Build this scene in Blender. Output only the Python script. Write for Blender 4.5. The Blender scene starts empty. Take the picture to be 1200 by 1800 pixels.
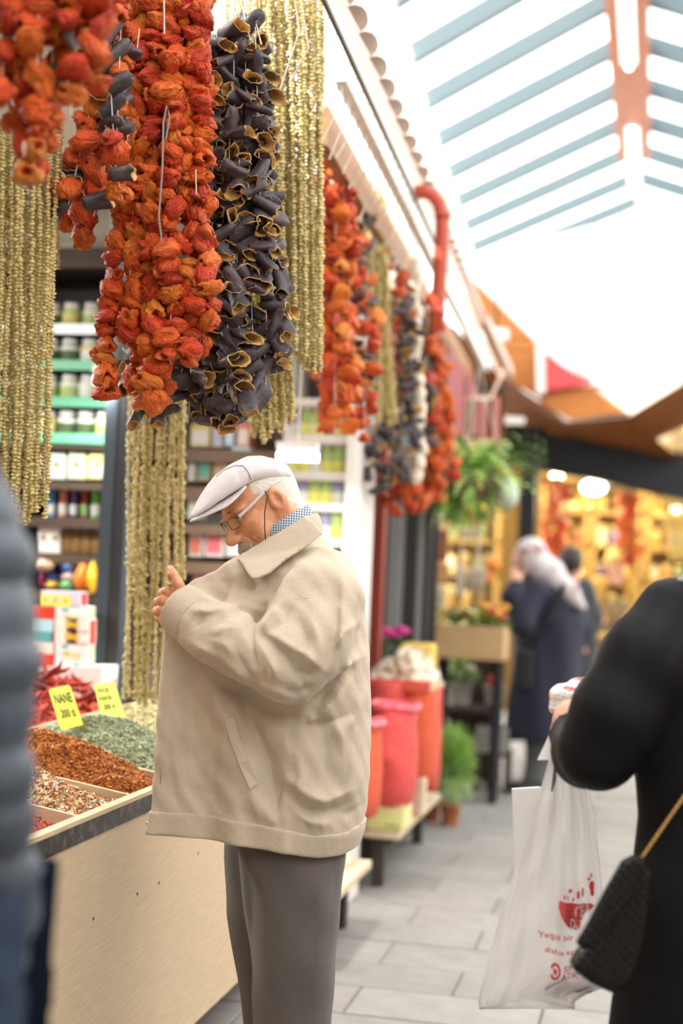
import bpy, math, random
import numpy as np
from mathutils import Vector, Matrix, noise as mnoise
from math import sin, cos, pi, radians, sqrt, atan2, tan

# ------------------------------------------------------------------ camera
S = bpy.context.scene
COL = S.collection
TH, PITCH, ROLL, CAMH, FPX = radians(12.5), radians(2.3), radians(2.5), 1.38, 2500.0
_f = Vector((-sin(TH)*cos(PITCH), cos(TH)*cos(PITCH), sin(PITCH)))
_r0 = Vector((cos(TH), sin(TH), 0)); _u0 = _r0.cross(_f)
_r = _r0*cos(ROLL)+_u0*sin(ROLL); _u = _u0*cos(ROLL)-_r0*sin(ROLL)
CAMLOC = Vector((0, 0, CAMH))
cd = bpy.data.cameras.new('camera'); cam = bpy.data.objects.new('camera', cd); COL.objects.link(cam)
_m = Matrix((( _r.x, _u.x, -_f.x, 0), (_r.y, _u.y, -_f.y, 0), (_r.z, _u.z, -_f.z, CAMH), (0, 0, 0, 1)))
cam.matrix_world = _m
cd.sensor_fit = 'VERTICAL'; cd.sensor_height = 36.0; cd.sensor_width = 24.0; cd.lens = FPX*36.0/1800.0
cd.clip_start = 0.05; cd.clip_end = 200
cd.dof.use_dof = True; cd.dof.focus_distance = 3.28; cd.dof.aperture_fstop = 1.5
S.camera = cam

# ------------------------------------------------------------------ light and exposure
W = bpy.data.worlds.new('overcast_sky'); S.world = W; W.use_nodes = True
_bg = W.node_tree.nodes['Background']; _bg.inputs[0].default_value = (1.0, 0.985, 0.96, 1); _bg.inputs[1].default_value = 2.6
_sl = bpy.data.lights.new('sun', 'SUN'); _sl.energy = 6.5; _sl.angle = radians(3); _sl.color = (1.0, 0.95, 0.87)
_so = bpy.data.objects.new('sun', _sl); COL.objects.link(_so)
_so.rotation_euler = Vector((0.70, 0.45, -0.626)).to_track_quat('-Z', 'Y').to_euler()
S.view_settings.view_transform = 'Standard'; S.view_settings.look = 'None'
S.view_settings.gamma = 1.0; S.view_settings.use_curve_mapping = False
S.view_settings.exposure = 0.68
S.cycles.sample_clamp_indirect = 10.0; S.cycles.max_bounces = 8; S.cycles.transparent_max_bounces = 12

# ------------------------------------------------------------------ placing helpers (pixel of the 1200x1800 frame -> point in the place)
def ray(px, py): return _f+_r*((px-600)/FPX)-_u*((py-900)/FPX)
def P(px, py, z): return CAMLOC+ray(px, py)*z
def onX(px, py, X): d = ray(px, py); return CAMLOC+d*(X/d.x)
def onY(px, py, Y): d = ray(px, py); return CAMLOC+d*(Y/d.y)
def onZ(px, py, Z): d = ray(px, py); return CAMLOC+d*((Z-CAMH)/d.z)

# ------------------------------------------------------------------ materials
MATS = {}
def mat(name, color=(.8, .8, .8), rough=.6, metal=0, col2=None, scale=20, detail=4, bump=0, bscale=None, rand=None, spec=.5, emit=None, estr=0, sheen=0, stretch=None, lo=.35, hi=.65, coat=0):
    if name in MATS: return MATS[name]
    m = bpy.data.materials.new(name); m.use_nodes = True; MATS[name] = m
    nt = m.node_tree; N = nt.nodes; L = nt.links
    b = N['Principled BSDF']
    b.inputs['Base Color'].default_value = (*color, 1); b.inputs['Roughness'].default_value = rough; b.inputs['Metallic'].default_value = metal
    b.inputs['Specular IOR Level'].default_value = spec
    if sheen: b.inputs['Sheen Weight'].default_value = sheen
    if coat: b.inputs['Coat Weight'].default_value = coat
    tc = N.new('ShaderNodeTexCoord'); src = tc.outputs['Object']
    if stretch:
        mp = N.new('ShaderNodeMapping'); mp.inputs['Scale'].default_value = stretch; L.new(src, mp.inputs[0]); src = mp.outputs[0]
    csock = None
    if rand:
        oi = N.new('ShaderNodeObjectInfo'); rp = N.new('ShaderNodeValToRGB'); L.new(oi.outputs['Random'], rp.inputs[0])
        e = rp.color_ramp.elements
        for i, c in enumerate(rand):
            p = i/(len(rand)-1)
            el = e[0] if i == 0 else (e[1] if i == 1 else e.new(p))
            el.position = p; el.color = (*c, 1)
        csock = rp.outputs[0]
    if col2 is not None or (rand and scale):
        n = N.new('ShaderNodeTexNoise'); n.inputs['Scale'].default_value = scale; n.inputs['Detail'].default_value = detail
        if rand: n.noise_dimensions = '4D'; L.new(oi.outputs['Random'], n.inputs['W'])
        L.new(src, n.inputs['Vector'])
        rr = N.new('ShaderNodeMapRange'); rr.inputs[1].default_value = lo; rr.inputs[2].default_value = hi; L.new(n.outputs[0], rr.inputs[0])
        mx = N.new('ShaderNodeMix'); mx.data_type = 'RGBA'
        L.new(rr.outputs[0], mx.inputs[0])
        if csock: L.new(csock, mx.inputs[6])
        else: mx.inputs[6].default_value = (*color, 1)
        mx.inputs[7].default_value = (*(col2 or color), 1)
        csock = mx.outputs[2]
    if csock: L.new(csock, b.inputs['Base Color'])
    if bump:
        n2 = N.new('ShaderNodeTexNoise'); n2.inputs['Scale'].default_value = bscale or scale; n2.inputs['Detail'].default_value = 5
        L.new(src, n2.inputs['Vector'])
        bp = N.new('ShaderNodeBump'); bp.inputs['Strength'].default_value = bump; bp.inputs['Distance'].default_value = .01 if bump < .95 else .02
        L.new(n2.outputs[0], bp.inputs['Height']); L.new(bp.outputs[0], b.inputs['Normal'])
    if emit: b.inputs['Emission Color'].default_value = (*emit, 1); b.inputs['Emission Strength'].default_value = estr
    return m
def thin(name, color, transp=.2, transl=.5, rough=.4):
    m = bpy.data.materials.new(name); m.use_nodes = True; MATS[name] = m
    nt = m.node_tree; N = nt.nodes; L = nt.links; N.remove(N['Principled BSDF'])
    o = N['Material Output']; d = N.new('ShaderNodeBsdfDiffuse'); t = N.new('ShaderNodeBsdfTranslucent'); tr = N.new('ShaderNodeBsdfTransparent'); g = N.new('ShaderNodeBsdfGlossy')
    d.inputs[0].default_value = t.inputs[0].default_value = (*color, 1); g.inputs[1].default_value = rough
    a = N.new('ShaderNodeMixShader'); a.inputs[0].default_value = transl; L.new(d.outputs[0], a.inputs[1]); L.new(t.outputs[0], a.inputs[2])
    b = N.new('ShaderNodeMixShader'); b.inputs[0].default_value = .06; L.new(a.outputs[0], b.inputs[1]); L.new(g.outputs[0], b.inputs[2])
    c = N.new('ShaderNodeMixShader'); c.inputs[0].default_value = transp; L.new(b.outputs[0], c.inputs[1]); L.new(tr.outputs[0], c.inputs[2])
    L.new(c.outputs[0], o.inputs[0]); return m
def glow(name, color, strength):
    m = bpy.data.materials.new(name); m.use_nodes = True; MATS[name] = m
    b = m.node_tree.nodes['Principled BSDF']; b.inputs['Base Color'].default_value = (*color, 1)
    b.inputs['Emission Color'].default_value = (*color, 1); b.inputs['Emission Strength'].default_value = strength
    return m

# ------------------------------------------------------------------ mesh helpers
def tag(o, label=None, cat=None, group=None, kind=None):
    if label: o['label'] = label
    if cat: o['category'] = cat
    if group: o['group'] = group
    if kind: o['kind'] = kind
    return o
def empty(name, loc=(0, 0, 0), label=None, cat=None, group=None, rz=0, kind=None):
    o = bpy.data.objects.new(name, None); COL.objects.link(o); o.location = loc; o.rotation_euler = (0, 0, rz); o.empty_display_size = .05
    return tag(o, label, cat, group, kind)
def link(name, me, parent=None, world=True):
    o = bpy.data.objects.new(name, me); COL.objects.link(o)
    if parent is not None:
        o.parent = parent
        if world and parent.parent is None: o.matrix_parent_inverse = parent.matrix_basis.inverted()
    return o
class MB:
    def __init__(s): s.v = []; s.f = []; s.mi = []
    def add(s, vs, fs, mi=0):
        k = len(s.v); s.v += [tuple(p) for p in vs]; s.f += [tuple(i+k for i in q) for q in fs]; s.mi += [mi]*len(fs); return s
    def box(s, lo, hi, mi=0, M=None, bev=0):
        x0, y0, z0 = lo; x1, y1, z1 = hi
        if bev:
            b = min(bev, (x1-x0)/2.2, (y1-y0)/2.2, (z1-z0)/2.2)
            vs = []
            for z, i in ((z0, b), (z0+b, 0), (z1-b, 0), (z1, b)):
                for cx, cy, sx, sy in ((x0, y0, 1, 1), (x1, y0, -1, 1), (x1, y1, -1, -1), (x0, y1, 1, -1)):
                    if i: vs += [Vector((cx+sx*b, cy+sy*b, z))]*1
                    else: vs += [Vector((cx+sx*b*.35, cy+sy*b*.35, z))]
            fs = [(3, 2, 1, 0), (12, 13, 14, 15)]
            for l in range(3):
                for i in range(4):
                    j = (i+1) % 4; fs.append((l*4+i, l*4+j, l*4+4+j, l*4+4+i))
        else:
            vs = [Vector(p) for p in ((x0, y0, z0), (x1, y0, z0), (x1, y1, z0), (x0, y1, z0), (x0, y0, z1), (x1, y0, z1), (x1, y1, z1), (x0, y1, z1))]
            fs = [(3, 2, 1, 0), (4, 5, 6, 7), (0, 1, 5, 4), (1, 2, 6, 5), (2, 3, 7, 6), (3, 0, 4, 7)]
        if M is not None: vs = [M @ p for p in vs]
        return s.add(vs, fs, mi)
    def bar(s, a, b, w, h, up=(0, 0, 1), mi=0):
        a = Vector(a); b = Vector(b); d = (b-a); ln = d.length; d.normalize(); up = Vector(up)
        sd = d.cross(up).normalized(); up2 = sd.cross(d)
        M = Matrix(((sd.x, d.x, up2.x, a.x), (sd.y, d.y, up2.y, a.y), (sd.z, d.z, up2.z, a.z), (0, 0, 0, 1)))
        return s.box((-w/2, 0, -h/2), (w/2, ln, h/2), mi, M)
    def tube(s, pts, r, n=8, mi=0, cap=True):
        pts = [Vector(p) for p in pts]; rs = r if isinstance(r, (list, tuple)) else [r]*len(pts)
        vs = []; fs = []; prev = None
        for i, p in enumerate(pts):
            t = (pts[min(i+1, len(pts)-1)]-pts[max(i-1, 0)]).normalized()
            if prev is None:
                a = Vector((0, 0, 1)) if abs(t.z) < .9 else Vector((1, 0, 0)); sd = t.cross(a).normalized()
            else: sd = (prev-t*prev.dot(t)).normalized()
            prev = sd; bn = t.cross(sd)
            for j in range(n):
                an = 2*pi*j/n; vs.append(p+(sd*cos(an)+bn*sin(an))*rs[i])
        for i in range(len(pts)-1):
            for j in range(n):
                k = (j+1) % n; fs.append((i*n+j, i*n+k, i*n+n+k, i*n+n+j))
        if cap: fs.append(tuple(range(n-1, -1, -1))); fs.append(tuple((len(pts)-1)*n+j for j in range(n)))
        return s.add(vs, fs, mi)
    def lathe(s, prof, c=(0, 0, 0), n=16, mi=0, M=None, mis=None):
        c = Vector(c); k = len(prof)
        vs = [Vector((r*cos(2*pi*j/n), r*sin(2*pi*j/n), z)) for r, z in prof for j in range(n)]
        if M is not None: vs = [M @ p for p in vs]
        vs = [p+c for p in vs]
        for i in range(k-1):
            s.add([], [], 0)
        base = len(s.v); s.v += [tuple(p) for p in vs]
        for i in range(k-1):
            for j in range(n):
                q = (j+1) % n; s.f.append((base+i*n+j, base+i*n+q, base+i*n+n+q, base+i*n+n+j)); s.mi.append(mis[i] if mis else mi)
        s.f.append(tuple(base+j for j in range(n-1, -1, -1))); s.mi.append(mis[0] if mis else mi)
        s.f.append(tuple(base+(k-1)*n+j for j in range(n))); s.mi.append(mis[-1] if mis else mi)
        return s
    def ball(s, c, r, n=10, m=6, mi=0, M=None):
        r = r if isinstance(r, (tuple, list)) else (r, r, r)
        prof = [(max(.02, sin(pi*i/m)), -cos(pi*i/m)) for i in range(m+1)]
        D = Matrix.Diagonal((*r, 1)); D = (M @ D) if M is not None else D
        return s.lathe(prof, c, n, mi, D)
    def mesh(s, name, mats, smooth=False):
        me = bpy.data.meshes.new(name); me.from_pydata(s.v, [], s.f)
        for m in (mats if isinstance(mats, (list, tuple)) else [mats]): me.materials.append(m)
        me.polygons.foreach_set('material_index', s.mi)
        if smooth: me.polygons.foreach_set('use_smooth', [True]*len(s.f))
        me.update(); return me
    def build(s, name, mats, parent=None, smooth=False, label=None, cat=None, group=None, kind=None, world=True):
        return tag(link(name, s.mesh(name, mats, smooth), parent, world), label, cat, group, kind)
def prism(poly, d, mats=None):
    """poly: list of 3D points of a planar outline, d: thickness vector"""
    n = len(poly); d = Vector(d); a = [Vector(p) for p in poly]; b = [p+d for p in a]
    m = MB(); m.add(a+b, [tuple(range(n-1, -1, -1)), tuple(range(n, 2*n))]+[(i, (i+1) % n, n+(i+1) % n, n+i) for i in range(n)]); return m
def copy_tree(o, parent=None):
    c = o.copy(); COL.objects.link(c); c.parent = parent
    if parent is not None: c.matrix_parent_inverse = o.matrix_parent_inverse
    for ch in o.children: copy_tree(ch, c)
    return c
def text_mesh(body, size, align='CENTER', extrude=0.0, bold=.015):
    cu = bpy.data.curves.new('lettering', 'FONT'); cu.body = body; cu.size = size; cu.align_x = align; cu.align_y = 'CENTER'; cu.extrude = extrude
    cu.resolution_u = 3; cu.offset = bold
    o = bpy.data.objects.new('lettering', cu); COL.objects.link(o)
    me = bpy.data.meshes.new_from_object(o.evaluated_get(bpy.context.evaluated_depsgraph_get()))
    bpy.data.objects.remove(o); bpy.data.curves.remove(cu); return me

# ------------------------------------------------------------------ implicit-surface helpers (bodies, clothes)
def surface_nets(F, org, h):
    F = F.astype(np.float32); Sg = F < 0
    nx, ny, nz = F.shape
    cnt = np.zeros((nx-1, ny-1, nz-1), np.int8)
    offs = [(i, j, k) for i in (0, 1) for j in (0, 1) for k in (0, 1)]
    for i, j, k in offs: cnt += Sg[i:nx-1+i, j:ny-1+j, k:nz-1+k]
    act = (cnt > 0) & (cnt < 8)
    I, J, K = np.nonzero(act); n = len(I)
    idx = np.full(act.shape, -1, np.int32); idx[I, J, K] = np.arange(n)
    acc = np.zeros((n, 3), np.float32); c = np.zeros(n, np.float32)
    for a in offs:
        for ax in range(3):
            if a[ax]: continue
            b = list(a); b[ax] = 1
            fa = F[I+a[0], J+a[1], K+a[2]]; fb = F[I+b[0], J+b[1], K+b[2]]
            m = (fa < 0) != (fb < 0); t = np.where(m, fa/(fa-fb+1e-12), 0)
            p = np.array(a, np.float32)[None, :].repeat(n, 0); p[:, ax] += t
            acc += p*m[:, None]; c += m
    V = (acc/np.maximum(c, 1)[:, None]+np.stack([I, J, K], 1))*h+np.array(org)
    quads = []
    for ax in range(3):
        sl0 = [slice(1, -1)]*3; sl1 = [slice(1, -1)]*3; sl0[ax] = slice(0, -1); sl1[ax] = slice(1, None)
        A = Sg[tuple(sl0)]; B = Sg[tuple(sl1)]
        e = np.nonzero(A != B); flip = A[e]
        base = [e[0].copy(), e[1].copy(), e[2].copy()]
        for q in range(3):
            if q != ax: base[q] += 1
        o1, o2 = [(1, 2), (2, 0), (0, 1)][ax]
        def at(d1, d2):
            q = [base[0].copy(), base[1].copy(), base[2].copy()]; q[o1] -= d1; q[o2] -= d2; return idx[q[0], q[1], q[2]]
        Q = np.stack([at(1, 1), at(0, 1), at(0, 0), at(1, 0)], 1)
        Q = np.where(flip[:, None], Q, Q[:, ::-1]); quads.append(Q)
    return V, np.concatenate(quads)
def np_mesh(name, V, Q, mats, smooth=True):
    me = bpy.data.meshes.new(name); n = len(V); k = Q.shape[1]
    me.vertices.add(n); me.vertices.foreach_set('co', np.ascontiguousarray(V, np.float32).ravel())
    me.loops.add(Q.size); me.loops.foreach_set('vertex_index', np.ascontiguousarray(Q, np.int32).ravel())
    me.polygons.add(len(Q)); me.polygons.foreach_set('loop_start', np.arange(0, Q.size, k, dtype=np.int32))
    for m in (mats if isinstance(mats, (list, tuple)) else [mats]): me.materials.append(m)
    if smooth: me.polygons.foreach_set('use_smooth', np.ones(len(Q), bool))
    me.update(calc_edges=True); me.validate(); return me
def sdf_mesh(name, fn, lo, hi, h, mats):
    ax = [np.arange(lo[i], hi[i]+h, h, dtype=np.float32) for i in range(3)]
    X, Y, Z = np.meshgrid(*ax, indexing='ij', copy=False)
    V, Q = surface_nets(fn(X, Y, Z), lo, h)
    return np_mesh(name, V, Q, mats)
def smin(a, b, k):
    h = np.clip(.5+.5*(b-a)/k, 0, 1); return b+(a-b)*h-k*h*(1-h)
def smax(a, b, k): return -smin(-a, -b, k)
def ell(X, Y, Z, c, r, R=None):
    x, y, z = X-c[0], Y-c[1], Z-c[2]
    if R is not None:
        x, y, z = (R[0][0]*x+R[1][0]*y+R[2][0]*z, R[0][1]*x+R[1][1]*y+R[2][1]*z, R[0][2]*x+R[1][2]*y+R[2][2]*z)
    k0 = np.sqrt((x/r[0])**2+(y/r[1])**2+(z/r[2])**2)+1e-9; k1 = np.sqrt((x/r[0]**2)**2+(y/r[1]**2)**2+(z/r[2]**2)**2)+1e-9
    return k0*(k0-1)/k1
def cap(X, Y, Z, a, b, ra, rb):
    ba = [b[i]-a[i] for i in range(3)]; L = sum(q*q for q in ba)+1e-12
    t = np.clip(((X-a[0])*ba[0]+(Y-a[1])*ba[1]+(Z-a[2])*ba[2])/L, 0, 1)
    return np.sqrt((X-a[0]-t*ba[0])**2+(Y-a[1]-t*ba[1])**2+(Z-a[2]-t*ba[2])**2)-(ra+(rb-ra)*t)
def chain(X, Y, Z, pts, rs, k=.02):
    d = None
    for i in range(len(pts)-1):
        e = cap(X, Y, Z, pts[i], pts[i+1], rs[i], rs[i+1]); d = e if d is None else smin(d, e, k)
    return d
def loft(X, Y, Z, rows):
    """rows: (z, cx, cy, rx, ry) sorted by z"""
    rows = sorted(rows); zs = [r[0] for r in rows]
    g = [np.interp(Z, zs, [r[i] for r in rows]) for i in (1, 2, 3, 4)]
    q = np.sqrt(((X-g[0])/g[2])**2+((Y-g[1])/g[3])**2)
    d = (q-1)*np.minimum(g[2], g[3])
    return np.maximum(np.maximum(d, zs[0]-Z), Z-zs[-1])
def poly2(X, Z, pts):
    """signed distance to a 2-D polygon (negative inside)"""
    d = np.full(X.shape, 1e9, np.float32); s = np.ones(X.shape, np.float32); n = len(pts)
    for i in range(n):
        a = pts[i]; b = pts[i-1]
        ex, ez = b[0]-a[0], b[1]-a[1]; wx, wz = X-a[0], Z-a[1]
        t = np.clip((wx*ex+wz*ez)/(ex*ex+ez*ez+1e-12), 0, 1)
        d = np.minimum(d, (wx-ex*t)**2+(wz-ez*t)**2)
        c1 = Z >= a[1]; c2 = Z < b[1]; c3 = ex*wz > ez*wx
        s = np.where((c1 & c2 & c3) | (~c1 & ~c2 & ~c3), -s, s)
    return s*np.sqrt(d)
def creases(X, Z, lines):
    """height field of cloth folds: lines = (points, width, height); height<0 is a valley"""
    H = np.zeros(X.shape, np.float32)
    for pts, w, a in lines:
        n = len(pts); best = np.full(X.shape, 1e9, np.float32); amp = np.zeros(X.shape, np.float32)
        for i in range(n-1):
            ax, az = pts[i]; bx, bz = pts[i+1]; ex, ez = bx-ax, bz-az
            t = np.clip(((X-ax)*ex+(Z-az)*ez)/(ex*ex+ez*ez+1e-12), 0, 1)
            d = np.sqrt((X-ax-ex*t)**2+(Z-az-ez*t)**2); u = (i+t)/(n-1)
            up = d < best; best = np.where(up, d, best); amp = np.where(up, np.sin(pi*np.clip(u*.88+.06, 0, 1))**.7, amp)
        H += a*amp*np.exp(-best/w)/(1+.3*(w/(best+w))**4)
    return H

# ================================================================== THE SETTING
rng = random.Random(7)
# ---- floor of grey paving slabs, 0.3 x 0.6 m in running bond
floor = MB().box((-6, -3, -.2), (7, 30, -.006)).build('floor', mat('mortar', (.15, .145, .135), .9, col2=(.11, .105, .10), scale=30), kind='structure')
slab_mats = [mat('slab_%s' % n, c, .62, col2=c2, scale=9, bump=.15, bscale=60) for n, c, c2 in (
    ('pale', (.30, .295, .28), (.25, .245, .235)), ('mid', (.275, .27, .26), (.225, .22, .21)), ('warm', (.29, .28, .265), (.24, .235, .22)), ('dark', (.25, .245, .235), (.21, .205, .20)))]
slab_me = [MB().box((0, 0, -.03), (.596, .296, 0), bev=.004).mesh('paving_slab', m) for m in slab_mats]
n = 0
for r in range(44):
    y = 2.0+r*.3; x0 = -2.1+(r % 2)*.3
    cols = 5 if y < 4.5 else 6
    if y > 10.5: cols = 7
    for c in range(cols):
        if n >= 298: break
        n += 1
        o = link('paving_slab', slab_me[rng.choice((0, 0, 1, 1, 2, 3))], floor, False); o.location = (x0+c*.6, y, rng.uniform(-.002, .001))
# ---- skylight over the aisle: eaves beams, ridge, rafters, panes
EX, EZ = -1.95, 5.0
steel = mat('blue_grey_steel', (.075, .115, .135), .6)
ridge_a = onZ(1105, 0, 5.72); RX = ridge_a.x
RZ = 5.72
raft = empty('skylight_roof', (RX, 12, RZ), kind='structure')
y_first = 9.71; step = (16.61-9.71)/7
EL = lambda y: -1.82-(y-9.71)*.055
ys = [y_first+step*k for k in range(-14, 8)]
for y in ys:
    sh = 0.0
    MB().bar((EL(y), y, EZ), (RX, y-.25, RZ), .07, .15).build('rafter', steel, raft)
    MB().bar((RX, y-.25, RZ), (RX+2.6, y, EZ-.1), .07, .15).build('rafter', steel, raft)
pane = thin('skylight_pane_glass', (.95, .97, .97), .88, .5, .1)
for a, b in zip(ys[:-1], ys[1:]):
    for (xa, xb, za, zb) in ((0, RX, EZ+.1, RZ+.1), (RX+2.6, RX, EZ, RZ+.1)):
        p = [(EL(a) if xa == 0 else xa, a+.06, za), (EL(b) if xa == 0 else xa, b-.06, za), (RX, b-.31, zb), (RX, a-.19, zb)]
        prism(p, (0, 0, .008)).build('pane', pane, raft)
wood_or = mat('orange_varnished_wood', (.40, .10, .02), .45, col2=(.30, .07, .012), scale=6, stretch=(8, 1, 8), bump=.1)
ridge = MB().bar((RX, -4.0, RZ-.14), (RX, 13.95, RZ-.14), .30, .22).build('ridge_beam', wood_or, kind='structure')
eave = MB().bar((EL(-4), -4, EZ-.12), (EL(17.5), 17.5, EZ-.12), .10, .16).build('trim_1', mat('white_gutter', (.80, .77, .74), .6), kind='structure')
# fluorescent battens under the ridge
tube_m = glow('fluorescent_tube', (1, .97, .92), 6); bat_m = mat('batten_white', (.85, .84, .82), .5)
for i, (pa, pb) in enumerate((((1098, -60), (1107, 118)), ((1111, 228), (1117, 330)))):
    a = onZ(*pa, RZ-.30); b = onZ(*pb, RZ-.30)
    a.x = b.x = RX
    t = empty('batten_light', (RX, a.y, RZ-.25), ['fluorescent batten lamp on orange ridge beam, nearer one at top edge', 'fluorescent batten lamp on orange ridge beam, farther one above gable'][i], 'lamp', 'batten lamps under the ridge')
    MB().bar(a+Vector((0, 0, .035)), b+Vector((0, 0, .035)), .12, .03).build('housing', bat_m, t)
    MB().tube([a, b], .022, 8).build('tube', tube_m, t)
# ---- roof of the stalls along the aisle, pale terracotta pantiles in courses
tile_m = mat('pale_terracotta', (.86, .74, .68), .75, col2=(.80, .62, .53), scale=3, detail=2, bump=.1)
AX = lambda y: -.731-.044*y               # the awning edge runs slightly askew to the aisle
deck_m = mat('roof_deck_pale', (.80, .77, .72), .8)
def deck_piece(name, y0, y1, xt0, xt1, zt):
    return prism([(AX(y0)-.04, y0, 3.0), (AX(y1)-.04, y1, 3.0), (xt1, y1, zt), (xt0, y0, zt)], (0, 0, -.05)).build(name, deck_m, kind='structure')
deck = deck_piece('stall_roof', .8, 9.4, -2.0, -2.3, 4.88); deck_piece('roof_end', 9.4, 11.0, -1.85, -1.9, 4.0); deck_piece('roof_near', -4, .8, -2.0, -2.0, 4.88)
pt = MB()
for i, yy in enumerate((0, .30)):
    for j in range(7):
        a = pi*j/6; pt.v.append((.10*cos(a)*(1-.1*i), yy, .045*sin(a)+.012*(1-i)))
for j in range(6): pt.f.append((j, j+1, 8+j, 7+j)); pt.mi.append(0)
tile_me = pt.mesh('roof_tile', tile_m, True)
slope = Vector((-1.02, 0, 1.95)).normalized()
for cidx in range(7):
    for k in range(40):
        y = 1.2+k*.205
        base = Vector((AX(y)-.03, y, 3.01))+slope*(cidx*.30)
        o = link('roof_tile', tile_me, deck, False)
        ex = Vector((0, 1, 0)); ey = slope; ez = ex.cross(ey)
        if ez.x < 0: ez = -ez; ex = -ex
        o.matrix_local = Matrix(((ex.x, ey.x, ez.x, base.x), (ex.y, ey.y, ez.y, base.y), (ex.z, ey.z, ez.z, base.z), (0, 0, 0, 1)))
# fascia board, soffit and wall of the left row of shops
def along(name, off, y0, y1, z0, z1, m): return prism([(AX(y0)+off, y0, z0), (AX(y1)+off, y1, z0), (AX(y1)+off, y1, z1), (AX(y0)+off, y0, z1)], (-.04, 0, 0)).build(name, m, kind='structure')
along('trim_2', -.05, 4.15, 11.0, 2.86, 3.0, mat('white_fascia', (.88, .85, .80), .6))
along('trim_3', -.15, 4.40, 11.0, 2.74, 2.87, mat('brown_lath', (.33, .17, .07), .6, col2=(.24, .12, .05), scale=8, stretch=(1, .2, 6)))
MB().box((-4.2, -4.0, 2.80), (-1.34, 9.4, 2.86)).build('ceiling', mat('shop_ceiling', (.72, .69, .62), .8), kind='structure')
MB().box((-4.3, -4, 0), (-4.2, 9.4, 2.86)).build('wall_left', mat('shop_wall', (.30, .26, .21), .8, col2=(.24, .21, .17), scale=3), kind='structure')
MB().box((-4.2, 6.06, 0), (-1.30, 6.10, 2.80)).build('wall_back', MATS['shop_wall'], kind='structure')
# rail with wire ties under the eave
ra, rb = onZ(560, -20, 2.85), onZ(772, 444, 2.85)
rail = empty('hanging_rail', ra, 'thin dark steel hanging rail running along the white fascia', 'rail')
rm = mat('dark_rail_steel', (.10, .085, .075), .45, metal=.6)
MB().tube([ra+(ra-rb)*.3, rb], .008, 8).build('rail_bar', rm, rail)
wire_m = mat('grey_tie_wire', (.45, .42, .38), .5)
for k in range(26):
    p = ra.lerp(rb, k/25)
    MB().tube([p+Vector((-.005, 0, .022)), p+Vector((-.07, .01, .01)), p+Vector((-.05, .02, -.10)), p+Vector((-.10, .03, -.22+rng.uniform(-.05, .05)))], .0028, 4).build('wire_tie', wire_m, rail)

# ---- unseen wall of shops opposite and wall behind, added to cut low sky light
MB().box((3.1, -4, 0), (3.2, 9.0, 3.6)).build('added_wall_opposite', mat('added_opposite_wall', (.46, .38, .30), .8, col2=(.38, .30, .23), scale=2), kind='structure')
MB().box((-4.3, -4.1, 0), (3.2, -4.0, 4.85)).build('added_wall_behind', MATS['added_opposite_wall'], kind='structure')
MB().box((-4.3, 9.4, 2.9), (-2.3, 13.2, 4.5)).build('gable_shadow_box', deck_m, kind='structure')  # box added to cast the slanting shadow edge on the gable

# ================================================================== SPICE STALL
ply = mat('pale_plywood', (.66, .53, .35), .55, col2=(.57, .44, .28), scale=5, detail=6, stretch=(2, 2, 26), lo=.3, hi=.7, bump=.05, bscale=30)
plyedge = mat('plywood_edge', (.70, .57, .38), .6, col2=(.58, .44, .27), scale=14, stretch=(1, 1, 30))
tape = mat('black_worn_edge', (.035, .033, .03), .6, col2=(.16, .13, .10), scale=38, lo=.5, hi=.75)
SX, RIM, TILT = -1.2, .812, .15           # front plane, rim height, rise per metre towards the back
Y0, Y1 = 1.25, 4.78
def trayz(x): return RIM+(SX-x)*TILT
stall = empty('spice_stall', (-1.7, 2.8, 0), 'long pale plywood spice stall with sloping divided bins', 'stall')
fp = MB().box((SX-.018, Y0, .14), (SX, Y1, RIM-.045)).build('front_panel', ply, stall)
for (px, py) in ((333, 1439), (348, 1500), (279, 1552), (241, 1571), (164, 1615), (427, 1500), (309, 1462)):
    p = onX(px, py, SX)
    MB().tube([(SX-.004, p.y, p.z), (SX+.0012, p.y, p.z)], .004, 6).build('nail_hole', tape, fp)
MB().box((SX-.022, Y0, RIM-.05), (SX+.003, 2.62, RIM-.008)).build('rim_board', plyedge, stall)
MB().box((SX-.022, Y0, RIM-.008), (SX+.004, Y1, RIM+.002)).build('rim_cap', plyedge, stall)
MB().box((SX-.022, 2.62, RIM-.05), (SX+.004, Y1, RIM-.008)).build('worn_black_edging', tape, stall)
MB().box((SX-.03, Y0, .105), (SX-.002, Y1, .138)).build('bottom_rail', plyedge, stall)
MB().box((-2.3, Y0+.05, 0), (SX-.12, Y1-.06, .10)).build('plinth', mat('dark_plinth', (.05, .045, .04), .7), stall)
MB().box((-2.32, Y1-.02, .14), (SX-.018, Y1, RIM-.02)).build('end_panel', ply, stall)
MB().box((-2.32, Y0, .50), (SX-.02, Y1-.02, .52)).build('tray_floor', plyedge, stall)
DIV = [1.65, 1.98, 2.31, 2.64, 2.97, 3.29, 3.62, 4.02, 4.42, 4.78]
def slope_board(x0, x1, y, t, name, top=.0):
    a = [(x0, y-t/2, trayz(x0)-.16), (x1, y-t/2, trayz(x1)-.16), (x1, y-t/2, trayz(x1)+top), (x0, y-t/2, trayz(x0)+top)]
    return prism(a, (0, t, 0)).build(name, plyedge, stall)
for y in DIV[:-1]:
    slope_board(-1.222, -1.70, y, .012, 'divider', -.004)
for y in (1.65, 2.31, 2.97, 3.70): slope_board(-1.715, -2.3, y, .012, 'divider', -.004)
MB().box((-1.715, Y0, .52), (-1.70, Y1-.02, trayz(-1.7)+.008)).build('middle_board', plyedge, stall)
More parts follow.
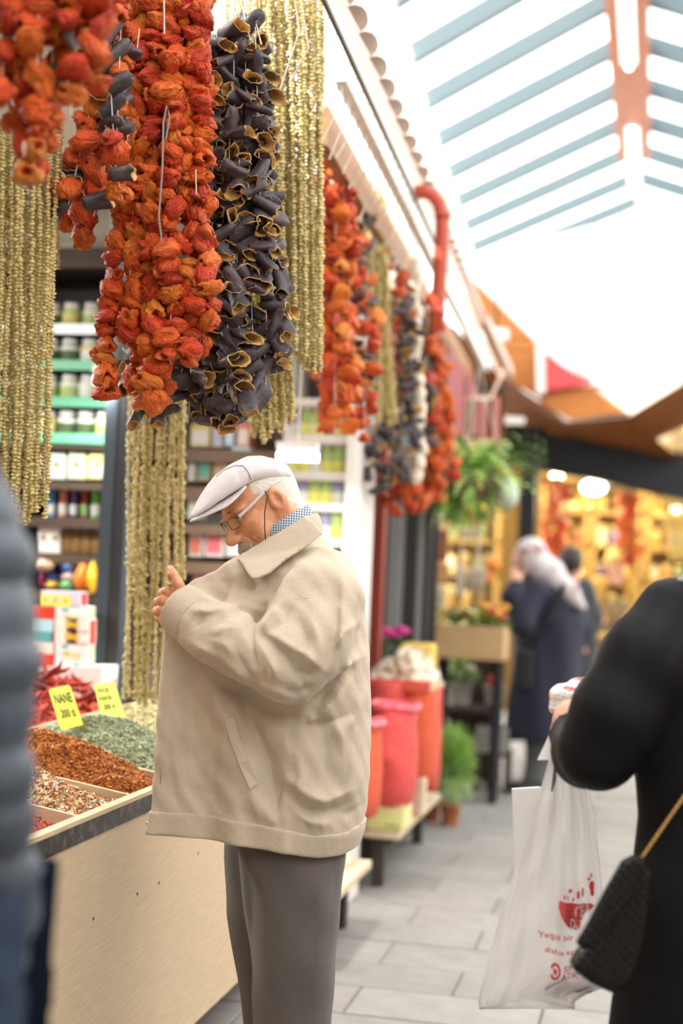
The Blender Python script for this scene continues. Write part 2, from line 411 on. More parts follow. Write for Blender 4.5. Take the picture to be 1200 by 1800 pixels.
MB().box((-2.32, Y0, .52), (-2.30, Y1-.02, trayz(-2.3)+.012)).build('back_board', plyedge, stall)
# ---- heaps
def heap(name, x0, x1, y0, y1, H, mats, flake, nfl, label, cat, fill=-.03, seed=1, peak=(.5, .5), sharp=1.0, noise=.006, long=1.0):
    rs = np.random.RandomState(seed); nx, ny = 44, 34
    u = np.linspace(0, 1, nx); v = np.linspace(0, 1, ny)
    def hgt(U, V):
        du = np.where(U < peak[0], (peak[0]-U)/peak[0], (U-peak[0])/(1-peak[0])); dv = np.where(V < peak[1], (peak[1]-V)/peak[1], (V-peak[1])/(1-peak[1]))
        r = np.clip(1-np.sqrt(du**2*.85+dv**2*.85), 0, 1)
        return H*(r**sharp)*(1.0)+noise*(np.sin(U*17+seed)*np.cos(V*13+seed*2)+.6*np.sin(U*31+V*23+seed))+H*.12*np.exp(-((U-.35)**2+(V-.6)**2)/.02)
    U, V = np.meshgrid(u, v, indexing='ij')
    X = x0+(x1-x0)*U; Y = y0+(y1-y0)*V; Z = RIM+(SX-X)*TILT+fill+hgt(U, V)
    vs = np.stack([X, Y, Z], -1).reshape(-1, 3)
    ii = np.arange(nx*ny).reshape(nx, ny)
    q = np.stack([ii[:-1, :-1], ii[1:, :-1], ii[1:, 1:], ii[:-1, 1:]], -1).reshape(-1, 4)
    if (x1-x0)*(y1-y0) < 0: q = q[:, ::-1]
    me = np_mesh(name, vs, q, mats[0])
    e = empty(name, ((x0+x1)/2, (y0+y1)/2, RIM-.1), label, cat, 'spices heaped in the stall bins', kind='stuff')
    tag(link('heap_body', me, e), kind='stuff')
    # loose flakes and grains on the heap
    fu, fv = rs.rand(nfl), rs.rand(nfl)
    c = np.stack([x0+(x1-x0)*fu, y0+(y1-y0)*fv, 0*fu], 1); c[:, 2] = RIM+(SX-c[:, 0])*TILT+fill+hgt(fu, fv)+flake*.15
    d = rs.normal(size=(nfl, 4, 3)); d /= np.linalg.norm(d, axis=2, keepdims=True)
    sc = flake*rs.uniform(.6, 1.4, (nfl, 1, 1)); pts = d*sc
    if long != 1.0:
        ax = rs.normal(size=(nfl, 1, 3)); ax[..., 2] *= .35; ax /= np.linalg.norm(ax, axis=2, keepdims=True)
        pts = pts+ax*(np.sum(pts*ax, 2, keepdims=True))*(long-1)
    vv = (c[:, None, :]+pts).reshape(-1, 3); b = np.arange(nfl)[:, None]*4
    tri = np.concatenate([b+np.array(t) for t in ((0, 1, 2), (0, 3, 1), (1, 3, 2), (0, 2, 3))])
    me2 = np_mesh('grains', vv, tri, mats, False)
    mi = np.tile(rs.randint(0, len(mats), nfl), 4); me2.polygons.foreach_set('material_index', mi.astype(np.int32))
    tag(link('grains', me2, e), kind='stuff')
    return e
M_ = lambda n, c, r=.7: mat('spice_'+n, c, r)
flk = [M_('red1', (.50, .05, .02)), M_('red2', (.62, .09, .03)), M_('red3', (.32, .02, .012)), M_('red4', (.7, .16, .05))]
mixs = [M_('cream', (.80, .66, .42)), M_('white', (.85, .80, .70)), M_('green', (.30, .34, .14)), M_('orange', (.72, .28, .05)), M_('rust', (.45, .13, .04)), M_('tan', (.68, .47, .22)), M_('redp', (.55, .06, .03))]
sum_ = [M_('sumac1', (.46, .13, .018)), M_('sumac2', (.60, .22, .03)), M_('sumac3', (.26, .055, .012)), M_('sumac4', (.72, .30, .05))]
mint = [M_('mint1', (.36, .41, .24)), M_('mint2', (.48, .53, .34)), M_('mint3', (.25, .30, .15)), M_('mint4', (.58, .62, .45))]
oreg = [M_('oreg1', (.56, .50, .27)), M_('oreg2', (.68, .62, .38)), M_('oreg3', (.44, .39, .20))]
heap('chilli_flake_heap', -1.225, -1.69, 2.65, 2.96, .035, flk, .0055, 5000, 'bright red chilli flakes in the bin nearest the camera', 'spice', seed=3, noise=.004)
heap('seed_mix_heap', -1.225, -1.69, 2.98, 3.28, .08, mixs, .0062, 7000, 'speckled mix of seeds and dried vegetables in a stall bin', 'spice', seed=4, fill=-.025, peak=(.6, .4))
heap('sumac_heap', -1.225, -1.69, 3.30, 3.61, .095, sum_, .0048, 9000, 'rust orange spice heaped between seed mix and green mint', 'spice', seed=5, fill=-.02, peak=(.62, .45), long=1.6, sharp=.8)
heap('dried_mint_heap', -1.225, -1.69, 3.63, 4.01, .105, mint, .0052, 9000, 'grey green dried mint heap behind the rust orange spice', 'spice', seed=6, fill=-.02, peak=(.62, .45), long=1.8, sharp=.8)
heap('oregano_heap', -1.225, -1.69, 4.03, 4.40, .11, oreg, .005, 6000, 'pale straw coloured dried herb heap behind the mint', 'spice', seed=7, fill=-.02, peak=(.6, .5), long=1.6, sharp=.8)
heap('black_pepper_heap', -1.225, -1.69, 4.44, 4.76, .08, [oreg[2], sum_[2]], .005, 1500, 'dull brown spice in the last bin, behind the jacket', 'spice', seed=8)
# whole dried chillies in the back row, each one a thing
chil_m = mat('dried_chilli_red', (.2, .012, .01), .5, col2=(.34, .03, .015), scale=25, rand=((.12, .008, .008), (.24, .014, .01), (.36, .03, .015)), bump=.3, bscale=90, spec=.2)
chil = []
for k in range(3):
    m = MB(); b = rng.uniform(-.02, .02)
    m.tube([(0, 0, 0), (.02, .004+b*.3, .003), (.045, b, .002), (.07, b*1.4, -.003), (.088, b*1.2, .002)], [.003, .0085, .0095, .006, .0012], 7)
    chil.append(m.mesh('dried_chilli', chil_m, True))
for k in range(150):
    y = rng.uniform(3.80, 4.62); x = rng.uniform(-2.22, -1.75); hh = .13*max(0, 1-abs((y-4.05)/.62)**1.5)*max(.2, 1-abs((x+2.0)/.35)**2)
    o = bpy.data.objects.new('dried_chilli', chil[k % 3]); COL.objects.link(o); o.location = (x, y, trayz(x)-.03+hh*rng.uniform(.7, 1.1)+.01)
    o.rotation_euler = (rng.uniform(-.5, .5), rng.uniform(-.9, .7), rng.uniform(0, 6.28)); sc = rng.uniform(.8, 1.25); o.scale = (sc, sc, sc)
    tag(o, 'whole dried red chilli in the heap behind the yellow price cards', 'chilli', 'whole dried chillies in the back bin')
heap('chilli_bed', -1.72, -2.28, 3.72, 4.75, .08, flk[:3], .008, 1500, 'red bed of broken dried chillies under the price cards', 'spice', seed=9, fill=-.05, long=2.0)
# ---- fluorescent price cards
card_m = mat('fluorescent_yellow_card', (.86, .95, .10), .5); ink = mat('black_marker_ink', (.03, .035, .03), .7)
def card(name, corners, lines, label):
    tl, tr_, br_, bl = [Vector(c) for c in corners]; n = (tr_-tl).cross(bl-tl).normalized()
    if n.dot(CAMLOC-tl) < 0: n = -n
    e = empty(name, (bl+br_)/2, label, 'price card', 'price cards in the spices')
    prism([tl.lerp(tr_, .06), tl.lerp(tr_, .93), tl.lerp(tr_, 1).lerp(br_, .05), br_, br_.lerp(bl, .95), bl.lerp(tl, .04), tl.lerp(bl, .05)], -n*.002).build('card_sheet', card_m, e)
    for (txt, u0, v0, hgt, wdt) in lines:
        me = text_mesh(txt, 1.0, 'LEFT'); xs = [v.co.x for v in me.vertices]; ys_ = [v.co.y for v in me.vertices]
        x0, x1, y0, y1 = min(xs), max(xs), min(ys_), max(ys_)
        for v in me.vertices:
            a = u0+wdt*(v.co.x-x0)/(x1-x0); b = v0+hgt*(1-(v.co.y-y0)/(y1-y0))+a*.06
            v.co = tl.lerp(tr_, a).lerp(bl.lerp(br_, a), b)+n*.0012
        me.materials.clear(); me.materials.append(ink); link('lettering', me, e)
d1, d2 = 4.02, 4.22
card('price_card', [P(85, 1212, d1), P(122, 1203, d1-.02), P(146, 1274, d1-.10), P(107, 1284, d1-.08)], [('NANE', .14, .13, .24, .78), ('200 tl', .22, .52, .20, .62)], 'yellow price card reading NANE in tall black letters')
card('price_card', [P(165, 1204, d2), P(201, 1197, d2-.02), P(219, 1258, d2-.10), P(180, 1268, d2-.08)], [('İNCE', .10, .08, .15, .52), ('KEKİK', .10, .30, .15, .62), ('200 tl', .20, .56, .15, .50)], 'yellow price card with rounded corner next to black post')
# ---- white carton and stacked soap boxes behind the bins
SHZ = onY(120, 1172, 4.3).z
cz0 = trayz(-2.3)
white_c = mat('white_carton', (.82, .80, .77), .6, col2=(.74, .71, .68), scale=4)
wc = empty('white_carton', (-2.1, 5.0, cz0), 'white carton behind the dried chillies carrying the soap boxes', 'box')
a = onY(20, 1172, 4.82); b = onY(181, 1172, 4.82)
prism([onY(20, 1290, 4.82), onY(170, 1290, 4.82), onY(176, 1225, 4.82), onY(181, 1172, 4.82), onY(20, 1172, 4.82)], (0, .15, 0)).build('carton_body', white_c, wc)
for (px, py) in ((124, 1188), (142, 1192)):
    q = onY(px, py, 4.818); MB().tube([q, q+Vector((0, .01, 0))], .004, 6).build('tape_spot', mat('grey_smudge', (.4, .37, .33), .7), wc)
top = onY(100, 1172, 4.82).z
MB().box((-2.7, 4.84, 0), (a.x-.02, 4.97, top-.005)).build('shelf_base', mat('dark_brown_board', (.10, .065, .04), .6), wc)
MB().box((a.x, 4.86, 0), (b.x-.03, 4.97, top-.16)).build('carton_stand', MATS['dark_brown_board'], wc)
bx_m = {k: mat('soapbox_'+k, c, .4) for k, c in dict(pale=(.70, .84, .86), cream=(.86, .82, .76), red=(.70, .05, .025), black=(.05, .04, .035), yellow=(.90, .82, .15), gold=(.70, .48, .05), green=(.45, .52, .30), blue=(.42, .72, .82), teal=(.10, .42, .45), lilac=(.62, .62, .78)).items()}
def soapbox(pxl, pyb, pxr, pyt, kind, label, flip=False, depth=.07, txt=None):
    A = onY(pxl, pyb, 4.84); B = onY(pxr, pyt, 4.84); x0, x1, z0, z1 = A.x, B.x, A.z, B.z
    y0 = 4.84; w = x1-x0; h = z1-z0
    e = empty('soap_box', ((x0+x1)/2, y0+depth/2, z0), label, 'box', 'boxes stacked behind the stall')
    def pl(name, u0, u1, v0, v1, m, out=.0008): MB().box((x0+w*u0, y0-out, z0+h*v0), (x0+w*u1, y0+.001, z0+h*v1)).build(name, bx_m[m], e)
    body = dict(pale='pale', banded='cream', yellow='lilac', red='red', blue='blue', white='cream', teal='teal')[kind]
    MB().box((x0, y0, z0+.0006), (x1, y0+depth, z1), bev=.002).build('carton_body', bx_m[body], e)
    MB().box((x1-.0004, y0+.01, z0+h*.06), (x1+.0008, y0+depth-.01, z1-h*.06)).build('side_panel', bx_m['green' if kind == 'pale' else 'red'], e)
    if kind == 'banded':
        pl('black_band', .35, .66, 0.02, .98, 'black'); pl('red_edge', .66, 1.0, 0, .08, 'red')
        for u, v, r in ((.40, .55, .30), (.60, .50, .24)):
            MB().lathe([(h*r*1.0, 0), (h*r, .001)], (x0+w*(u+.02), y0-.001, z0+h*v), 10, M=Matrix.Rotation(pi/2, 4, 'X')).build('gold_emblem', bx_m['gold'], e)
    if kind == 'yellow':
        pl('yellow_label', 0, .76, .05, .75, 'yellow')
        for q in range(7): pl('print_mark', .10+q*.085, .15+q*.085, .33, .50, 'lilac' if q % 3 else 'red', .0014)
    if kind == 'white': pl('red_edge', 0, 1, 0, .12, 'red')
    if txt:
        me = text_mesh(txt, 1.0, 'LEFT'); xs = [v.co.x for v in me.vertices]; zs = [v.co.y for v in me.vertices]
        for v in me.vertices:
            u = (v.co.x-min(xs))/(max(xs)-min(xs)) if 0 else v.co.x
        X0, X1, Z0_, Z1_ = min(xs), max(xs), min(zs), max(zs)
        for v in me.vertices:
            u = (v.co.x-X0)/(X1-X0); q = (v.co.y-Z0_)/(Z1_-Z0_)
            if flip: u, q = 1-u, 1-q
            a_, b_ = ((.28, .78) if kind != 'yellow' else (.10, .70))
            lo_, hi_ = ((.12, .38) if not flip else (.55, .82)) if kind != 'yellow' else (.25, .6)
            v.co = (x0+w*(a_+(b_-a_)*u), y0-.0014, z0+h*(lo_+(hi_-lo_)*q))
        me.materials.clear(); me.materials.append(bx_m['yellow' if kind != 'yellow' else 'red']); link('lettering', me, e)
        if kind == 'pale':
            u0, v0 = ((.22, .58) if not flip else (.58, .12)); pl('blue_mark', u0, u0+.18, v0, v0+.2, 'teal', .0012)
    return e
soapbox(95, 1172, 154, 1152, 'pale', 'pale blue box upside down at the bottom of the stack', True, txt='Mosso')
soapbox(95.5, 1151.5, 154.5, 1131, 'pale', 'pale blue box second from the bottom, under two black-banded boxes', txt='Mosso')
soapbox(95, 1130.5, 156.5, 1109.5, 'banded', 'white box with black band, lower of two alike in the stack')
soapbox(95.5, 1109, 157, 1088.5, 'banded', 'white box with black band, upper of two alike in the stack')
soapbox(96, 1088, 155, 1066, 'pale', 'pale blue box at the top of the stack, under a yellow box', txt='Mosso')
soapbox(70, 1065.5, 142, 1041, 'yellow', 'flat lilac box with yellow label lying on top of the stack')
soapbox(50, 1172, 94, 1151, 'red', 'plain red box at the foot of the half hidden stack')
soapbox(52, 1150.5, 93, 1130, 'white', 'white box with red edge in the half hidden stack')
soapbox(50, 1129.5, 91, 1110, 'teal', 'teal box in the half hidden stack')
soapbox(50, 1109.5, 94, 1088.5, 'blue', 'light blue box in the half hidden stack')
soapbox(50, 1088, 95, 1067, 'red', 'red box with gold print atop the half hidden stack')

# ================================================================== SHOP SHELVES BEHIND THE STALL
dkwood = mat('dark_brown_shelf', (.085, .055, .035), .5, col2=(.06, .04, .025), scale=6); green_s = mat('green_price_strip', (.16, .55, .33), .4)
silver = mat('silver_strip', (.40, .42, .43), .35, metal=.3); post_m = mat('black_powder_coat', (.025, .028, .032), .35)
def shelf_unit(name, YF, pxl, pxr, rows, label, board, edge, depth=.32, back=None, sides=True):
    xl, xr = onY(pxl, 900, YF).x, onY(pxr, 900, YF).x
    e = empty(name, ((xl+xr)/2, YF+depth/2, 0), label, 'shelving'); zs = []
    for py, th, ed in rows:
        z = onY((pxl+pxr)/2, py, YF).z; zs.append(z)
        MB().box((xl, YF+.005, z-th), (xr, YF+depth, z)).build('shelf_board', board, e)
        if ed: MB().box((xl, YF-.008, z-.028), (xr, YF+.004, z+.012)).build('price_strip', ed, e)
    if back: MB().box((xl, YF+depth, .1), (xr, YF+depth+.015, max(zs)+.35)).build('back_panel', back, e)
    if sides:
        for x in (xl-.02, xr): MB().box((x, YF, 0), (x+.02, YF+depth, max(zs)+.3)).build('side_panel', board, e)
    MB().box((xl, YF+.005, max(zs)+.24), (xr, YF+depth, max(zs)+.32)).build('top_board', board, e)
    return xl, xr, zs
XL, XR, ZS = shelf_unit('black_shelf_unit', 5.250, -25, 192, [(575, .02, silver), (638, .02, green_s), (702, .02, green_s), (766, .05, green_s), (846, .03, None), (908, .04, None), (972, .04, None), (1040, .04, None)],
    'dark shelf unit with green price strips left of black post', dkwood, None, back=mat('dark_back_panel', (.03, .026, .022), .6))
pr = random.Random(21)
jar_w = mat('jar_white', (.80, .84, .78), .3); jar_g = mat('jar_lime', (.50, .62, .22), .35); jar_y = mat('jar_yellow', (.75, .68, .25), .35); lid_w = mat('lid_silver_white', (.78, .80, .80), .25)
jar_dk = mat('jar_dark_green', (.10, .16, .07), .35)
def jar_mesh(w, h, lab, top, kind='jar'):
    m = MB()
    if kind == 'jar': m.lathe([(w*.46, 0), (w*.5, h*.04), (w*.5, h*.55), (w*.5, h*.72), (w*.40, h*.78), (w*.40, h*.82), (w*.43, h*.83), (w*.43, h*1.0), (w*.3, h*1.01)], n=12, mis=[0, 0, 1, 0, 2, 2, 2, 2])
    return m
jarvar = []
for i, (lab, body) in enumerate(((jar_w, jar_g), (jar_g, jar_w), (jar_y, jar_w), (jar_w, jar_dk), (jar_g, jar_y), (jar_w, jar_w))):
    jarvar.append(jar_mesh(.075, .105, None, None).mesh('spice_jar', [body, lab, lid_w], True))
rown = ['top', 'second', 'third', 'fourth']
for r in range(4):
    x = XL+.05; k = 0
    while x < XR-.03:
        o = link('spice_jar', pr.choice(jarvar)); o.location = (x, 5.310, ZS[r]+.0125 if 0 else ZS[r]); o.rotation_euler = (0, 0, pr.uniform(0, 6))
        tag(o, 'small white and lime jar on the %s green-edged shelf' % rown[r] if r else 'small pale jar on the silver-edged top shelf', 'jar', 'jars on the %s shelf of the black unit' % rown[r])
        x += pr.uniform(.078, .09)
# row 5: tea cartons
def pack(px0, px1, pyb, pyt, Y, mats, name, label, cat, group=None, depth=.08, panel=None, dot=None):
    A = onY(px0, pyb, Y); B = onY(px1, pyt, Y); w = B.x-A.x; h = B.z-A.z
    e = empty(name, ((A.x+B.x)/2, Y+depth/2, A.z), label, cat, group)
    MB().box((A.x+.002, Y, A.z), (B.x-.002, Y+depth, B.z), bev=.003).build('carton_body', mats[0], e)
    if panel: MB().box((A.x+w*.12, Y-.001, A.z+h*.10), (B.x-w*.12, Y+.002, A.z+h*panel)).build('printed_panel', mats[1], e)
    if dot: MB().lathe([(min(w, h)*.2, 0), (min(w, h)*.2, .001)], (A.x+w*.5, Y-.0012, A.z+h*.55), 10, M=Matrix.Rotation(pi/2, 4, 'X')).build('print_spot', dot, e)
    return e
CM = lambda n, c: mat('print_'+n, c, .4)
z5 = 836
for (x0, x1, c, p, lab) in ((66, 82, (.80, .45, .30), (.9, .9, .85), 'salmon and white tea carton at left end of carton row'), (82, 116, (.62, .78, .66), (.88, .90, .84), 'mint green tea carton with white panel'),
        (117, 152, (.70, .80, .52), (.90, .90, .82), 'lime green tea carton in the middle of the row'), (153, 188, (.86, .80, .28), (.92, .90, .78), 'yellow tea carton next to the black post')):
    pack(x0, x1, 842, 797, 5.280, [CM('c%d' % x0, c), CM('p%d' % x0, p)], 'tea_carton', lab, 'carton', 'tea cartons above the bottles', panel=.62, dot=CM('spot', (.45, .30, .15)))
# row 6: coloured bottles
bot = [((76, 96), (.06, .30, .70), 'bright blue'), ((98, 117), (.75, .30, .20), 'salmon pink'), ((118, 135), (.16, .07, .30), 'dark purple'), ((137, 154), (.42, .05, .05), 'maroon'), ((155, 175), (.25, .70, .16), 'lime green'), ((176, 190), (.60, .08, .08), 'red')]
lab_w = CM('bottle_label', (.82, .82, .80))
for (a_, b_), c, nm in bot:
    A = onY(a_, 905, 5.330); B = onY(b_, 852, 5.330); w = (B.x-A.x)*.92; h = B.z-ZS[5]
    e = empty('shampoo_bottle', ((A.x+B.x)/2, 5.350, ZS[5]), nm+' plastic bottle on the shelf below the tea cartons', 'bottle', 'coloured bottles on the shelf')
    MB().lathe([(w*.45, 0), (w*.5, h*.05), (w*.5, h*.42), (w*.42, h*.55), (w*.46, h*.72), (w*.36, h*.9), (w*.2, h)], (0, 0, 0), 14, M=Matrix.Diagonal((1, .65, 1, 1))).build('bottle_body', CM('bt'+nm.replace(' ', ''), c), e, True, world=False)
    MB().lathe([(w*.505, h*.10), (w*.51, h*.12), (w*.51, h*.38), (w*.505, h*.40)], (0, 0, 0), 14, M=Matrix.Diagonal((1, .66, 1, 1))).build('bottle_label', lab_w if nm != 'maroon' else CM('glabel', (.3, .6, .2)), e, True, world=False)
# row 7: white twin box and dark jars
e7 = pack(64, 106, 972, 921, 5.290, [CM('w7', (.82, .82, .78)), CM('w7b', (.86, .86, .82))], 'white_gift_box', 'white flat box with two small brown prints on dark shelf', 'box', panel=.9)
for px in (76, 97):
    q = onY(px, 944, 5.286); MB().ball(q, (.010, .003, .014), 8, 5).build('print_spot', CM('brownspot', (.35, .22, .08)), e7)
dj = MB().lathe([(.028, 0), (.031, .005), (.031, .045), (.031, .085), (.026, .092), (.028, .095), (.028, .112), (.02, .113)], n=12, mis=[0, 1, 1, 0, 2, 2, 2]).mesh('dark_jar', [CM('djar', (.04, .028, .02)), CM('djlabel', (.35, .20, .07)), CM('djlid', (.22, .21, .20))], True)
for k in range(4):
    o = link('dark_jar', dj); q = onY(116+k*18, 968, 5.330); o.location = (q.x, 5.350, ZS[6]); tag(o, 'dark jar with brown label and grey lid beside white box', 'jar', 'dark jars beside the white box')
# row 8: bagged goods
bags = [(66, 80, 1002, 1042, (.40, .06, .22), 'magenta'), (78, 108, 1005, 1025, (.06, .12, .42), 'dark blue'), (78, 108, 1022, 1042, (.80, .48, .06), 'amber yellow'), (108, 140, 985, 1006, (.10, .20, .55), 'blue'), (110, 140, 1006, 1024, (.45, .38, .34), 'grey white'), (110, 138, 1023, 1043, (.14, .42, .16), 'green'),
        (136, 168, 996, 1042, (.86, .22, .02), 'bright orange'), (164, 180, 992, 1042, (.88, .50, .03), 'golden yellow'), (72, 104, 984, 1004, (.50, .35, .25), 'tan')]
for i, (a_, b_, t_, bt, c, nm) in enumerate(bags):
    A = onY(a_, bt, 5.310); B = onY(b_, t_, 5.310); cx, cz = (A.x+B.x)/2, (A.z+B.z)/2
    m = MB(); m.ball((0, 0, 0), ((B.x-A.x)*.52, .06, (B.z-A.z)*.55), 16, 10)
    m.v = [(x*(1+.12*sin(9*z/.03+i)), y*(1+.15*sin(40*x)), z*(1+.12*cos(60*x+i))) for x, y, z in m.v]
    o = m.build('snack_bag', mat('bag_'+nm.replace(' ', '_'), c, .25, col2=tuple(min(1, q*1.6+.08) for q in c), scale=60, lo=.5, hi=.7, bump=.4, bscale=50), None, True); o.location = (cx, 5.350-.012*i, max(cz, ZS[7]+(B.z-A.z)*.55))
    tag(o, nm+' bag of goods on the bottom shelf behind soap boxes', 'bag', 'bags on the bottom shelf')
# black aluminium post and door frame
pa = onY(205, 740, 4.99); pb = onY(190, 1200, 4.99)
post = empty('black_post', (pb.x, 5.03, 0), 'black aluminium shop-front post left of hanging okra strings', 'post')
xo = onY(203, 900, 4.99).x
xw = onY(176, 900, 4.99).x; xe = onY(222, 900, 4.99).x
MB().box((xw, 4.99, 0), ((xw+xe)/2-.004, 5.07, 2.70)).build('post_face', mat('post_sheen', (.05, .065, .08), .28), post)
MB().box(((xw+xe)/2-.004, 4.995, 0), ((xw+xe)/2+.008, 5.07, 2.70)).build('post_groove', post_m, post)
MB().box(((xw+xe)/2+.008, 4.99, 0), (xe-.012, 5.07, 2.70)).build('post_face', post_m, post)
MB().box((xe-.012, 4.985, 0), (xe, 5.07, 2.70)).build('post_fin', MATS['post_sheen'], post)
# brown shelves behind the man and white unit to the right
XL2, XR2, ZS2 = shelf_unit('brown_shelf_unit', 5.72, 225, 486, [(695, .03, None), (790, .05, None), (857, .05, None), (922, .04, None), (988, .05, None), (1060, .04, None)], 'brown shelf unit behind the flat cap', mat('mid_brown_shelf', (.20, .13, .085), .5), None, back=mat('grey_brown_back', (.36, .33, .29), .7))
XL3, XR3, ZS3 = shelf_unit('white_shelf_unit', 5.7, 500, 622, [(700, .03, None), (764, .035, None), (829, .035, None), (884, .035, None), (945, .035, None), (1010, .035, None)], 'white shelf unit behind the man\'s neck', mat('white_shelf', (.78, .77, .74), .45), None, back=mat('dark_grey_back', (.12, .12, .12), .6))
MB().box((onY(606, 900, 5.68).x, 5.66, 0), (onY(623, 900, 5.68).x, 5.70, 2.5)).build('trim_4', MATS['white_shelf'], kind='structure')
pk = [(333, 370, 785, 745, (.78, .70, .30), (.88, .86, .80), 'yellow and white carton beside aubergine garland'), (371, 392, 785, 740, (.80, .80, .82), (.55, .55, .70), 'white and lilac carton on the upper brown shelf'), (393, 413, 785, 738, (.42, .62, .85), (.70, .85, .95), 'light blue carton on the upper brown shelf'), (414, 440, 785, 742, (.75, .28, .22), (.90, .80, .75), 'red carton on the upper brown shelf'),
      (328, 345, 845, 800, (.85, .85, .82), (.75, .75, .72), 'narrow white carton left of tan ones'), (346, 372, 845, 793, (.70, .52, .32), (.15, .50, .46), 'tan carton with teal patch'), (373, 403, 845, 791, (.72, .55, .36), (.66, .49, .31), 'plain tan carton beside the teal patched one'), (404, 440, 845, 785, (.55, .80, .76), (.85, .92, .90), 'aqua carton behind the top of the cap'),
      (328, 350, 912, 868, (.85, .86, .82), (.7, .8, .7), 'white carton behind the cap visor'), (330, 357, 978, 930, (.86, .84, .82), (.70, .22, .16), 'white carton with red print left of nose'), (358, 395, 978, 925, (.88, .86, .86), (.80, .20, .24), 'white carton with red square by the glasses'), (396, 440, 978, 930, (.86, .86, .86), (.8, .8, .8), 'plain white carton behind the moustache'), (335, 362, 1050, 1000, (.75, .30, .38), (.85, .55, .6), 'pink carton above the raised hand'), (363, 400, 1050, 1005, (.6, .58, .55), (.7, .7, .7), 'grey carton above the lapel')]
for i, (x0, x1, yb, yt, c, p, lab) in enumerate(pk):
    pack(x0, x1, yb, yt, 5.78, [CM('k%d' % i, c), CM('kp%d' % i, p)], 'grocery_carton', lab, 'carton', 'cartons on the brown shelves', panel=.7, depth=.12)
gj = [CM('lime_jar', (.45, .62, .20)), CM('yellow_base', (.85, .82, .20)), CM('grey_cap', (.65, .66, .66))]
jm = MB().lathe([(.030, 0), (.034, .004), (.034, .042), (.034, .05), (.034, .10), (.030, .105), (.031, .11), (.031, .13), (.02, .131)], n=12, mis=[1, 1, 1, 0, 0, 2, 2, 2]).mesh('tea_tin', gj, True)
jl = [CM('violet_jar', (.35, .33, .55)), CM('white_base', (.80, .82, .78)), CM('lilac_cap', (.55, .55, .75))]
jm2 = MB().lathe([(.030, 0), (.034, .004), (.034, .05), (.034, .10), (.024, .12), (.016, .125), (.016, .15), (.012, .151)], n=12, mis=[1, 1, 0, 0, 0, 2, 2]).mesh('tall_jar', jl, True)
for r, (row, lab) in enumerate(((1, 'upper'), (2, 'middle'), (3, 'lower'), (4, 'bottom'))):
    for k in range(5):
        q = onY(512+k*21, 800, 5.76)
        o = link('tea_tin' if (k+r) % 3 else 'tall_jar', jm if (k+r) % 3 else jm2); o.location = (q.x, 5.79, ZS3[row])
        tag(o, ('lime and yellow tin on the %s shelf of white unit' if (k+r) % 3 else 'slim violet jar on the %s shelf of white unit') % lab, 'tin' if (k+r) % 3 else 'jar', ('tins' if (k+r) % 3 else 'slim jars')+' on the %s white shelf' % lab)
for k in range(3):
    q = onY(530+k*22, 745, 5.76); m = pack(520+k*24, 542+k*24, 762, 722+k*6, 5.76, [CM('top%d' % k, ((.16, .15, .35), (.80, .74, .5), (.3, .3, .35))[k]), CM('tp%d' % k, (.8, .8, .75))], 'grocery_carton', ('dark violet carton on top white shelf', 'cream carton on top white shelf', 'slate carton on top white shelf')[k], 'carton', 'cartons on the top white shelf', panel=.5)
# shop lamps (fittings under the shop ceiling; the long ones unseen, added to brighten it)
lampw = glow('shop_tube', (1, .98, .94), 9)
def tube_lamp(name, c, half, label, power, axis='X', color=(1, .97, .92)):
    e = empty(name, c, label, 'lamp'); c = Vector(c)
    MB().tube([c+Vector((0, 0, .05)), Vector((c.x, c.y, 2.80))], .004, 5).build('stem', bat_m, e); d = Vector((half, 0, 0)) if axis == 'X' else Vector((0, half, 0))
    MB().tube([c-d, c+d], .017, 10).build('tube', lampw, e); MB().bar(c-d+Vector((0, 0, .04)), c+d+Vector((0, 0, .04)), .06, .025).build('housing', bat_m, e)
    l = bpy.data.lights.new(name, 'AREA'); l.shape = 'RECTANGLE'; l.size = 2*half; l.size_y = .08; l.energy = power; l.color = color
    lo = bpy.data.objects.new(name+'_light', l); COL.objects.link(lo); lo.parent = e; lo.location = (0, 0, -.035)
    if axis == 'Y': lo.rotation_euler = (0, 0, pi/2)
    return e
c1 = onY(523, 803, 5.0); tube_lamp('tube_lamp', c1, .075, 'small white tube lamp behind the flat cap', 14)
c2 = onY(182, 668, 5.0); tube_lamp('tube_lamp', c2, .035, 'small white lamp beside the pepper garland tip', 5)
tube_lamp('tube_lamp', (-3.1, 3.5, 2.72), .5, 'added unseen tube lamp over the stall, left of garlands', 55)  # out of view, added to brighten the shop
c3 = onY(118, 452, 5.5); tube_lamp('tube_lamp', c3, .06, 'ceiling lamp seen between okra strings and peppers', 16)
tube_lamp('tube_lamp', (-3.6, 5.3, 2.70), .5, 'added unseen tube lamp above the shelves', 40)  # another added fill lamp, kept out of view

